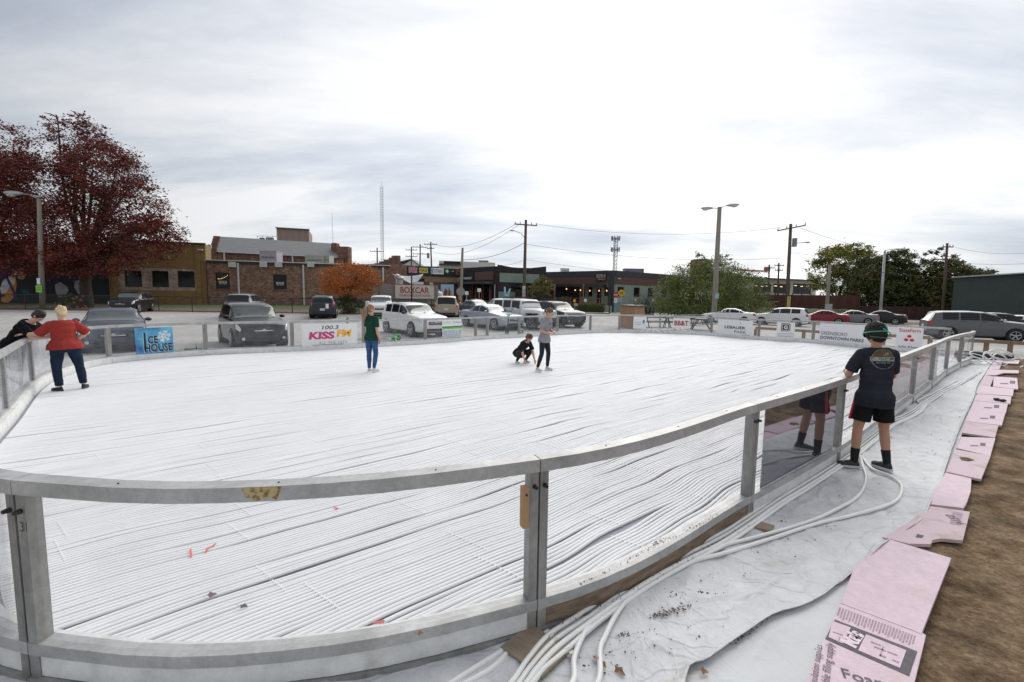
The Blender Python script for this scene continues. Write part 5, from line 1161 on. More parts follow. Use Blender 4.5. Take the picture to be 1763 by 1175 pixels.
def twig_bush(name, lab, px, py, d, wpx, hpx, seed, n=90, mat=None):
    base = at(px, py, d); rn = random.Random(seed); o = thing(name, lab, 'shrub', base); m = MB(); k = d/FPX
    for i in range(n):
        x0 = rn.uniform(-.3, .3)*wpx*k; t = Vector((x0+rn.gauss(0, .28)*wpx*k, rn.uniform(-.5, .5), hpx*k*rn.uniform(.5, 1))); m.tube([(x0, rn.uniform(-.3, .3), 0), (x0*.8+t.x*.3, t.y*.3, t.z*.5), t], [.018, .012, .006], 4)
    m.build('stems', bark, o); m = MB()
    for i in range(n*6):
        q = Vector((rn.gauss(0, .25)*wpx*k, rn.uniform(-.5, .5), hpx*k*rn.uniform(.1, .95))); s_ = .06; a = Vector((rn.gauss(0, 1), rn.gauss(0, 1), rn.gauss(0, 1))).normalized(); bb = a.orthogonal().normalized(); m.quad(q-a*s_, q+bb*s_*.5, q+a*s_, q-bb*s_*.5)
    m.build('foliage', mat or bare, o, fix=False)
twig_bush('bare_bush', 'brown leafless bush left of the young yellow-green tree', 899, 529, 57, 34, 32, 21); twig_bush('bare_bush', 'greyish leafless bush below the young yellow-green tree', 930, 533, 56.5, 40, 24, 22)
twig_bush('bare_bush', 'tall dry reeds in front of the brewery side wing', 1110, 543, 60, 50, 38, 23, 120); twig_bush('evergreen_shrub', 'round dark green shrub between the dark SUV and the deck', 972, 530, 60, 22, 20, 24, 40, drk_lf)
b = at(1005, 537, 63); o = thing('clipped_hedge', 'low rounded green hedge under the brewery deck', 'hedge', (b.x, b.y, gz(b.x, b.y))); m = MB(); rq = random.Random(2)
for i in range(9): m.ell((-2.3+i*.58, 0, .5), (.55, .5, .62+.06*(i % 3)), 10, 7)
m.build('core', M('hedge_core', (.03, .045, .012), .9), o); m = MB()
for i in range(4200):
    x = rq.uniform(-2.8, 2.9); an = rq.uniform(0, PI); q = Vector((x, math.cos(an)*.6, .35+math.sin(an)*.85+rq.gauss(0, .05))); a = Vector((rq.gauss(0, 1), rq.gauss(0, 1), rq.gauss(0, 1))).normalized(); bb = a.orthogonal().normalized(); m.quad(q-a*.07, q+bb*.035, q+a*.07, q-bb*.035)
m.build('foliage', leafmat('hedge_leaves', [(.035, .05, .012), (.09, .10, .025), (.15, .11, .04)], 1), o, fix=False)
# right-hand trees
for nm_, lab, px, d, L, mat, n, sd_ in (
    ('broadleaf_tree', 'large green and yellow tree, leftmost of the dark grove', 1440, 78, [(1450, 450, 42, 28), (1430, 475, 32, 30), (1475, 462, 30, 36), (1455, 490, 35, 26), (1478, 432, 24, 14), (1415, 480, 12, 12)], yel_lf, 15000, 31),
    ('broadleaf_tree', 'brownish green tree behind the tall steel lamp pole', 1500, 72, [(1500, 475, 36, 34), (1485, 495, 34, 30), (1520, 490, 34, 34), (1495, 455, 18, 14), (1495, 515, 40, 20)], brn_lf, 15000, 32),
    ('broadleaf_tree', 'dark green tree right of the steel lamp pole', 1545, 70, [(1540, 455, 24, 28), (1550, 480, 34, 34), (1530, 505, 30, 20), (1565, 505, 30, 22), (1550, 518, 36, 20)], drk_lf, 15000, 33),
    ('broadleaf_tree', 'rust-tinged tree at the centre of the dark grove', 1592, 68, [(1590, 480, 30, 34), (1600, 450, 20, 22), (1580, 505, 34, 20), (1610, 495, 26, 28), (1600, 518, 40, 20)], brn_lf, 15000, 34),
    ('broadleaf_tree', 'thin-topped tree around the dark utility pole', 1632, 66, [(1630, 470, 26, 28), (1650, 470, 20, 22), (1640, 500, 34, 28), (1615, 510, 26, 18), (1645, 520, 34, 18)], brn_lf, 12000, 35),
    ('broadleaf_tree', 'dark rounded treetop showing above the green warehouse', 1690, 85, [(1688, 470, 26, 7), (1670, 473, 18, 8)], drk_lf, 2500, 36)):
    b = at(px, 520, d); b.z = gz(b.x, b.y)
    tree(nm_, lab, b, 9, crown_px(b, d, L), .2, mat, n, .20, sd_, th=.25, limbs=10)
# ------------------------------------------------------------------ chain-link fence
def wiremesh(name, sc=14, w=.10, col=(.015, .016, .018)):
    m = bpy.data.materials.new(name); m.use_nodes = True; n = m.node_tree.nodes; l = m.node_tree.links; b = n['Principled BSDF']; b.inputs['Base Color'].default_value = (*col, 1)
    t = n.new('ShaderNodeTexCoord'); s = n.new('ShaderNodeSeparateXYZ'); l.new(t.outputs['Object'], s.inputs[0]); outs = []
    for sg in ('ADD', 'SUBTRACT'):
        a = n.new('ShaderNodeMath'); a.operation = sg; l.new(s.outputs[0], a.inputs[0]); l.new(s.outputs[2], a.inputs[1])
        c = n.new('ShaderNodeMath'); c.operation = 'MULTIPLY'; l.new(a.outputs[0], c.inputs[0]); c.inputs[1].default_value = sc
        f = n.new('ShaderNodeMath'); f.operation = 'FRACT'; l.new(c.outputs[0], f.inputs[0]); g_ = n.new('ShaderNodeMath'); g_.operation = 'LESS_THAN'; l.new(f.outputs[0], g_.inputs[0]); g_.inputs[1].default_value = w; outs.append(g_.outputs[0])
    mx_ = n.new('ShaderNodeMath'); mx_.operation = 'MAXIMUM'; l.new(outs[0], mx_.inputs[0]); l.new(outs[1], mx_.inputs[1]); l.new(mx_.outputs[0], b.inputs['Alpha']); return m
wire = wiremesh('chain_link_wire')
def clfence(lab, A, B, n, Ht):
    A, B = Vector(A), Vector(B); d = B-A; L = math.hypot(d.x, d.y); o = thing('chain_link_fence', lab, 'fence', A, math.atan2(d.y, d.x)); slope = (B.z-A.z)/L
    for i in range(n+1):
        x = L*i/n; m = MB(); m.cyl((x, 0, slope*x-.1), (x, 0, slope*x+Ht+.03), .035, n=6); m.build('post', black_m, o)
    m = MB(); m.cyl((0, 0, Ht), (L, 0, slope*L+Ht), .03, n=6); m.build('top_rail', black_m, o); m = MB(); m.cyl((0, 0, .06), (L, 0, slope*L+.06), .03, n=6); m.build('bottom_rail', black_m, o)
    m = MB(); m.quad((0, .01, .06), (L, .01, slope*L+.06), (L, .01, slope*L+Ht), (0, .01, Ht)); m.build('wire_mesh', wire, o)
clfence('black chain-link fence along the bank below the ochre and brick buildings', (-48, 39.5, .40), (-7.5, 39.5, .40), 14, 1.3)
clfence('black chain-link fence continuing behind the tan minivan', (-7.2, 40.5, .38), (-.5, 47, .3), 3, 1.3)
fw_ = M('red_brown_fence_boards', (.085, .035, .028), .85, 0, .25, 3, stretch=(6, 6, 1))
def bfence(lab, A, B, n, Ht, mat):
    A, B = Vector(A), Vector(B); d = B-A; L = math.hypot(d.x, d.y); o = thing('timber_fence', lab, 'fence', A, math.atan2(d.y, d.x))
    for i in range(n+1): m = MB(); m.box((L*i/n, -.08, Ht/2+.1), (.16, .12, Ht+.3)); m.build('post', mat, o)
    for i in range(n): m = MB(); m.box((L*(i+.5)/n, 0, Ht/2), (L/n-.01, .05, Ht)); m.build('board_panel', mat, o)
A = at(1290, 530, 76); B = at(1478, 530, 68); bfence('red-brown board fence on the grassy bank below the white-roofed pavilion', (A.x, A.y, .9), (B.x, B.y, .5), 12, 2.1, fw_)
A = at(1480, 530, 66); B = at(1640, 535, 60); bfence('dark slatted fence in the shade under the grove', (A.x, A.y, -.3), (B.x, B.y, -.3), 10, 1.8, M('dark_red_slats', (.045, .022, .02), .85, 0, .3, 3))
# ------------------------------------------------------------------ cars
def paint(name, c, met=.0, rough=.3): return M(name, c, rough, met, .03, 2, coat=.22, spec=.3)
car_glass = M('car_window_glass', (.012, .014, .015), .08, 0, .2, 2, spec=.4)
screen = M('windscreen_glass', (.07, .085, .08), .06, 0, .25, 1.5, spec=.9)
tyre_m = M('tyre_rubber', (.018, .018, .019), .85, 0, .2, 10); rim_m = M('alloy_rim', (.42, .43, .44), .35, .7, .1, 8); flat_black_m = M('hollow_shade_underbody_black', (.008, .008, .009), .9, 0, .1, 4)
trim_b = M('black_trim', (.018, .018, .02), .5, 0, .2, 6); headl = M('headlight_lens', (.55, .57, .58), .12, .1, .2, 20, spec=.9); taill = M('tail_light_red', (.38, .012, .015), .2, 0, .1, 8, spec=.8); plate_m = M('number_plate', (.55, .56, .58), .5, 0, .1, 20); orange_l = M('indicator_orange', (.6, .22, .04), .3); chrome = M('chrome_trim', (.55, .55, .56), .2, .9, .05, 6)
# profile: lists (u from front 0 to rear 1, height as fraction of H)
PR = {
 'suv': dict(L=4.6, W=1.84, H=1.68, sh=[(0, .40), (.02, .52), (.06, .585), (.22, .64), (.27, .655), (.6, .665), (.97, .675), (1, .62)], rf=[(.24, .65), (.40, .925), (.46, .975), (.60, 1), (.85, .985), (.92, .95), (.985, .70)], win=[(.335, .50), (.515, .69), (.71, .86)], wd=[.19, .80], rwr=.79, gl=.93, ws=(.262, .395), rw=(.925, .982), wh=.355),
 'sedan': dict(L=4.75, W=1.84, H=1.45, sh=[(0, .38), (.015, .50), (.06, .58), (.22, .655), (.27, .675), (.6, .70), (.86, .72), (.97, .71), (1, .60)], rf=[(.25, .67), (.42, .945), (.50, 1), (.62, .995), (.72, .94), (.86, .735), (.90, .72)], win=[(.35, .53), (.545, .70), (.715, .775)], wd=[.185, .80], rwr=.73, gl=.92, ws=(.275, .415), rw=(.735, .85), wh=.33),
 'minivan': dict(L=4.9, W=1.95, H=1.75, sh=[(0, .36), (.02, .48), (.15, .58), (.25, .61), (.6, .62), (.97, .63), (1, .56)], rf=[(.18, .60), (.36, .93), (.44, .98), (.60, 1), (.90, .98), (.95, .94), (.985, .64)], win=[(.29, .46), (.48, .68), (.70, .88)], wd=[.18, .79], rwr=.74, gl=.93, ws=(.20, .35), rw=(.948, .982), wh=.34),
 'hatch': dict(L=4.1, W=1.79, H=1.62, sh=[(0, .38), (.02, .50), (.08, .58), (.22, .62), (.27, .64), (.6, .66), (.97, .70), (1, .62)], rf=[(.24, .64), (.36, .90), (.42, .97), (.55, 1), (.90, .97), (.95, .93), (.99, .70)], win=[(.32, .50), (.52, .72), (.74, .86)], wd=[.19, .81], rwr=.76, gl=.93, ws=(.258, .355), rw=(.955, .987), wh=.34),
 'jeep': dict(L=4.6, W=1.84, H=1.84, sh=[(0, .46), (.01, .60), (.05, .625), (.30, .64), (.34, .66), (.6, .66), (.985, .66), (1, .60)], rf=[(.325, .655), (.375, .93), (.40, .975), (.60, 1), (.96, .99), (.975, .96), (.992, .68)], win=[(.40, .56), (.585, .74), (.77, .94)], wd=[.16, .80], rwr=.84, gl=.95, ws=(.336, .372), rw=(.978, .990), wh=.40),
}
def lerp_list(L, u):
    if u <= L[0][0]: return L[0][1]
    for (a, b), (c, d) in zip(L[:-1], L[1:]):
        if u <= c: return b+(d-b)*(u-a)/(c-a)
    return L[-1][1]
def car(kd, lab, pos, heading, pm, cat='car', group='parked cars around the rink', rack=False, winm=None, lower=None, feat='front'):
    p = PR[kd]; L, W, Hh = p['L'], p['W'], p['H']; o = thing('parked_'+('suv' if kd in ('suv', 'jeep') else 'minivan' if kd == 'minivan' else 'car'), lab, 'SUV' if kd in ('suv', 'jeep') else 'minivan' if kd == 'minivan' else 'car', pos, R(heading), group)
    zb = .22 if kd != 'sedan' else .18
    if kd == 'jeep': zb = .38
    def sec(u):
        x = L/2-u*L; zs = lerp_list(p['sh'], u)*Hh; zr = lerp_list(p['rf'], u)*Hh if p['rf'][0][0] <= u <= p['rf'][-1][0] else zs
        zr = max(zr, zs+.0); k = min(1, max(0, (zr-zs)/.42)); e = min(u, 1-u)
        if kd == 'jeep': w_ = W/2*(1-.10*math.exp(-e/.01))*(.80 if u < .30 else .80+.2*min(1, (u-.30)/.03)); 
        else: w_ = W/2*(1-.20*math.exp(-e/.030))*(.965+.035*math.sin(PI*u))
        wr = w_*p['rwr']+.10*0; b = zb+.10*math.exp(-e/.03)
        hb = .045 if kd != 'jeep' else .02
        return x, [(w_*.86, b), (w_*.985, b+.07), (w_*1.0, (b+zs)/2-.04), (w_*.995, (b+zs)/2+.10), (w_*.975, zs-.07), (w_*.925, zs-.005),
                   (w_*.80*(1-k)+wr*k, zs+hb*.5*(1-k)+(zr-zs-.075)*k if k > 0 else zs+hb*.4), (w_*.60*(1-k)+wr*.86*k, (zs+hb*.8)*(1-k)+(zr-.018)*k if k > 0 else zs+hb*.8), (w_*.3*(1-k)+wr*.45*k, (zs+hb)*(1-k)+zr*k), (0, (zs+hb*1.05)*(1-k)+(zr+.004)*k)]
    def fixz(u):
        x, P = sec(u); zs = P[5][1]; P = [list(q) for q in P]
        zr = lerp_list(p['rf'], u)*Hh if p['rf'][0][0] <= u <= p['rf'][-1][0] else 0; k = min(1, max(0, (zr-zs)/.42))
        if k > 0: P[6][1] = (zs+.01)*(1-k)+(zr-.075)*k
        return x, P
    def pt(u, v, s):
        x, P = fixz(u); i = min(8, int(v)); f = v-i; a, b = P[i], P[i+1]; return Vector((x, s*(a[0]+(b[0]-a[0])*f), a[1]+(b[1]-a[1])*f))
    us = sorted({0, .004, .012, .025, .04, .06, .09, .13, .18, .22, .24, .26, *[q[0] for q in p['rf']], *[q[0] for q in p['sh']], .3, .34, .37, .42, .5, .55, .65, .7, .75, .8, .9, .94, .96, .975, .988, .996, 1})
    m = MB(); N = 10
    for u in us:
        x, P = fixz(u)
        ring = [(x, q[0], q[1]) for q in P]+[(x, -q[0], q[1]) for q in P[-2::-1]]
        m.v += ring
    R_ = 2*N-1
    for i in range(len(us)-1):
        for j in range(R_-1): m.f.append((i*R_+j, (i+1)*R_+j, (i+1)*R_+j+1, i*R_+j+1)); m.m.append(0)
        m.f.append((i*R_+R_-1, (i+1)*R_+R_-1, (i+1)*R_, i*R_)); m.m.append(0)
    m.f.append(tuple(range(R_))); m.m.append(0); m.f.append(tuple((len(us)-1)*R_+j for j in range(R_))[::-1]); m.m.append(0)
    body = m.build('body', pm, o); sharp(body, 28)
    def patch(name, mat, u0, u1, v0, v1, s, off=.006, nu=5, nv=3, par=o, both=False, shrinkv=None):
        m = MB(); G = []
        for i in range(nu+1):
            row = []
            for j in range(nv+1):
                u = u0+(u1-u0)*i/nu
                if both:
                    v_ = -1+2*j/nv; sg = 1 if v_ >= 0 else -1; v = v1-(v1-v0)*abs(v_); q = pt(u, v, sg)
                else: v = v0+(v1-v0)*j/nv; q = pt(u, v, s)
                row.append(q)
            G.append(row)
        C_ = Vector((0, 0, Hh*.45))
        for i in range(nu+1):
            for j in range(nv+1):
                a = G[min(i+1, nu)][j]-G[max(i-1, 0)][j]; b = G[i][min(j+1, nv)]-G[i][max(j-1, 0)]; n = a.cross(b)
                if n.length < 1e-7: n = Vector((0, s or 0, .3))
                n.normalize()
                if n.dot(G[i][j]-C_) < 0: n = -n
                m.v.append(tuple(G[i][j]+n*off))
        for i in range(nu):
            for j in range(nv): m.f.append((i*(nv+1)+j, i*(nv+1)+j+1, (i+1)*(nv+1)+j+1, (i+1)*(nv+1)+j)); m.m.append(0)
        return m.build(name, mat, par, smooth=True)
    ws = p['ws']; patch('windscreen', screen, ws[0], ws[1], 6.15, 9, 0, nu=5, nv=8, both=True)
    rw = p['rw']; patch('rear_window', car_glass, rw[0], rw[1], 6.2 if kd == 'sedan' else 6.05, 9, 0, nu=4, nv=8, both=True)
    for s in (1, -1):
        for a, b in p['win']: patch('side_window', winm or car_glass, a, b, 5.10, 5.93, s, nu=6, nv=2)
        for u in (p['win'][0][1]+.008, p['win'][1][1]+.008): patch('door_seam', trim_b, u, u+.0022, 1.2, 5, s, .003, nu=1, nv=6)
        patch('door_seam', trim_b, p['win'][0][0]-.03, p['win'][0][0]-.028, 1.2, 4.9, s, .003, nu=1, nv=6)
        for a, b in p['win'][:2]: q = pt(b-.03, 4.55, s); mm = MB(); mm.box(q+Vector((0, s*.02, 0)), (.16, .035, .03)); mm.build('door_handle', pm if kd != 'jeep' else trim_b, o)
        q = pt(p['win'][0][0]-.012, 5.0, s); mm = MB(); mm.ell(q+Vector((-.02, s*.13, .07)), (.07, .11, .07), 10, 7); mm.build('wing_mirror', trim_b if lower or kd == 'jeep' or feat == 'dark' else pm, o, smooth=True)
        if kd != 'jeep':
            patch('headlight', headl, .010, .062, 3.35, 4.75, s, .006, nu=5, nv=4)
            patch('tail_light', taill, .955 if kd != 'sedan' else .945, .997, 3.4, 4.9 if kd != 'hatch' else 5.2, s, .006, nu=4, nv=3)
        else:
            for (x_, mt, r_) in ((L/2+.01, headl, .10),):
                mm = MB(); mm.cyl((x_-.06, s*.52, .98), (x_+.01, s*.52, .98), r_, n=16); mm.build('headlight', mt, o)
            mm = MB(); mm.box((-L/2-.01, s*.78, 1.0), (.06, .14, .26)); mm.build('tail_light', taill, o)
            for u in p['wd']:      # black fender flares
                xw = L/2-u*L; mm = MB(); P_ = [(xw+math.cos(t)*.56, .42+math.sin(t)*.50) for t in [PI*k/8 for k in range(9)]]
                mm.tube([(a, s*(W/2-.02), b) for a, b in P_], .07, 6); mm.box((xw, s*(W/2-.14), .93), (.95, .26, .05)); mm.build('fender_flare', trim_b, o)
        patch('side_sill', trim_b, .2, .8, .3, 1.1, s, .006, nu=6, nv=1)
        for u in p['wd']:
            xw = L/2-u*L; rw_ = p['wh']; ya = W/2
            mm = MB(); mm.cyl((xw, s*(ya-.30), rw_+.01), (xw, s*(ya+.004), rw_+.01), rw_+.055, n=28); mm.build('arch_shade_disc', flat_black_m, o)  # solid dark disc: shade of the open wheel arch, put in as colour
            wh = MB(); wh.cyl((xw, s*(ya-.2), rw_), (xw, s*(ya+.012), rw_), rw_, n=28); wh.cyl((xw, s*(ya+.011), rw_), (xw, s*(ya+.022), rw_), rw_*.94, rw_*.90, n=28); wo = wh.build('wheel', tyre_m, o); sharp(wo)
            rm = MB(); rm.cyl((xw, s*(ya+.021), rw_), (xw, s*(ya+.024), rw_), rw_*.66, n=24); ro = rm.build('rim', flat_black_m, wo)
            rm = MB(); rm.cyl((xw, s*(ya+.022), rw_), (xw, s*(ya+.042), rw_), rw_*.14, n=10)
            for k in range(5):
                an = 2*PI*k/5+.3; d = Vector((math.cos(an), 0, math.sin(an))); c0 = Vector((xw, s*(ya+.031), rw_)); rm.bar(c0+d*rw_*.1, c0+d*rw_*.65, .022, rw_*.17)
            n_ = 24; rm.tube([(xw+rw_*.645*math.cos(2*PI*k/n_), s*(ya+.028), rw_+rw_*.645*math.sin(2*PI*k/n_)) for k in range(n_+1)], .018, 5, cap=False); rm.build('spokes', rim_m, wo)
    hz_ = lerp_list(p['sh'], .03)*Hh
    if kd == 'jeep':
        mm = MB(); 
        for k in range(7): mm.box((L/2+.012, -.27+.09*k, .98), (.02, .045, .24))
        mm.build('grille', trim_b, o); mm = MB(); mm.box((L/2+.12, 0, .58), (.22, 1.5, .20)); mm.build('front_bumper', trim_b, o)
        mm = MB(); mm.cyl((-L/2-.02, 0, 1.0), (-L/2-.26, 0, 1.0), .38, n=24); mm.build('spare_wheel', tyre_m, o)
    else:
        mm = MB(); mm.box((L/2-.005, 0, hz_*.76), (.05, W*.42, hz_*.17)); gr = mm.build('grille', trim_b, o)
        mm = MB(); mm.box((L/2+.022, 0, hz_*.78), (.012, W*.34, .03)); mm.build('grille_bar', chrome, gr)
        mm = MB(); mm.ell((L/2+.035, 0, hz_*.80), (.01, .055, .045), 12, 6); mm.build('badge', chrome, gr)
        mm = MB(); mm.box((L/2-.02, 0, zb+.14), (.07, W*.60, .12)); mm.build('air_intake', trim_b, o)
        mm = MB(); mm.box((-L/2+.0, 0, zb+.16), (.08, W*.72, .16)); mm.build('rear_bumper', trim_b if kd != 'sedan' else pm, o)
        for s in (1, -1): mm = MB(); mm.cyl((L/2-.03, s*W*.36, zb+.2), (L/2+.005, s*W*.36, zb+.2), .055, n=10); mm.build('fog_light', headl, o)
    zr_ = lerp_list(p['sh'], .99)*Hh*.72 if kd not in ('hatch',) else .62
    mm = MB(); mm.box((-L/2-.012, 0.0 if kd != 'jeep' else .45, zr_), (.03, .32, .16)); mm.build('number_plate', plate_m, o)
    # underbody
    mm = MB(); mm.box((0, 0, zb+.02), (L*.9, W*.78, .16)); mm.build('underbody', flat_black_m, o)
    if rack:
        for s in (1, -1): mm = MB(); mm.bar((-L*.30, s*W*.33, Hh+.035), (L*.08, s*W*.33, Hh+.04), .04, .05); mm.build('roof_rail', trim_b if kd != 'suv' or feat != 'chrome' else chrome, o)
        if rack == 2:
            for x in (-1.2, -.6, 0.): mm = MB(); mm.bar((x, -W*.36, Hh+.10), (x, W*.36, Hh+.10), .05, .05); mm.build('cross_bar', trim_b, o)
    return o
def gq(x, y): return (x, y, gz(x, y)+.008)
black_p = paint('black_car_paint', (.012, .012, .014)); navy_p = paint('deep_blue_grey_paint', (.055, .065, .095), .3); white_c = paint('white_car_paint', (.72, .73, .74)); tan_p = paint('champagne_paint', (.36, .31, .235), .4); blue_p = paint('pale_blue_grey_paint', (.34, .37, .43), .4); red_p = paint('dark_red_paint', (.20, .02, .03), .2); grey_p = paint('steel_grey_paint', (.17, .18, .19), .5); kia_p = paint('warm_grey_paint', (.125, .13, .14), .4); silver_p = paint('silver_paint', (.45, .46, .47), .5); ink_p = paint('ink_blue_paint', (.02, .035, .05), .2)
car('suv', 'black crossover parked by the bank under the maroon tree', gq(-31.8, 38.2), -70, black_p, rack=True)
car('sedan', 'dark blue-grey sedan facing the rink behind the woman in red', gq(-14.8, 16.9), -50, navy_p)
car('suv', 'large black SUV facing the rink left of the KISS FM banner', gq(-10.55, 18.35), -50, black_p, rack=False)
car('suv', 'dark SUV with red tail lights half hidden behind the large black SUV', gq(-19.6, 33.6), 106, paint('dark_silver_paint', (.10, .105, .11), .4), rack=True)
car('hatch', 'small boxy charcoal car with a pale stripe, seen from behind', gq(-14.2, 34.4), 109, paint('charcoal_paint', (.045, .055, .065), .3))
so_c = bpy.data.objects[-1] if False else None
car('suv', 'white SUV facing the camera beside the white food trailer', gq(-10.2, 35.5), -76, white_c, rack=True)
car('suv', 'white SUV facing right behind the rink panel, right of the woman in green', gq(-5.25, 24.2), -50, white_c, feat='dark', rack=True)
car('minivan', 'champagne minivan with red tail lights seen from behind', gq(-5.35, 37.5), 96, tan_p)
car('sedan', 'pale blue-grey sedan parked between the white SUV and the white jeep', gq(-1.35, 28.7), -50, blue_p)
car('sedan', 'dark sedan just behind the roof of the pale blue-grey sedan', gq(-3.3, 42.0), -50, grey_p)
car('sedan', 'small dark sedan far off in front of the timber doors', gq(-4.6, 57), 130, black_p)
car('suv', 'grey SUV facing left behind the rear of the white jeep', gq(-1.2, 42.5), -125, grey_p, feat='dark')
j = car('jeep', 'white open-country jeep with black roof rack and black fenders', gq(.75, 29.6), -48, white_c, rack=2)
car('suv', 'black SUV with a roof rack facing right, right of the white jeep', gq(3.1, 31.7), -60, paint('soft_black_paint', (.035, .038, .045), .3), rack=2, feat='dark')
car('sedan', 'white sedan with a red tail light at the edge of the big bush', gq(20.6, 43.5), 150, white_c)
car('suv', 'white SUV facing left behind the small G sign', gq(25.2, 42.8), 140, white_c)
car('sedan', 'dark red sedan between the white SUV and the grey sedan', gq(32.2, 47.5), 148, red_p)
car('sedan', 'grey sedan right of the dark red sedan', gq(36.2, 48.8), 148, grey_p)
car('sedan', 'black sedan with a bright wheel, last of the far row', gq(39.6, 49.3), 140, black_p)
car('suv', 'grey SUV at the right edge, nearest of the three there', gq(27.0, 26.6), -27, kia_p)
car('suv', 'silver SUV behind the grey SUV at the right edge', gq(31.3, 30.4), -27, silver_p, rack=True)
car('suv', 'dark blue SUV, third back at the right edge', gq(36.0, 33.6), -27, ink_p)
car('sedan', 'white and blue car farthest back at the right edge', gq(42.0, 37.6), -27, white_c)
# pale stripe on the boxy car
bx = [q for q in C.objects if q.get('label', '').startswith('small boxy')][0]
m = MB(); m.box((-2.058, -.32, .86), (.012, .20, .34)); m.build('stripe', sw, bx)

# ------------------------------------------------------------------ scooters
green_s = M('lime_green_plastic', (.08, .50, .12), .4); wh_s = M('white_scooter_deck', (.6, .62, .6), .4)
def scooter(lab, pos, rz, lying=False):
    o = thing('kick_scooter', lab, 'scooter', pos, rz, 'rental scooters standing by the rink')
    if lying: o.rotation_euler = (R(86), 0, rz)
    m = MB(); m.box((-.05, 0, .15), (.72, .17, .07)); m.build('deck', wh_s, o); m = MB(); m.bar((-.3, 0, .192), (.25, 0, .192), .15, .008); m.build('grip_pad', trim_b, o)
    m = MB(); m.tube([(.42, 0, .14), (.50, 0, .3), (.40, 0, 1.08)], .035, 10); m.build('stem', trim_b, o); m = MB(); m.cyl((.405, -.25, 1.10), (.405, .25, 1.10), .017, n=8); m.build('handlebar', trim_b, o)
    m = MB(); m.box((.44, 0, .98), (.10, .13, .16)); m.build('display', green_s, o); m = MB(); m.tube([(-.38, 0, .24), (-.52, 0, .27), (-.60, 0, .16)], .05, 6); m.build('rear_fender', green_s, o)
    for x in (.52, -.48):
        m = MB(); m.cyl((x, -.025, .105), (x, .025, .105), .105, n=18); w_ = m.build('wheel', tyre_m, o); m = MB(); m.cyl((x, -.029, .105), (x, .029, .105), .055, n=12); m.build('hub', green_s, w_)
    for s in (-1, 1): m = MB(); m.cyl((.405, s*.16, 1.10), (.405, s*.25, 1.10), .024, n=8); m.build('hand_grip', green_s if s > 0 else trim_b, o)
def gs(px, py, d): p = at(px, py, d); return (p.x, p.y, 0)
scooter('black and green scooter left of the woman in green', gs(617, 590, 19.3), R(200)); scooter('scooter just right of the woman in green', gs(657, 590, 19.5), R(205)); scooter('scooter with a white wheel fork in front of the white SUV', gs(668, 585, 20.6), R(210)); scooter('scooter standing in front of the white jeep', gs(886, 580, 25.2), R(215))
scooter('green scooter lying flat on the paving right of the ICE HOUSE sign', gs(338, 605, 16.2), R(15), True)

# ------------------------------------------------------------------ food trailer
a = at(679.5, 518, 47); b = at(748, 518, 48.5); u = b-a; u.z = 0; Lt = u.length; o = thing('food_trailer', 'white rusty-edged food trailer with red letters reading BOXCAR', 'food trailer', (a.x, a.y, gz(a.x, a.y)), math.atan2(u.y, u.x))
rustw = M('rust_stained_white', (.62, .58, .54), .6, 0, .06, 1.4, col2=(.30, .12, .06), thr=(.60, .78), detail=12); rust = M('rust_frame', (.28, .12, .07), .8, 0, .3, 3)
zt = 3.2-gz(a.x, a.y); zb_ = 1.35
m = MB(); m.box((Lt/2-.4, 1.3, (zt+.8)/2), (Lt+1.6, 2.5, zt-.8)); m.build('body', M('grey_trailer_side', (.24, .23, .22), .6, .1), o)
m = MB(); m.box((Lt/2, -.02, (zt+zb_)/2), (Lt, .08, zt-zb_)); sgn = m.build('sign_panel', rustw, o)
for q in (((0, -.05, zb_), (Lt, -.05, zb_)), ((0, -.05, zt), (Lt, -.05, zt))): m = MB(); m.bar(*q, .06, .07); m.build('frame', rust, o)
for x in (0, Lt): m = MB(); m.bar((x, -.05, zb_+.04), (x, -.05, zt-.04), .07, .06); m.build('frame', rust, o)
redb = M('boxcar_red', (.30, .03, .02), .6, 0, .2, 6)
lettering('BOXCAR', redb, sgn, (Lt*.5, -.065, zb_+(zt-zb_)*.62), 1, wid=Lt*.72, hgt=.62, bold=.02); lettering('100 MODA PIZZA KITCHEN', redb, sgn, (Lt*.5, -.065, zb_+(zt-zb_)*.24), 1, wid=Lt*.76, hgt=.22, bold=.01)
for x in (.9, Lt-1.2):
    m = MB(); m.cyl((x, -.1, .35), (x, .2, .35), .35, n=16); m.build('wheel', tyre_m, o)
m = MB(); m.cyl((.75, .8, zt), (.75, .8, zt+.5), .22, n=12); m.ell((.75, .8, zt+.65), (.34, .34, .2), 12, 8); m.build('roof_vent', alu, o); m = MB(); m.ell((.4, 1.1, zt+.85), (.3, .3, .28), 12, 8); m.cyl((.4, 1.1, zt), (.4, 1.1, zt+.8), .16); m.build('roof_vent', alu, o)
m = MB(); m.box((2.6, 1.0, zt+.17), (.95, .9, .32)); m.build('roof_unit', trim_w, o); m = MB(); m.box((Lt-.1, 1.2, zt+.15), (.3, .4, .3)); m.build('roof_unit', alu, o)
c = at(755, 510, 50); o = thing('gas_tank', 'pale rounded tank at the right end of the food trailer', 'tank', (c.x, c.y, .2)); m = MB(); m.cyl((0, 0, 0), (0, 0, 2.0), .5, n=20); m.ell((0, 0, 2.0), (.5, .5, .4), 20, 10); m.build('vessel', trim_w, o, smooth=False); m = MB(); m.cyl((0, 0, 2.3), (0, 0, 2.6), .1); m.build('valve', alu, o)
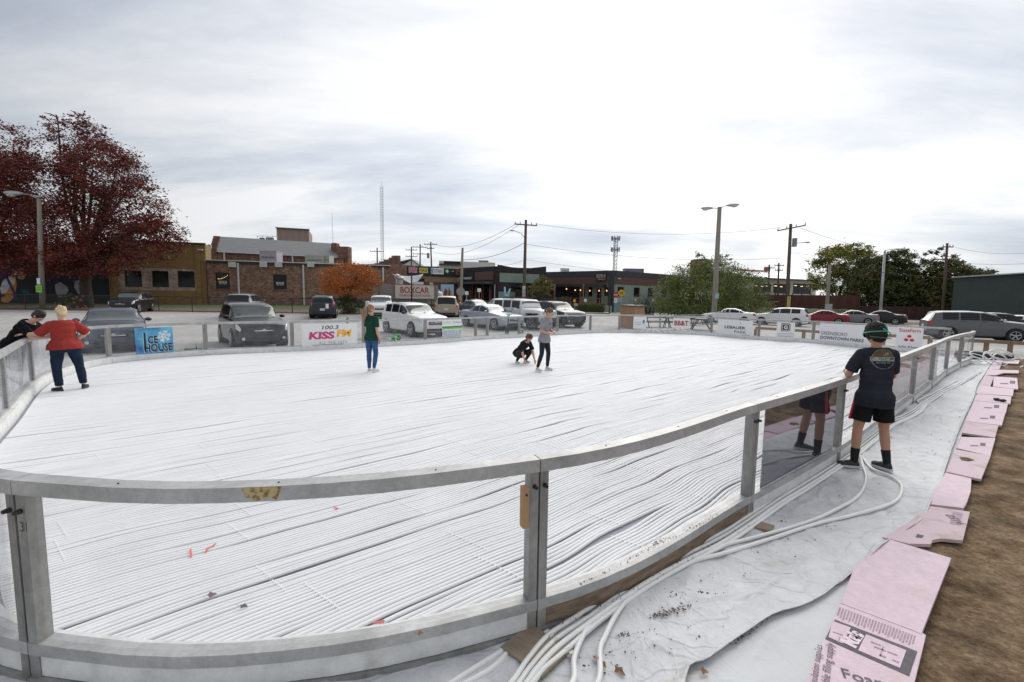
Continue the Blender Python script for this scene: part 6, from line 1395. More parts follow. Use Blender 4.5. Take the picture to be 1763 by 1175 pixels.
# colourful mural board
a = at(759, 512, 60); b = at(781, 512, 60.5); W_ = (b-a).length; z0 = at(770, 512, 60).z-.3; z1 = at(770, 490, 60).z; o = thing('mural_board', 'pale blue painted board with brown hills and a yellow road', 'mural board', (a.x, a.y, z0)); h_ = z1-z0
def sl(name, pts, mat, y): m = MB(); m.slab([(x*W_, z*h_) for x, z in pts], .02); q = m.build(name, mat, o); q.location.y = y
sl('board', [(0, 0), (1, 0), (1, 1), (0, 1)], M('mural_sky', (.30, .45, .60), .7, 0, .1, 2), 0); sl('hill', [(.05, 0), (.95, 0), (.75, .55), (.62, .8), (.5, .45), (.35, .75), (.2, .4)], M('mural_brown', (.20, .09, .05), .7), -.03); sl('hill', [(.3, 0), (.55, 0), (.5, .6), (.38, .7)], M('mural_plum', (.14, .03, .10), .7), -.045)
sl('road', [(.42, 0), (.48, 0), (.62, .75), (.58, .75)], M('mural_yellow', (.6, .42, .03), .7), -.06); sl('road', [(.62, 0), (.68, 0), (.86, .5), (.82, .5)], M('mural_yellow', (.6, .42, .03), .7), -.075)
# hand sculpture
c = at(872, 512, 54); o = thing('hand_sculpture', 'pale blue hand sculpture holding up two fingers behind the jeep', 'sculpture', (c.x, c.y, 1.2)); hb = M('pale_blue_paint', (.28, .50, .62), .5, 0, .08, 3); k = 54/FPX
m = MB(); m.cyl((0, 0, -1.4), (0, 0, .4), .16); m.build('stand', black_m, o)
m = MB(); m.ell((0, 0, .75), (.36, .18, .42), 12, 8); m.cyl((0, 0, 0), (0, 0, .5), .22); m.tube([(-.14, 0, .95), (-.2, 0, 1.4), (-.24, 0, 2.05)], [.12, .11, .08], 8); m.tube([(.14, 0, .95), (.25, 0, 1.4), (.42, 0, 1.85)], [.12, .11, .08], 8); m.tube([(-.3, -.1, .9), (-.42, -.2, .75), (-.30, -.25, .5)], .10, 8); m.tube([(.0, -.15, .85), (-.05, -.26, .7), (0, -.2, .5)], .10, 8); m.build('hand', hb, o, smooth=True)

# ------------------------------------------------------------------ poles, lamps, signs, wires
wpole = M('weathered_pole_timber', (.10, .07, .055), .9, 0, .25, 5, stretch=(1, 1, .15), bump=.3); gpole = M('grey_pole_timber', (.26, .24, .20), .9, 0, .2, 5, stretch=(1, 1, .15), bump=.3); spole = M('galvanised_pole', (.40, .42, .43), .45, .5, .1, 3); lampm = M('lamp_head_grey', (.45, .49, .52), .4, .2, .05, 4); insul = M('insulator', (.10, .10, .11), .4)
def lamp_head(o, p, d, s=1.):
    d = Vector(d).normalized(); mm = Matrix((d, Vector((0, 0, 1)).cross(d), Vector((0, 0, 1)))).transposed()
    m = MB(); m.ell(Vector(p)+d*.45*s, (.55*s, .19*s, .13*s), 14, 8, mat=mm); h = m.build('lamp_head', lampm, o, smooth=True); m = MB(); m.ell(Vector(p)+d*.58*s-Vector((0, 0, .09*s)), (.26*s, .15*s, .12*s), 12, 7, mat=mm); m.build('lens', M('lamp_lens', (.6, .62, .6), .2), h, smooth=True)
def pole(name, lab, pb, pt_, d, r=.16, mat=wpole, cat='utility pole', group=None, zb=None):
    a = at(pb[0], pb[1], d); b = at(pt_[0], pt_[1], d); z0 = gz(a.x, a.y) if zb is None else zb; o = thing(name, lab, cat, (a.x, a.y, z0), 0, group); top = Vector((b.x-a.x, 0, b.z-z0))
    m = MB(); m.tube([(0, 0, -.1), top*.5, top], [r, r*.85, r*.68], 12); m.build('pole', mat, o, smooth=True); return o, top, d/FPX
def xarm(o, c, hw, rz=0, tilt=0, ins=4, s=.11):
    dx = Vector((math.cos(rz)*hw, math.sin(rz)*hw, tilt)); m = MB(); m.bar(Vector(c)-dx, Vector(c)+dx, s, s); x = m.build('cross_arm', wpole, o)
    for i in range(ins):
        t = -1+2*i/(ins-1); t = max(-.95, min(.95, t)); q = Vector(c)+dx*t; m = MB(); m.cyl(q, q+Vector((0, 0, .28)), .05, .035, n=8); m.build('insulator', insul, x)
o, top, k = pole('street_lamp', 'tall grey timber lamp pole with two lamp heads behind the big bush', (1229, 548), (1239, 357), 45, .27, gpole, 'street lamp')
for dx, dz, s in ((-.55, -.10, -1), (.55, .18, 1)):
    m = MB(); m.tube([top+Vector((0, 0, -.25)), top+Vector((dx*.6, 0, -.05+dz*.5)), top+Vector((dx*1.3, 0, dz))], .035, 8); m.build('lamp_arm', alu, o); lamp_head(o, top+Vector((dx*1.3, 0, dz)), (s, -.1, .06 if s > 0 else -.04), 1.15)
m = MB(); m.box((.05, -.32, 2.6), (.34, .04, .5)); m.build('notice', M('blue_white_notice', (.3, .4, .5), .6), o)
o, top, k = pole('street_lamp', 'grey timber lamp pole with a green poster at the left', (73.5, 533), (67, 340), 41, .22, gpole, 'street lamp')
m = MB(); m.tube([top+Vector((0, 0, -.2)), top+Vector((-.8, 0, .2)), top+Vector((-1.6, 0, .3))], .04, 8); m.build('lamp_arm', alu, o); lamp_head(o, top+Vector((-1.5, 0, .3)), (-1, 0, .03), 1.6); m = MB(); m.cyl(top, top+Vector((0, 0, .1)), .26, n=14); m.build('cap', lampm, o)
f = lambda py: (533-py)/193
pz = lambda py: top*(533-py)/193
q = pz(497); m = MB(); m.box(q+Vector((0, -.27, 0)), (.52, .03, .62)); po = m.build('poster', M('lime_poster', (.22, .62, .08), .6), o); lettering('YARD', blk, po, q+Vector((0, -.29, .1)), 1, wid=.36, hgt=.12); lettering('SALE', blk, po, q+Vector((0, -.29, -.08)), 1, wid=.36, hgt=.12)
q = pz(484); m = MB(); m.box(q+Vector((-.02, -.26, 0)), (.28, .03, .55)); m.build('notice', sw, o)
uk = 'timber utility poles with cross-arms beyond the lot'
o, top, k = pole('utility_pole', 'brown utility pole with posters and a lamp arm behind the white jeep', (901.5, 528), (905.5, 379), 51, .20); P1 = o.location+top
xarm(o, top+Vector((0, -.15, -.55)), 1.25, .1, -.05, 5); m = MB(); m.tube([top*.80, top*.86+Vector((-.5, 0, 0)), top*.885+Vector((-1.3, 0, .02))], .035, 6); m.build('lamp_arm', alu, o); lamp_head(o, top*.885+Vector((-1.2, 0, 0)), (-1, 0, .1), .55)
for i, (za, cc) in enumerate(((2.9, (.45, .5, .25)), (2.45, (.2, .42, .5)), (2.0, (.5, .3, .25)), (1.55, (.25, .45, .3)))):
    m = MB(); m.box((.0, -.21, za), (.34, .03, .4)); m.build('poster', M('poster_paper_%s' % 'abcd'[i], cc, .8, 0, .3, 12), o)
o, top, k = pole('utility_pole', 'dark utility pole with a transformer and yellow house numbers', (1354, 545), (1361.5, 386), 50, .21); P2 = o.location+top
xarm(o, top+Vector((0, -.15, -.45)), 1.3, -.5, .22, 4); m = MB(); m.cyl(top+Vector((.55, 0, -2.4)), top+Vector((.55, 0, -1.5)), .24, n=14); m.build('transformer', M('transformer_grey', (.2, .23, .25), .5), o)
m = MB(); m.tube([top*.77, top*.79+Vector((.8, 0, .2)), top*.81+Vector((1.7, 0, .1))], .04, 6); m.build('lamp_arm', alu, o); lamp_head(o, top*.81+Vector((1.6, 0, .1)), (1, 0, .03), .6)
yb = M('yellow_plate', (.62, .52, .12), .6)
for i, (t_, za) in enumerate((('8', 2.6), ('5', 2.1), ('5', 1.6))): m = MB(); m.box((0, -.24, za), (.34, .03, .46)); pl = m.build('number_plate', yb, o); lettering(t_, blk, pl, (0, -.26, za), 1, hgt=.34, wid=.2)
for i, (lab, pb, pt_, d, arms) in enumerate((
    ('distant crossing pole with two cross-arms, leftmost of the three', (707, 470), (708.5, 425), 95, [(.0, .7, 1.2), (0, 2.0, 1.2)]),
    ('distant crossing pole with two wide cross-arms, middle of the three', (722.5, 470), (723.5, 421), 96, [(0, .6, 1.5), (0, 2.0, 1.5)]),
    ('leaning distant pole with a transformer, right of the three', (745, 470), (741.5, 417), 92, [(0, .5, 1.3), (0, 1.3, .7)]),
    ('lone distant pole with one cross-arm beside the lattice mast', (649.5, 460), (649.3, 427), 100, [(0, .8, 1.5)]),
    ('thin distant pole with a transformer, left of the pavilion front', (1323, 520), (1324.5, 456), 84, [(0, .6, .9)]),
    ('thin distant pole with two cross-arms in front of the pavilion', (1339.5, 516), (1341, 453), 86, [(0, .5, .9), (0, 1.4, .7)]),
    ('dark pole with cross-arms rising out of the brown grove', (1624, 530), (1631, 419), 60, [(0, .5, .7), (0, 2.1, 1.7)]))):
    o, top, k = pole('utility_pole', lab, pb, pt_, d, .19, zb=0 if d > 80 else None, group=uk)
    for _, dz, hw in arms: xarm(o, top+Vector((0, -.15, -dz)), hw, .05, 0, 4, .12)
    if 'transformer' in lab: sg_ = -1; m = MB(); m.cyl(top+Vector((sg_*.5, 0, -3.2)), top+Vector((sg_*.5, 0, -2.2)), .26, n=12); m.build('transformer', M('transformer_grey', (.2, .23, .25), .5), o)
    if i == 6: P7 = o.location+top
o, top, k = pole('utility_pole', 'plain grey pole with an orange marker and a round sign back', (792.5, 532), (796.5, 427), 47, .17, gpole); m = MB(); m.cyl((0, 0, .3), (0, 0, 1.5), .19, n=12); m.build('marker_sleeve', M('orange_sleeve', (.65, .13, .04), .5), o); P3 = o.location+top
o, top, k = pole('utility_pole', 'grey timber pole with a meter box, left of the green and yellow tree', (1423, 538), (1429, 457), 56, .22, gpole); m = MB(); m.box((0, -.3, 1.3), (.7, .3, 1.5)); m.build('meter_box', M('pale_box', (.35, .42, .42), .5), o); P5 = o.location+top
o, top, k = pole('street_lamp', 'tall pale steel lamp pole in front of the grove', (1516, 540), (1523.5, 432), 55, .17, spole, 'street lamp'); P6 = o.location+top
m = MB(); m.tube([top, top+Vector((.6, 0, .15)), top+Vector((1.3, 0, .2))], .04, 6); m.build('lamp_arm', spole, o); lamp_head(o, top+Vector((1.2, 0, .2)), (1, 0, 0), .9); m = MB(); m.box((0, -.25, .9), (.7, .3, 1.0)); m.build('base_box', trim_w, o)
# round sign back, street signs
def sign(lab, px, py, d, shape, r, mat, face=None, zb=None, pm_=spole, txt=None, extra=None):
    c = at(px, py, d); z0 = gz(c.x, c.y); o = thing('street_sign', lab, 'street sign', (c.x, c.y, z0)); h = c.z-z0; m = MB(); m.cyl((0, .05, 0), (0, .05, h+r*.5), .035, n=8); m.build('post', pm_, o)
    n = {'oct': 8, 'round': 20, 'sq': 4}[shape]; ph = {'oct': PI/8, 'round': 0, 'sq': PI/4}[shape]; m = MB(); m.slab([(r*math.cos(2*PI*i/n+ph), h+r*math.sin(2*PI*i/n+ph)) for i in range(n)], .015); m.build('plate', mat, o); return o, h
o, h = sign('round grey back of a street sign beside the plain grey pole', 793, 502.5, 45, 'round', .42, M('sign_back_grey', (.30, .29, .26), .6, .2))
o, h = sign('red octagonal stop sign at the brewery corner', 1060.3, 508, 64, 'oct', .38, M('stop_red', (.42, .015, .03), .5)); lettering('STOP', sw, o, (0, -.01, h), 1, wid=.55, hgt=.22, bold=.02)
for dz, w_, hh, mt, t_ in ((-.78, .42, .62, sw, 'X'), (-1.5, .32, .32, M('blue_plate', (.05, .22, .55), .5), None)):
    m = MB(); m.box((0, .0, h+dz), (w_, .02, hh)); pl = m.build('plate', mt, o)
    if t_: lettering(t_, blk, pl, (0, -.02, h+dz), 1, wid=.22, hgt=.24, bold=.02)
o, h = sign('round yellow railway crossing sign beside the stop sign', 1070, 504.8, 66, 'round', .48, M('crossing_yellow', (.72, .44, .02), .5))
for a_ in (.8, -.8): m = MB(); m.bar((-.42*math.cos(a_), -.012, h-.42*math.sin(a_)), (.42*math.cos(a_), -.012, h+.42*math.sin(a_)), .01, .07); m.build('cross_mark', blk, o)
lettering('R', blk, o, (-.27, -.012, h), 1, wid=.12, hgt=.18, bold=.02); lettering('R', blk, o, (.27, -.012, h), 1, wid=.12, hgt=.18, bold=.02)
m = MB(); m.box((-.2, 0, h-1.0), (.62, .02, .48)); pl = m.build('plate', M('grey_plate', (.4, .42, .44), .5), o); lettering('DO NOT', blk, pl, (-.2, -.02, h-1.0), 1, wid=.4, hgt=.14)
o, h = sign('small white sign on a post in front of the timber doors', 825, 500, 55, 'sq', .30, sw)
o, h = sign('pale narrow sign post beside the round sign back', 803.5, 505, 47, 'sq', .26, sw); m = MB(); m.box((0, 0, 1.0), (.26, .02, .8)); m.build('plate', sw, o)
o, h = sign('small yellow arrow sign with a pink plate under the deck', 989, 518, 58, 'sq', .20, M('crossing_yellow', (.72, .44, .02), .5)); m = MB(); m.box((.2, 0, h-.5), (.42, .02, .36)); m.build('plate', M('pink_plate', (.5, .25, .22), .5), o)
o, h = sign('white notice hung on the deck railing', 1008, 517.5, 64.6, 'sq', .28, sw)
c = at(1049, 541, 62); o = thing('bollard_post', 'slim black post at the end of the brewery deck', 'post', (c.x, c.y, gz(c.x, c.y))); m = MB(); m.cyl((0, 0, 0), (0, 0, 2.4), .09, n=10); m.build('shaft', black_m, o); m = MB(); m.cyl((0, 0, 2.4), (0, 0, 2.5), .13, n=10); m.build('cap', black_m, o)
c = at(714, 520, 42); o = thing('sign_pole', 'thin black pole standing in front of the food trailer', 'pole', (709*0+at(709, 520, 43).x, 43, .35)); m = MB(); m.cyl((0, 0, 0), (0, 0, 5.5-1.6), .07, n=8); m.build('shaft', black_m, o)
for s in (-1, 1): m = MB(); m.cyl((0, 0, .9), (s*.55, 0, 0), .04, n=6); m.build('brace', black_m, o)
# wires
wire_m = M('cable_black', (.03, .03, .032), .6)
def wire_(lab, a, b, sag=1., r=.016):
    a, b = Vector(a), Vector(b); n = 14; m = MB(); m.tube([a.lerp(b, i/n)-Vector((0, 0, sag*4*(i/n)*(1-i/n)))-a for i in range(n+1)], r, 4); o = m.build('overhead_cable', wire_m); o.location = a; tag(o, lab, 'cable', 'overhead cables')
V = Vector
wire_('cable from the pole behind the jeep to the pole with the transformer, top line', P1+V((1, 0, -.4)), P2+V((-1, 0, -.4)), .9, .013); wire_('middle cable between the jeep pole and the transformer pole', P1+V((0, 0, -2.6)), P2+V((0, 0, -3.6)), .8, .013); wire_('lowest cable between the jeep pole and the transformer pole', P1+V((0, 0, -4.3)), P2+V((0, 0, -5.6)), .7, .012)
wire_('thick cable from the jeep pole down to the plain grey pole', P1+V((0, 0, -2.4)), P3+V((0, 0, -1.2)), .5, .022); wire_('upper thin cable from the jeep pole to the distant crossing poles', P1+V((-1, 0, -.4)), at(742, 418, 92), 1.6, .02); wire_('lower thin cable from the jeep pole to the distant crossing poles', P1+V((-.6, 0, -.4)), at(724, 422, 96), 2.6, .02); wire_('low cable from the jeep pole to the shop roof', P1+V((0, 0, -4.3)), at(842, 452, 66), .5, .014)
wire_('cable from the transformer pole toward the right edge, upper', P2+V((1, 0, -.4)), at(1800, 452, 50), 1.5, .014); wire_('cable from the transformer pole toward the grove', P2+V((0, 0, -3.)), P7+V((0, 0, -1.)), .8, .014); wire_('thick cable from the meter pole to the green warehouse', P5+V((0, 0, -.1)), at(1800, 488, 46), .3, .03)
wire_('cable from the dark grove pole to the right edge', P7+V((1, 0, -.5)), at(1800, 432, 58), .6, .014)
# masts
def lattice(lab, px, py0, py1, d, w_, tri=True, cells=26, r=.07):
    a = at(px, py1, d); b = at(px, py0, d); Ht = b.z; o = thing('lattice_mast', lab, 'radio mast', (a.x, d, 0)); m = MB(); hw = w_/2; L_ = [(hw*math.cos(t), hw*math.sin(t)) for t in (PI/2, PI/2+2*PI/3, PI/2+4*PI/3)]
    for x, y in L_: m.cyl((x, y, 0), (x, y, Ht), r, n=5)
    for i in range(cells):
        z0, z1 = Ht*i/cells, Ht*(i+1)/cells
        for k in range(3): (x0, y0), (x1, y1) = L_[k], L_[(k+1) % 3]; m.cyl((x0, y0, z0), (x1, y1, z1), r*.6, n=4); m.cyl((x0, y0, z0), (x1, y1, z0), r*.6, n=4)
    m.build('lattice', spole, o); return o, Ht
o, Ht = lattice('very tall slim lattice mast rising behind the brick bar', 659, 321, 450, 210, 1.5, cells=44)
m = MB(); m.cyl((0, 0, Ht), (0, 0, Ht+2), .06); m.build('antenna', spole, o)
o, Ht = lattice('shorter cell mast with antenna clusters behind the brewery', 1058, 410, 470, 170, 1.6, cells=18, r=.11)
for z in (Ht-.2, Ht-4.2):
    for k in range(9): an = 2*PI*k/9; m = MB(); m.box((1.5*math.cos(an), 1.5*math.sin(an), z), (.25, .25, 1.6)); m.build('antenna_panel', gry, o)
    m = MB(); m.cyl((0, 0, z-.1), (0, 0, z+.1), 1.4, n=12); m.build('platform', alu, o)
a = at(573, 418, 78); o = thing('whip_antenna', 'hair-thin antenna above the grey pitched roof', 'antenna', (a.x, a.y, a.z-.5)); m = MB(); m.cyl((0, 0, 0), (0, 0, 5.4), .03, n=5); m.build('rod', alu, o); m = MB(); m.cyl((0, 0, 0), (0, 0, .5), .1, n=6); m.build('base', alu, o)
a = at(361, 430, 58); o = thing('satellite_dish', 'small satellite dish at the left corner of the brick bar roof', 'satellite dish', (a.x, a.y, a.z-.9)); m = MB(); m.cyl((0, 0, 0), (0, 0, .9), .04); m.build('mast', alu, o); m = MB(); m.ell((0, -.1, 1.1), (.38, .1, .45), 14, 8); m.build('dish', alu, o, smooth=True); m = MB(); m.cyl((0, -.1, .9), (.45, -.4, 1.0), .02); m.build('arm', alu, o)
# wooden hut
hutw = M('orange_pine_boards', (.42, .26, .15), .75, 0, .2, 2.2, col2=(.28, .15, .08), stretch=(7, 7, .5), detail=8)
c0 = gp(1092, 569, 0); o = thing('wooden_hut', 'small boarded pine kiosk with a dark flat roof behind the rink', 'kiosk', (c0.x, c0.y, 0)); a1 = gp(1071, 567, 0)-c0; b1 = gp(1112, 566, 0)-c0; poly = [(0, 0), (b1.x, b1.y+.5), (a1.x+b1.x, a1.y+b1.y+1.3), (a1.x, a1.y+.6)]
m = MB(); m.prism(poly, 0, 1.55); m.build('wall', hutw, o); cx = sum(p[0] for p in poly)/4; cy = sum(p[1] for p in poly)/4
m = MB(); m.prism([(cx+(p[0]-cx)*1.12+.06, cy+(p[1]-cy)*1.12) for p in poly], 1.56, 1.62); m.build('roof', cop, o); m = MB(); m.box((.15, .2, 1.75), (.25, .2, .2)); m.build('planter', red_brick, o)
# picnic tables
pic = M('black_steel_mesh_furniture', (.03, .032, .036), .6, .1, .2, 6)
def picnic(lab, px, py, rz):
    c = gp(px, py, 0); o = thing('picnic_table', lab, 'picnic table', c, rz, 'black picnic tables behind the far end')
    m = MB(); m.box((0, 0, .76), (2.2, .8, .06)); m.build('table_top', pic, o)
    for s in (-1, 1): m = MB(); m.box((0, s*.75, .46), (2.2, .28, .05)); m.build('bench', pic, o)
    for s in (-1, 1):
        for s2 in (-1, 1): m = MB(); m.cyl((s*.8, s2*.15, .73), (s*.8, s2*.62, 0), .035, n=6); m.build('leg', pic, o)
        m = MB(); m.bar((s*.8, -.75, .43), (s*.8, .75, .43), .05, .05); m.build('cross_bar', pic, o)
picnic('black picnic table just right of the pine kiosk', 1130, 565, R(8)); picnic('black picnic table behind the BB&T sign', 1168, 566, R(-4)); picnic('black picnic table under the edge of the big bush', 1206, 568, R(70)); picnic('black picnic table farther back, left of the lamp pole', 1188, 559, R(20))
c = at(648, 519, 38); o = thing('gas_cylinder', 'white gas cylinder standing by the fence left of the trailer', 'gas cylinder', (at(633, 540, 38.6).x, 38.6, .36)); m = MB(); m.cyl((0, 0, 0), (0, 0, 1.1), .18, n=14); m.ell((0, 0, 1.1), (.18, .18, .12), 14, 8); m.build('vessel', trim_w, o, smooth=True); m = MB(); m.cyl((0, 0, 1.2), (0, 0, 1.35), .05); m.build('valve', black_m, o)
# ------------------------------------------------------------------ people
def blob(mb, name, mat, parent, voxel=.009, smooth=4, wr=0, wsc=12, cuts=(), seed=0, fine=0):
    me = bpy.data.meshes.new(name); me.from_pydata(mb.v, [], mb.f); o = bpy.data.objects.new(name, me); C.objects.link(o)
    b = bmesh.new(); b.from_mesh(me); bmesh.ops.remove_doubles(b, verts=b.verts, dist=1e-5); bmesh.ops.recalc_face_normals(b, faces=b.faces); b.to_mesh(me); b.free()
    r = o.modifiers.new('r', 'REMESH'); r.mode = 'VOXEL'; r.voxel_size = voxel; s = o.modifiers.new('s', 'SMOOTH'); s.factor = .5; s.iterations = smooth
    dg = bpy.context.evaluated_depsgraph_get(); me2 = bpy.data.meshes.new_from_object(o.evaluated_get(dg)); bpy.data.objects.remove(o)
    if cuts:
        b = bmesh.new(); b.from_mesh(me2)
        for co, no in cuts: bmesh.ops.bisect_plane(b, geom=b.verts[:]+b.edges[:]+b.faces[:], plane_co=co, plane_no=no, clear_outer=True); 
        b.to_mesh(me2); b.free()
    if wr or fine:
        N = [v.normal.copy() for v in me2.vertices]
        for v, n in zip(me2.vertices, N):
            p = v.co; d = 0
            if wr: d += wr*(noise.noise(Vector((p.x*wsc, p.y*wsc, p.z*wsc*.55+seed)))+.5*(1-2*abs(noise.noise(Vector((p.x*wsc*1.3+p.z*6, p.y*wsc*1.3, p.z*wsc*1.5+seed))))))
            if fine: d += fine*noise.noise(Vector((p.x*60, p.y*60, p.z*60+seed)))
            v.co = p+n*d
    me2.materials.clear(); me2.materials.append(mat); me2.polygons.foreach_set('use_smooth', [True]*len(me2.polygons)); me2.name = name
    q = bpy.data.objects.new(name, me2); C.objects.link(q); q.parent = parent; return q
def cap(m, a, b, r0, r1, n=14, flat=False):
    a, b = Vector(a), Vector(b); m.cyl(a, b, r0, r1, n=n)
    if not flat: m.ell(a, (r0, r0, r0), 12, 8); m.ell(b, (r1, r1, r1), 12, 8)
def person(lab, pos, facing, h, b, spine, head, armL, armR, legL, legR, mats, shirt='tee', bottom='jeans', hair=None, sleeve=.55, vox=.010, female=True, shirt_len=.0, hipw=1.):
    """directions are in the person's frame: x = their right, y = forward, z up"""
    o = thing('person', lab, 'person', pos, R(facing)-PI/2)
    skin, shirtm, botm, shoem, hairm = mats; n_ = lambda v: Vector(v).normalized()
    hipc = Vector((0, 0, 0)); J = {}
    for s, L in ((-1, legL), (1, legR)):
        hp = hipc+Vector((s*.052*h*b**.5*hipw, 0, 0)); kn = hp+n_(L[0])*.245*h; an = kn+n_(L[1])*.242*h; J[s] = [hp, kn, an, n_(L[2])]
    dz = .048*h-min(J[-1][2].z-(0 if len(legL) < 4 else legL[3]), J[1][2].z-(0 if len(legR) < 4 else legR[3])); off = Vector((0, 0, dz))
    sh_ = Vector((-(J[-1][2].x+J[1][2].x)/2, -(J[-1][2].y+J[1][2].y)/2, 0)); off += sh_
    for s in J: J[s] = [q+off for q in J[s][:3]]+[J[s][3]]
    pel = hipc+off+Vector((0, 0, .02*h)); sp1, sp2 = n_(spine[0]), n_(spine[1]); waist = pel+sp1*.10*h; chest = waist+sp2*.13*h; nb = chest+sp2*.075*h
    fw = Vector((0, 1, 0)); side = Vector((1, 0, 0)); 
    if len(spine) > 2: side = n_(spine[2])
    def fr(ax): z = ax; x = (side-z*side.dot(z)).normalized(); y = z.cross(x); return Matrix((x, y, z)).transposed(), x, y
    F1, x1, y1 = fr(sp1); F2, x2, y2 = fr(sp2); shw = .103*h if not female else .093*h
    sh = {s: nb+x2*s*shw*b**.35-sp2*.030*h for s in (-1, 1)}
    ub = b if b > 1 else 1
    T = [(pel-sp1*.02*h, .088*hipw, .066, F1), (pel+sp1*.035*h, .085*hipw, .064, F1), (waist-sp1*.02*h, .074 if female else .087, .060, F1), (waist+sp2*.03*h, .076 if female else .089, .060, F2), (chest-sp2*.02*h, .084 if female else .092, .062, F2), (chest+sp2*.03*h, .082 if female else .094, .060, F2)]
    def torso(m, e, lo=0, hi=6, rz=.058):
        for i, (c, rx, ry, F) in enumerate(T):
            if lo <= i < hi: m.ell(c+(y1*.012*h*(b-1)*3 if i in (2, 3) else Vector()), (rx*h*b+e, ry*h*b**1.3+e, .0*h+rz*h+e*.3), 18, 10, mat=F)
        if hi >= 6: m.ell(nb-sp2*.018*h, (shw*.93*b**.4+e*.6, .046*h*b+e, .032*h+e*.3), 18, 10, mat=F2)
    A = {}
    for s, a in ((-1, armL), (1, armR)):
        el = sh[s]+n_(a[0])*.168*h; wr_ = el+n_(a[1])*.148*h; A[s] = (sh[s], el, wr_, n_(a[2]) if len(a) > 2 else n_(a[1]), a[3] if len(a) > 3 else .4)
    hd_dir = n_(head[0]); neck = nb+n_(sp2+hd_dir*.6)*.052*h; hc = neck+hd_dir*.062*h; look = n_(Vector(head[1])-hd_dir*Vector(head[1]).dot(hd_dir)); hs = look.cross(hd_dir); HF = Matrix((hs, look, hd_dir)).transposed()
    hp_ = lambda x, y, z: hc+HF @ Vector((x*h, y*h, z*h))
    m = MB(); torso(m, 0)
    for s in (-1, 1):
        S_, E, W_, hdv, curl = A[s]; cap(m, S_, E, .029*h*b**.8, .023*h*b**.7); cap(m, S_.lerp(E, .85), E.lerp(W_, .35), .022*h*b**.7, .0235*h*b**.6); cap(m, E.lerp(W_, .3), W_, .0225*h*b**.6, .0145*h*b**.3)
        hx = hdv.cross(Vector((0, 0, 1))); hx = hx.normalized() if hx.length > .1 else Vector((1, 0, 0)); hz = hx.cross(hdv); PF = Matrix((hx, hdv, hz)).transposed(); pc = W_+hdv*.032*h
        m.ell(pc, (.022*h, .032*h, .011*h), 12, 8, mat=PF)
        for k in range(4):
            bx = (-.015+.010*k)*h; ln = (.042, .047, .044, .036)[k]*h; c_ = curl*(1+.1*k); r_ = .0050*h
            q0 = W_+hdv*.052*h+hx*bx; q1 = q0+(hdv*math.cos(c_*.5)-hz*math.sin(c_*.5))*ln*.5; q2 = q1+(hdv*math.cos(c_*1.6)-hz*math.sin(c_*1.6))*ln*.5; m.tube([q0-hdv*.01*h, q0, q1, q2], [r_*1.15, r_*1.1, r_, r_*.85], 8)
        q0 = W_+hdv*.018*h-hx*.016*h*s*-1; q1 = q0+(hdv*.6+hx*.6*s-hz*.4).normalized()*.026*h; m.tube([q0-hdv*.01*h, q0, q1, q1+(hdv*.9-hz*.3).normalized()*.018*h], [.0075*h, .007*h, .006*h, .005*h], 8)
    bl = b**.75
    for s in (-1, 1):
        hp, kn, an, ft = J[s]; cap(m, hp, kn, .050*h*bl, .031*h*bl); cap(m, kn, kn.lerp(an, .35), .030*h*bl, .031*h*bl); cap(m, kn.lerp(an, .35), an, .031*h*bl, .0185*h*bl**.5); m.ell(an+ft*.03*h-Vector((0, 0, .022*h)), (.015*h, .022*h, .012*h), 10, 6)
    cap(m, nb-sp2*.02*h, neck+hd_dir*.012*h, .034*h*b**.4, .029*h*b**.3)
    m.ell(hp_(0, -.004, .012), (.0415*h, .052*h, .052*h), 20, 14, mat=HF); m.ell(hp_(0, .014, -.022), (.032*h, .034*h, .038*h), 16, 10, mat=HF); m.ell(hp_(0, .034, -.044), (.014*h, .012*h, .012*h), 10, 6, mat=HF)
    m.tube([hp_(0, .046, .008), hp_(0, .055, -.006), hp_(0, .060, -.014)], [.0045*h, .006*h, .0075*h], 8)
    for s in (-1, 1): m.ell(hp_(s*.0415, -.004, -.004), (.006*h, .012*h, .018*h), 10, 7, mat=HF); m.ell(hp_(s*.02, .040, .004), (.012*h, .008*h, .006*h), 8, 6, mat=HF)
    blob(m, 'body', skin, o, vox*.72, 3)
    for s in (-1, 1):
        m = MB(); m.ell(hp_(s*.0175, .0455, .0005), (.0075*h, .004*h, .0035*h), 8, 6, mat=HF); m.build('eye', M('eye_dark', (.03, .02, .015), .3), o, smooth=True)
    m = MB(); m.ell(hp_(0, .0475, -.030), (.012*h, .004*h, .0035*h), 8, 6, mat=HF); m.build('mouth', M('lip_tone', (.35, .12, .10), .5), o, smooth=True)
    # shirt
    m = MB(); e = .016 if female else .022; torso(m, e, 0 if shirt_len <= 0 else 1, 6, .080)
    for s in (-1, 1):
        S_, E, W_, _, _ = A[s]; ax = (E-S_).normalized(); m.ell(S_, ((.036*h*b**.8),)*3, 12, 8); m.cyl(S_-ax*.01, S_+ax*.168*h*sleeve*1.0, .036*h*b**.8, .037*h*b**.8+.006, n=16)
        m.tube([nb+x2*s*.03*h-sp2*.01*h, S_], [.035*h, .034*h*b**.6], 10)
    if shirt_len >= 0:
        m.ell(pel-sp1*(.02+shirt_len*.6)*h, (.099*h*b*hipw+e+.014, .082*h*b**1.2+e+.014, .13*h), 18, 10, mat=F1)
    blob(m, 'shirt', shirtm, o, vox, 3, .010, 11, cuts=((pel-sp1*(.035+max(0, shirt_len))*h, -sp1), (nb+sp2*.016*h, sp2)), seed=h*10)
    # trousers
    m = MB(); torso(m, .009, 0, 2); eb = .010
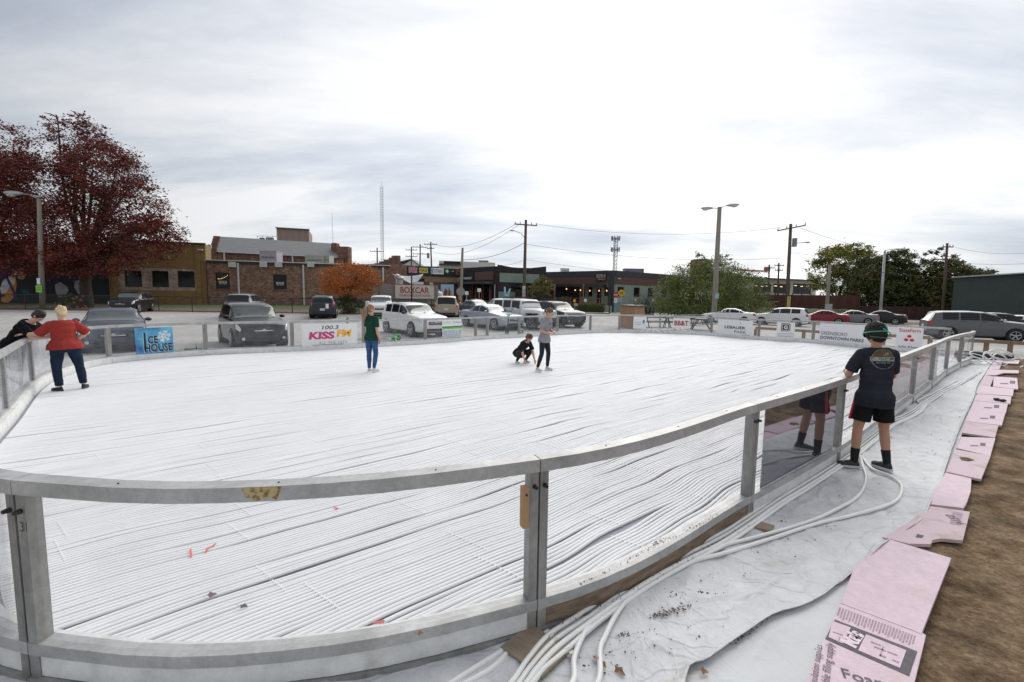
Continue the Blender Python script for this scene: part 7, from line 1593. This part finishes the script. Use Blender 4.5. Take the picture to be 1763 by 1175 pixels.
    m.ell(pel-Vector((0, 0, .03*h)), (.088*h*b*hipw+eb, .068*h*b**1.2+eb, .05*h), 18, 10)
    for s in (-1, 1):
        hp, kn, an, ft = J[s]; gl_ = hp-y1*.028*h; m.ell(gl_-Vector((0, 0, .01*h)), ((.050*h*bl,)*3), 14, 9)
        if bottom == 'shorts':
            k2 = hp.lerp(kn, .74); ax = (kn-hp).normalized(); m.cyl(hp, k2, .056*h*bl+.008, .054*h*bl+.012, n=18); m.ell(hp, (.056*h,)*3)
        else:
            cap(m, hp, kn, .052*h*bl+eb, .033*h*bl+eb*.7); cap(m, kn, kn.lerp(an, .35), .032*h*bl+eb*.7, .032*h*bl+eb*.7); m.cyl(kn.lerp(an, .35), kn.lerp(an, .93), .032*h*bl+eb*.7, (.021 if bottom != 'jeans' or b < 1.1 else .026)*h*bl+eb*.6, n=16)
    blob(m, 'trousers' if bottom != 'shorts' else 'shorts', botm, o, vox, 2, .008 if bottom != 'leggings' else .002, 13, seed=h*7)
    for s in (-1, 1):
        hp, kn, an, ft = J[s]; gy = Vector((0, 0, 0)); fl_ = ft.normalized(); sd_ = fl_.cross(Vector((0, 0, 1))).normalized(); up_ = sd_.cross(fl_); SF = Matrix((sd_, fl_, up_)).transposed(); base_ = an-up_*.048*h
        m = MB(); m.ell(base_+fl_*.02*h+up_*.027*h, (.027*h, .048*h, .025*h), 14, 8, mat=SF); m.ell(base_+fl_*.068*h+up_*.021*h, (.028*h, .038*h, .019*h), 14, 8, mat=SF); m.ell(an-up_*.008*h-fl_*.006*h, (.022*h, .026*h, .020*h), 12, 8, mat=SF); m.ell(base_-fl_*.016*h+up_*.022*h, (.021*h, .022*h, .021*h), 12, 8, mat=SF)
        so1 = blob(m, 'shoe', shoem[0], o, .007, 3)
        m = MB(); P = []
        for k in range(16):
            t = 2*PI*k/16; P.append((.027*h*math.cos(t)*(1 if math.sin(t) > 0 else .85), .030*h+.073*h*math.sin(t)))
        n = 16; vs = [base_+SF @ Vector((x*1.12, y*1.06, .0)) for x, y in P]+[base_+SF @ Vector((x*1.08, y*1.04, .026)) for x, y in P]; m.add(vs, [tuple(range(n))[::-1], tuple(range(n, 2*n))]+[(i, (i+1) % n, n+(i+1) % n, n+i) for i in range(n)]); m.build('sole', shoem[1], so1, smooth=False)
    if hair: hair(o, hp_, HF, hc, h, hairm, look, hd_dir, nb)
    return o, J, A, hp_, HF, dict(T=T, nb=nb, x2=x2, y2=y2, sp2=sp2, pel=pel, chest=chest, F2=F2)
skin_l = M('light_skin', (.56, .33, .24), .5, 0, .06, 8, spec=.35); skin_p = M('pale_skin', (.62, .40, .31), .5, 0, .06, 8, spec=.35); skin_t = M('tanned_skin', (.46, .25, .165), .5, 0, .08, 8, spec=.35)
def hairbase(m, hp_, HF, h, e=.006, back=0):
    m.ell(hp_(0, -.012, .020), ((.0415+e)*h, (.0500+e)*h, (.052+e)*h), 18, 12, mat=HF); m.ell(hp_(0, -.026, -.006), ((.038+e)*h, (.032+e)*h, (.040+e)*h), 16, 10, mat=HF)
def face_cut(hp_, HF): return ()
def hair_pony(ln, wave=.02, wid=.022, drop=Vector((0, 0, -1))):
    def f(o, hp_, HF, hc, h, mat, look, up, nb):
        m = MB(); hairbase(m, hp_, HF, h); a = hp_(0, -.055, .02); b_ = blob(m, 'hair', mat, o, .008, 3, .003, 40)
        m = MB(); n = 9; pts = []
        for i in range(n+1):
            t = i/n; q = a-look*(.02+.045*math.sin(min(1, t*2)*PI/2))*h+drop*ln*t; q += Vector((math.sin(i*1.5)*wave*.4, math.cos(i*1.9)*wave*.4, 0)); pts.append(q)
        for k in range(5):
            d = Vector((math.cos(k*1.256), math.sin(k*1.256), 0))*wid*.55; m.tube([p+d*(.3+1.2*math.sin(PI*min(1, (i+1)/n))) for i, p in enumerate(pts)], [wid*(.55+.5*math.sin(PI*(i+.6)/(n+1.4))) for i in range(n+1)], 8)
        blob(m, 'ponytail', mat, b_, .009, 2, .006, 30, fine=.004); m = MB(); m.ell(a-look*.012*h, (.016*h, .016*h, .016*h), 10, 7); m.build('hair_tie', black_m, b_, smooth=True)
    return f
def hair_short(curly=0, e=.010):
    def f(o, hp_, HF, hc, h, mat, look, up, nb):
        m = MB(); hairbase(m, hp_, HF, h, e)
        blob(m, 'hair', mat, o, .006, 2, .011 if curly else .002, 38, fine=.009 if curly else .001)
    return f
def hair_bun(o, hp_, HF, hc, h, mat, look, up, nb):
    m = MB(); hairbase(m, hp_, HF, h, .007); m.ell(hp_(0, -.05, .045), (.030*h, .030*h, .028*h), 12, 8); m.ell(hp_(-.01, -.02, .07), (.024*h, .026*h, .018*h), 10, 7); m.ell(hp_(.02, -.035, .055), (.018*h, .018*h, .018*h), 10, 8); m.tube([hp_(.03, -.03, 0), hp_(.036, -.03, -.03), hp_(.034, -.036, -.055)], .007*h, 6); blob(m, 'hair', mat, o, .008, 2, .011, 35, fine=.009)

# man in the foreground
pl = gp(1471, 806, .045); pr = gp(1524, 814, .045); mid = (pl+pr)/2
shirt_n = M('faded_navy_tshirt', (.022, .026, .036), .85, 0, .25, 5, spec=.2)
man_f = 78
res = person('young man in a dark T-shirt, black shorts and sunglasses leaning over the near barrier', (mid.x, mid.y, .066), man_f, 1.66, 1.0,
    ((.03, .02, 1), (-.02, .10, 1)), ((-.10, .34, 1), (-.55, 1, -.45)),
    ((-.32, .18, -1), (.35, 1, .10), (.75, .7, .05), .9), ((.20, .30, -1), (-.85, .75, .25), (-.8, .6, .1), .9),
    ((-.13, .04, -1), (-.05, -.06, -1), (-1, .12, 0)), ((.13, .06, -1), (.10, -.12, -1), (-.45, .87, 0)),
    (skin_t, shirt_n, M('black_shorts', (.008, .008, .010), .8, 0, .2, 5, spec=.2), (M('black_sneaker', (.03, .033, .037), .7, 0, .3, 30), M('white_sole', (.55, .55, .53), .6)), M('dark_brown_curly_hair', (.018, .011, .008), .8, 0, .4, 40)),
    bottom='shorts', hair=hair_short(1, .017), sleeve=.80, vox=.008, female=False, shirt_len=.060)
o, J, A, hp_, HF, X = res; h = 1.66
for s in (-1, 1):
    hpj, kn, an, ft = J[s]; m = MB(); m.cyl(kn.lerp(an, .60), an+Vector((0, 0, .0)), .0285*h, .0235*h, n=18); m.ell(an, (.024*h, .024*h, .03*h), 12, 8); blob(m, 'sock', M('black_sock', (.008, .008, .009), .9), o, .007, 2, .002, 20)
    m = MB(); pth = [hpj.lerp(kn, .05)+Vector((s*.096, .0, 0)), hpj.lerp(kn, .4)+Vector((s*.098, 0, 0)), hpj.lerp(kn, .74)+Vector((s*.100, 0, 0))]; 
    if s < 0: m.tube([p+Vector((.006, .02, 0)) for p in pth], .022, 8); m.build('side_stripe', M('red_stripe', (.55, .015, .03), .6), o, smooth=True)
teal = M('teal_strap', (.05, .42, .33), .5); shade = M('sunglass_lens', (.01, .01, .012), .1)
m = MB(); ring = [hp_(.0640*math.sin(t), -.008+.0735*math.cos(t), .012+.010*math.cos(t)) for t in [2*PI*k/28 for k in range(29)]]; m.tube(ring, .0065, 8); gg = m.build('goggle_strap', teal, o, smooth=True)
m = MB(); m.tube([hp_(.0640*math.sin(t), -.014+.0760*math.cos(t), -.022+.030*math.cos(t)) for t in [PI*.5+PI*k/14 for k in range(15)]], .0055, 8); m.build('lower_strap', M('dark_teal_strap', (.03, .16, .13), .6), gg, smooth=True)
m = MB(); m.tube([hp_(.012, -.080, .010), hp_(.012, -.076, .052), hp_(-.012, -.040, .086)], .008, 8); m.tube([hp_(-.02, -.080, .020), hp_(.03, -.083, -.008), hp_(.036, -.076, -.026)], .007, 8); m.build('strap_tail', teal, gg, smooth=True)
for s in (-1, 1): m = MB(); m.ell(hp_(s*.021, .052, .004), (.018*h, .007*h, .015*h), 12, 8, mat=HF); m.build('lens', shade, gg, smooth=True)
m = MB(); S_, E, W_, _, _ = A[-1]; ax = (W_-E).normalized(); m.cyl(W_-ax*.035, W_-ax*.012, .0185*h, .018*h, n=16); m.build('wristband', black_m, o)
# print on the back of the T-shirt, laid onto the cloth
sh_o = [c for c in o.children if c.name.startswith('shirt')][0]
bvh = BVHTree.FromPolygons([v.co.copy() for v in sh_o.data.vertices], [tuple(p.vertices) for p in sh_o.data.polygons])
cb = X['chest']+X['sp2']*.012*h+X['x2']*.01; bdir = X['y2']; px_, pz_ = X['x2'], X['sp2']
def onshirt(x, z, off):
    org = cb+px_*x+pz_*z-bdir*.5; hit = bvh.ray_cast(org, bdir); return (hit[0]-bdir*off) if hit[0] else cb+px_*x+pz_*z-bdir*.13
def decal(name, polys, mat, off=.004):
    m = MB()
    for poly in polys: m.add([onshirt(x, z, off) for x, z in poly], [tuple(range(len(poly)))])
    return m.build(name, mat, sh_o, fix=False)
cream_p = M('faded_cream_print', (.30, .34, .29), .8, 0, .35, 60); brown_p = M('faded_brown_print', (.12, .065, .022), .8, 0, .5, 25)
Rr = .112
def band(r0, r1, t0, t1, n=28): return [[(r0*math.cos(a), r0*math.sin(a)), (r1*math.cos(a), r1*math.sin(a)), (r1*math.cos(b), r1*math.sin(b)), (r0*math.cos(b), r0*math.sin(b))] for a, b in [(t0+(t1-t0)*k/n, t0+(t1-t0)*(k+1)/n) for k in range(n)]]
cells = []
for i in range(16):
    for j in range(7):
        x0, x1 = -Rr+2*Rr*i/16, -Rr+2*Rr*(i+1)/16; z0, z1 = .030+.075*j/7, .030+.075*(j+1)/7
        if max(math.hypot(x0, z1), math.hypot(x1, z1)) < Rr: cells.append([(x0, z0), (x1, z0), (x1, z1), (x0, z1)])
decal('print_scene', cells, brown_p); decal('print_ring', band(Rr, Rr+.004, -.02, PI+.02), cream_p, .005); decal('print_scene', [[(-.02, .045), (.03, .045), (.05, .055), (.0, .052)], [(.01, .06), (.05, .060), (.045, .075), (.02, .075)]], cream_p, .006)
cells = [[(-.125+.25*i/20, -.022), (-.125+.25*(i+1)/20, -.022), (-.125+.25*(i+1)/20, .027), (-.125+.25*i/20, .027)] for i in range(20)]; decal('print_band', cells, cream_p, .005)
def dtext(txt, size, cx, cz, mat, off, wid=None, arc=None, bold=0, name='print_lettering'):
    me = text_mesh(txt, 1, bold); xs = [v.co.x for v in me.vertices]; ys = [v.co.y for v in me.vertices]; W_ = max(xs)-min(xs); H_ = max(ys)-min(ys); k = (wid or size)/W_; kz = size/H_
    for v in me.vertices:
        x = (v.co.x-(max(xs)+min(xs))/2)*k; z = (v.co.y-(max(ys)+min(ys))/2)*kz
        if arc: a = -PI/2+x/arc; rr = arc-z; x, z = rr*math.cos(a), rr*math.sin(a); x, z = x, z
        v.co = onshirt(cx+x, cz+z, off)
    me.materials.clear(); me.materials.append(mat); q = bpy.data.objects.new(name, me); C.objects.link(q); q.parent = sh_o
dtext('BUBBA GUMP', .034, 0, .003, M('shirt_dark_letter', (.02, .022, .03), .9), .007, wid=.232, bold=.03); dtext('Shrimp Co.', .022, 0, -.042, cream_p, .005, wid=.15, bold=.015); dtext('RESTAURANT & MARKET', .014, 0, 0, cream_p, .005, wid=.30, arc=.112, bold=.01)

# woman in red
c = (gp(107, 675, .06)+gp(141, 668, .06))/2
person('heavyset blonde woman in a red top and dark jeans, hand on hip, seen from behind', (c.x, c.y, .064), 141, 1.61, 1.42,
    ((-.02, .03, 1), (-.04, .10, 1)), ((-.02, .20, 1), (-.45, 1, -.25)),
    ((-.62, .45, -.72), (-.85, .72, .0), (-.9, .5, -.05), .5), ((.72, -.02, -.75), (-.62, .18, -.55), (-.5, .4, -.3), .8),
    ((-.10, .03, -1), (.06, -.05, -1), (-.6, .8, 0)), ((.20, .03, -1), (.10, -.04, -1), (.45, .9, 0)),
    (skin_p, M('brick_red_top', (.30, .036, .030), .8, 0, .12, 5, spec=.2), M('dark_jeans', (.012, .022, .045), .85, 0, .35, 7, spec=.2), (M('black_flat_shoe', (.012, .012, .014), .6), black_m), M('blonde_hair', (.66, .52, .31), .6, 0, .25, 40)),
    hair=hair_bun, sleeve=1.0, vox=.013, hipw=1.12)
# dark-haired person leaning over from outside
c = gp(24, 682, 0)
person('person in a black T-shirt leaning over the barrier from outside at the left', (c.x-.22, c.y+.22, 0), 14, 1.76, 1.15,
    ((0, .38, 1), (0, .85, 1)), ((.05, .9, .7), (.15, .9, -.9)),
    ((-.15, .65, -.75), (.25, 1, -.12), (.2, 1, -.2), .6), ((.05, .55, -.85), (-.15, 1, .05), (-.1, 1, -.1), .6),
    ((-.08, -.12, -1), (0, -.05, -1), (-.1, 1, 0)), ((.10, .02, -1), (0, -.10, -1), (.15, 1, 0)),
    (skin_p, M('black_tshirt', (.006, .006, .008), .85, 0, .3, 5, spec=.15), M('dark_jeans', (.012, .022, .045), .85), (M('black_flat_shoe', (.012, .012, .014), .6), black_m), M('dark_hair', (.018, .014, .013), .6, 0, .4, 40)),
    hair=hair_short(0, .008), sleeve=.75, vox=.012)
# woman in green
c = gp(640, 641, .06)
person('woman with a long wavy ponytail, dark green T-shirt and blue jeans, looking away', (c.x, c.y, .064), 68, 1.67, 1.0,
    ((0, -.02, 1), (.02, .0, 1)), ((.02, .06, 1), (.65, 1, .02)),
    ((-.14, .18, -1), (.3, .8, -.6), (.4, .8, -.5), .5), ((.16, -.10, -1), (.02, .30, -1), (0, .2, -1), .4),
    ((-.0, .02, -1), (.02, -.04, -1), (-.1, 1, 0)), ((.02, .10, -1), (-.02, -.16, -1), (.15, 1, 0)),
    (skin_l, M('forest_green_tshirt', (.010, .050, .032), .85, 0, .2, 5, spec=.2), M('blue_jeans', (.035, .085, .20), .85, 0, .35, 8, spec=.2), (M('white_sneaker', (.62, .60, .60), .6), sw), M('light_brown_hair', (.26, .15, .075), .6, 0, .4, 50)),
    hair=hair_pony(.40, .03, .030), sleeve=.75, vox=.011, shirt_len=.02)
# crouching woman
c = gp(897, 626, .06)
person('woman in a black T-shirt crouching on the tubes with both hands down', (c.x, c.y, .064), -48, 1.66, 1.0,
    ((0, .75, 1), (0, .90, .85)), ((.1, .80, .75), (.15, .75, -1)),
    ((-.12, .42, -1), (.12, .45, -1), (.1, .5, -.8), .7), ((.28, .30, -1), (.02, .55, -1), (0, .5, -.9), .7),
    ((-.26, .92, .36), (.10, -.72, -1), (-.2, 1, 0)), ((.34, .90, .34), (-.10, -.75, -1), (.25, 1, 0)),
    (skin_l, M('black_blue_tshirt', (.010, .014, .022), .85, 0, .2, 5, spec=.2), M('black_leggings', (.008, .008, .010), .8), (M('pale_grey_sneaker', (.42, .43, .45), .6), sw), M('brown_hair', (.06, .035, .022), .6, 0, .4, 50)),
    bottom='leggings', hair=hair_pony(.26, .02, .022, Vector((.35, .1, -1))), sleeve=.8, vox=.011)
# woman in the grey T-shirt
c = (gp(924, 640, .06)+gp(943, 638, .06))/2
res = person('woman in a grey T-shirt and black leggings looking down at her hands', (c.x, c.y, .064), -38, 1.67, .98,
    ((0, .04, 1), (.02, .22, 1)), ((.02, .62, 1), (.05, .9, -.65)),
    ((-.22, -.12, -1), (.55, .85, -.12), (.7, .6, 0), .9), ((.22, -.15, -1), (-.45, .90, -.22), (-.7, .6, .05), .9),
    ((-.16, .10, -1), (-.04, -.10, -1), (-.05, 1, 0)), ((.16, .06, -1), (.22, -.20, -1), (.2, 1, 0)),
    (skin_l, M('heather_grey_tshirt', (.27, .27, .30), .85, 0, .12, 6, spec=.2), M('black_leggings', (.008, .008, .010), .8), (M('offwhite_sneaker', (.56, .54, .50), .6), sw), M('chestnut_hair', (.14, .075, .04), .6, 0, .4, 50)),
    bottom='leggings', hair=hair_pony(.14, .015, .018), sleeve=.75, vox=.011, shirt_len=.045)
o, J, A, hp_, HF, X = res
m = MB(); k = [o2 for o2 in o.children if o2.name.startswith('shirt')][0]
bv = BVHTree.FromPolygons([v.co.copy() for v in k.data.vertices], [tuple(p.vertices) for p in k.data.polygons])
for (x, z, w_, h_) in ((-.03, .02, .03, .02), (.01, .03, .02, .03), (.03, .0, .03, .012), (-.01, -.02, .02, .02), (.0, .0, .015, .05)):
    vs = []
    for dx, dz in ((0, 0), (w_, 0), (w_, h_), (0, h_)):
        org = X['chest']+X['x2']*(x+dx)+X['sp2']*(z+dz)+X['y2']*.5; hit = bv.ray_cast(org, -X['y2']); vs.append((hit[0] if hit[0] else org-X['y2']*.38)+X['y2']*.004)
    m.add(vs, [(0, 1, 2, 3)])
m.build('shirt_print', M('dark_blue_print', (.02, .03, .07), .8), k, fix=False)
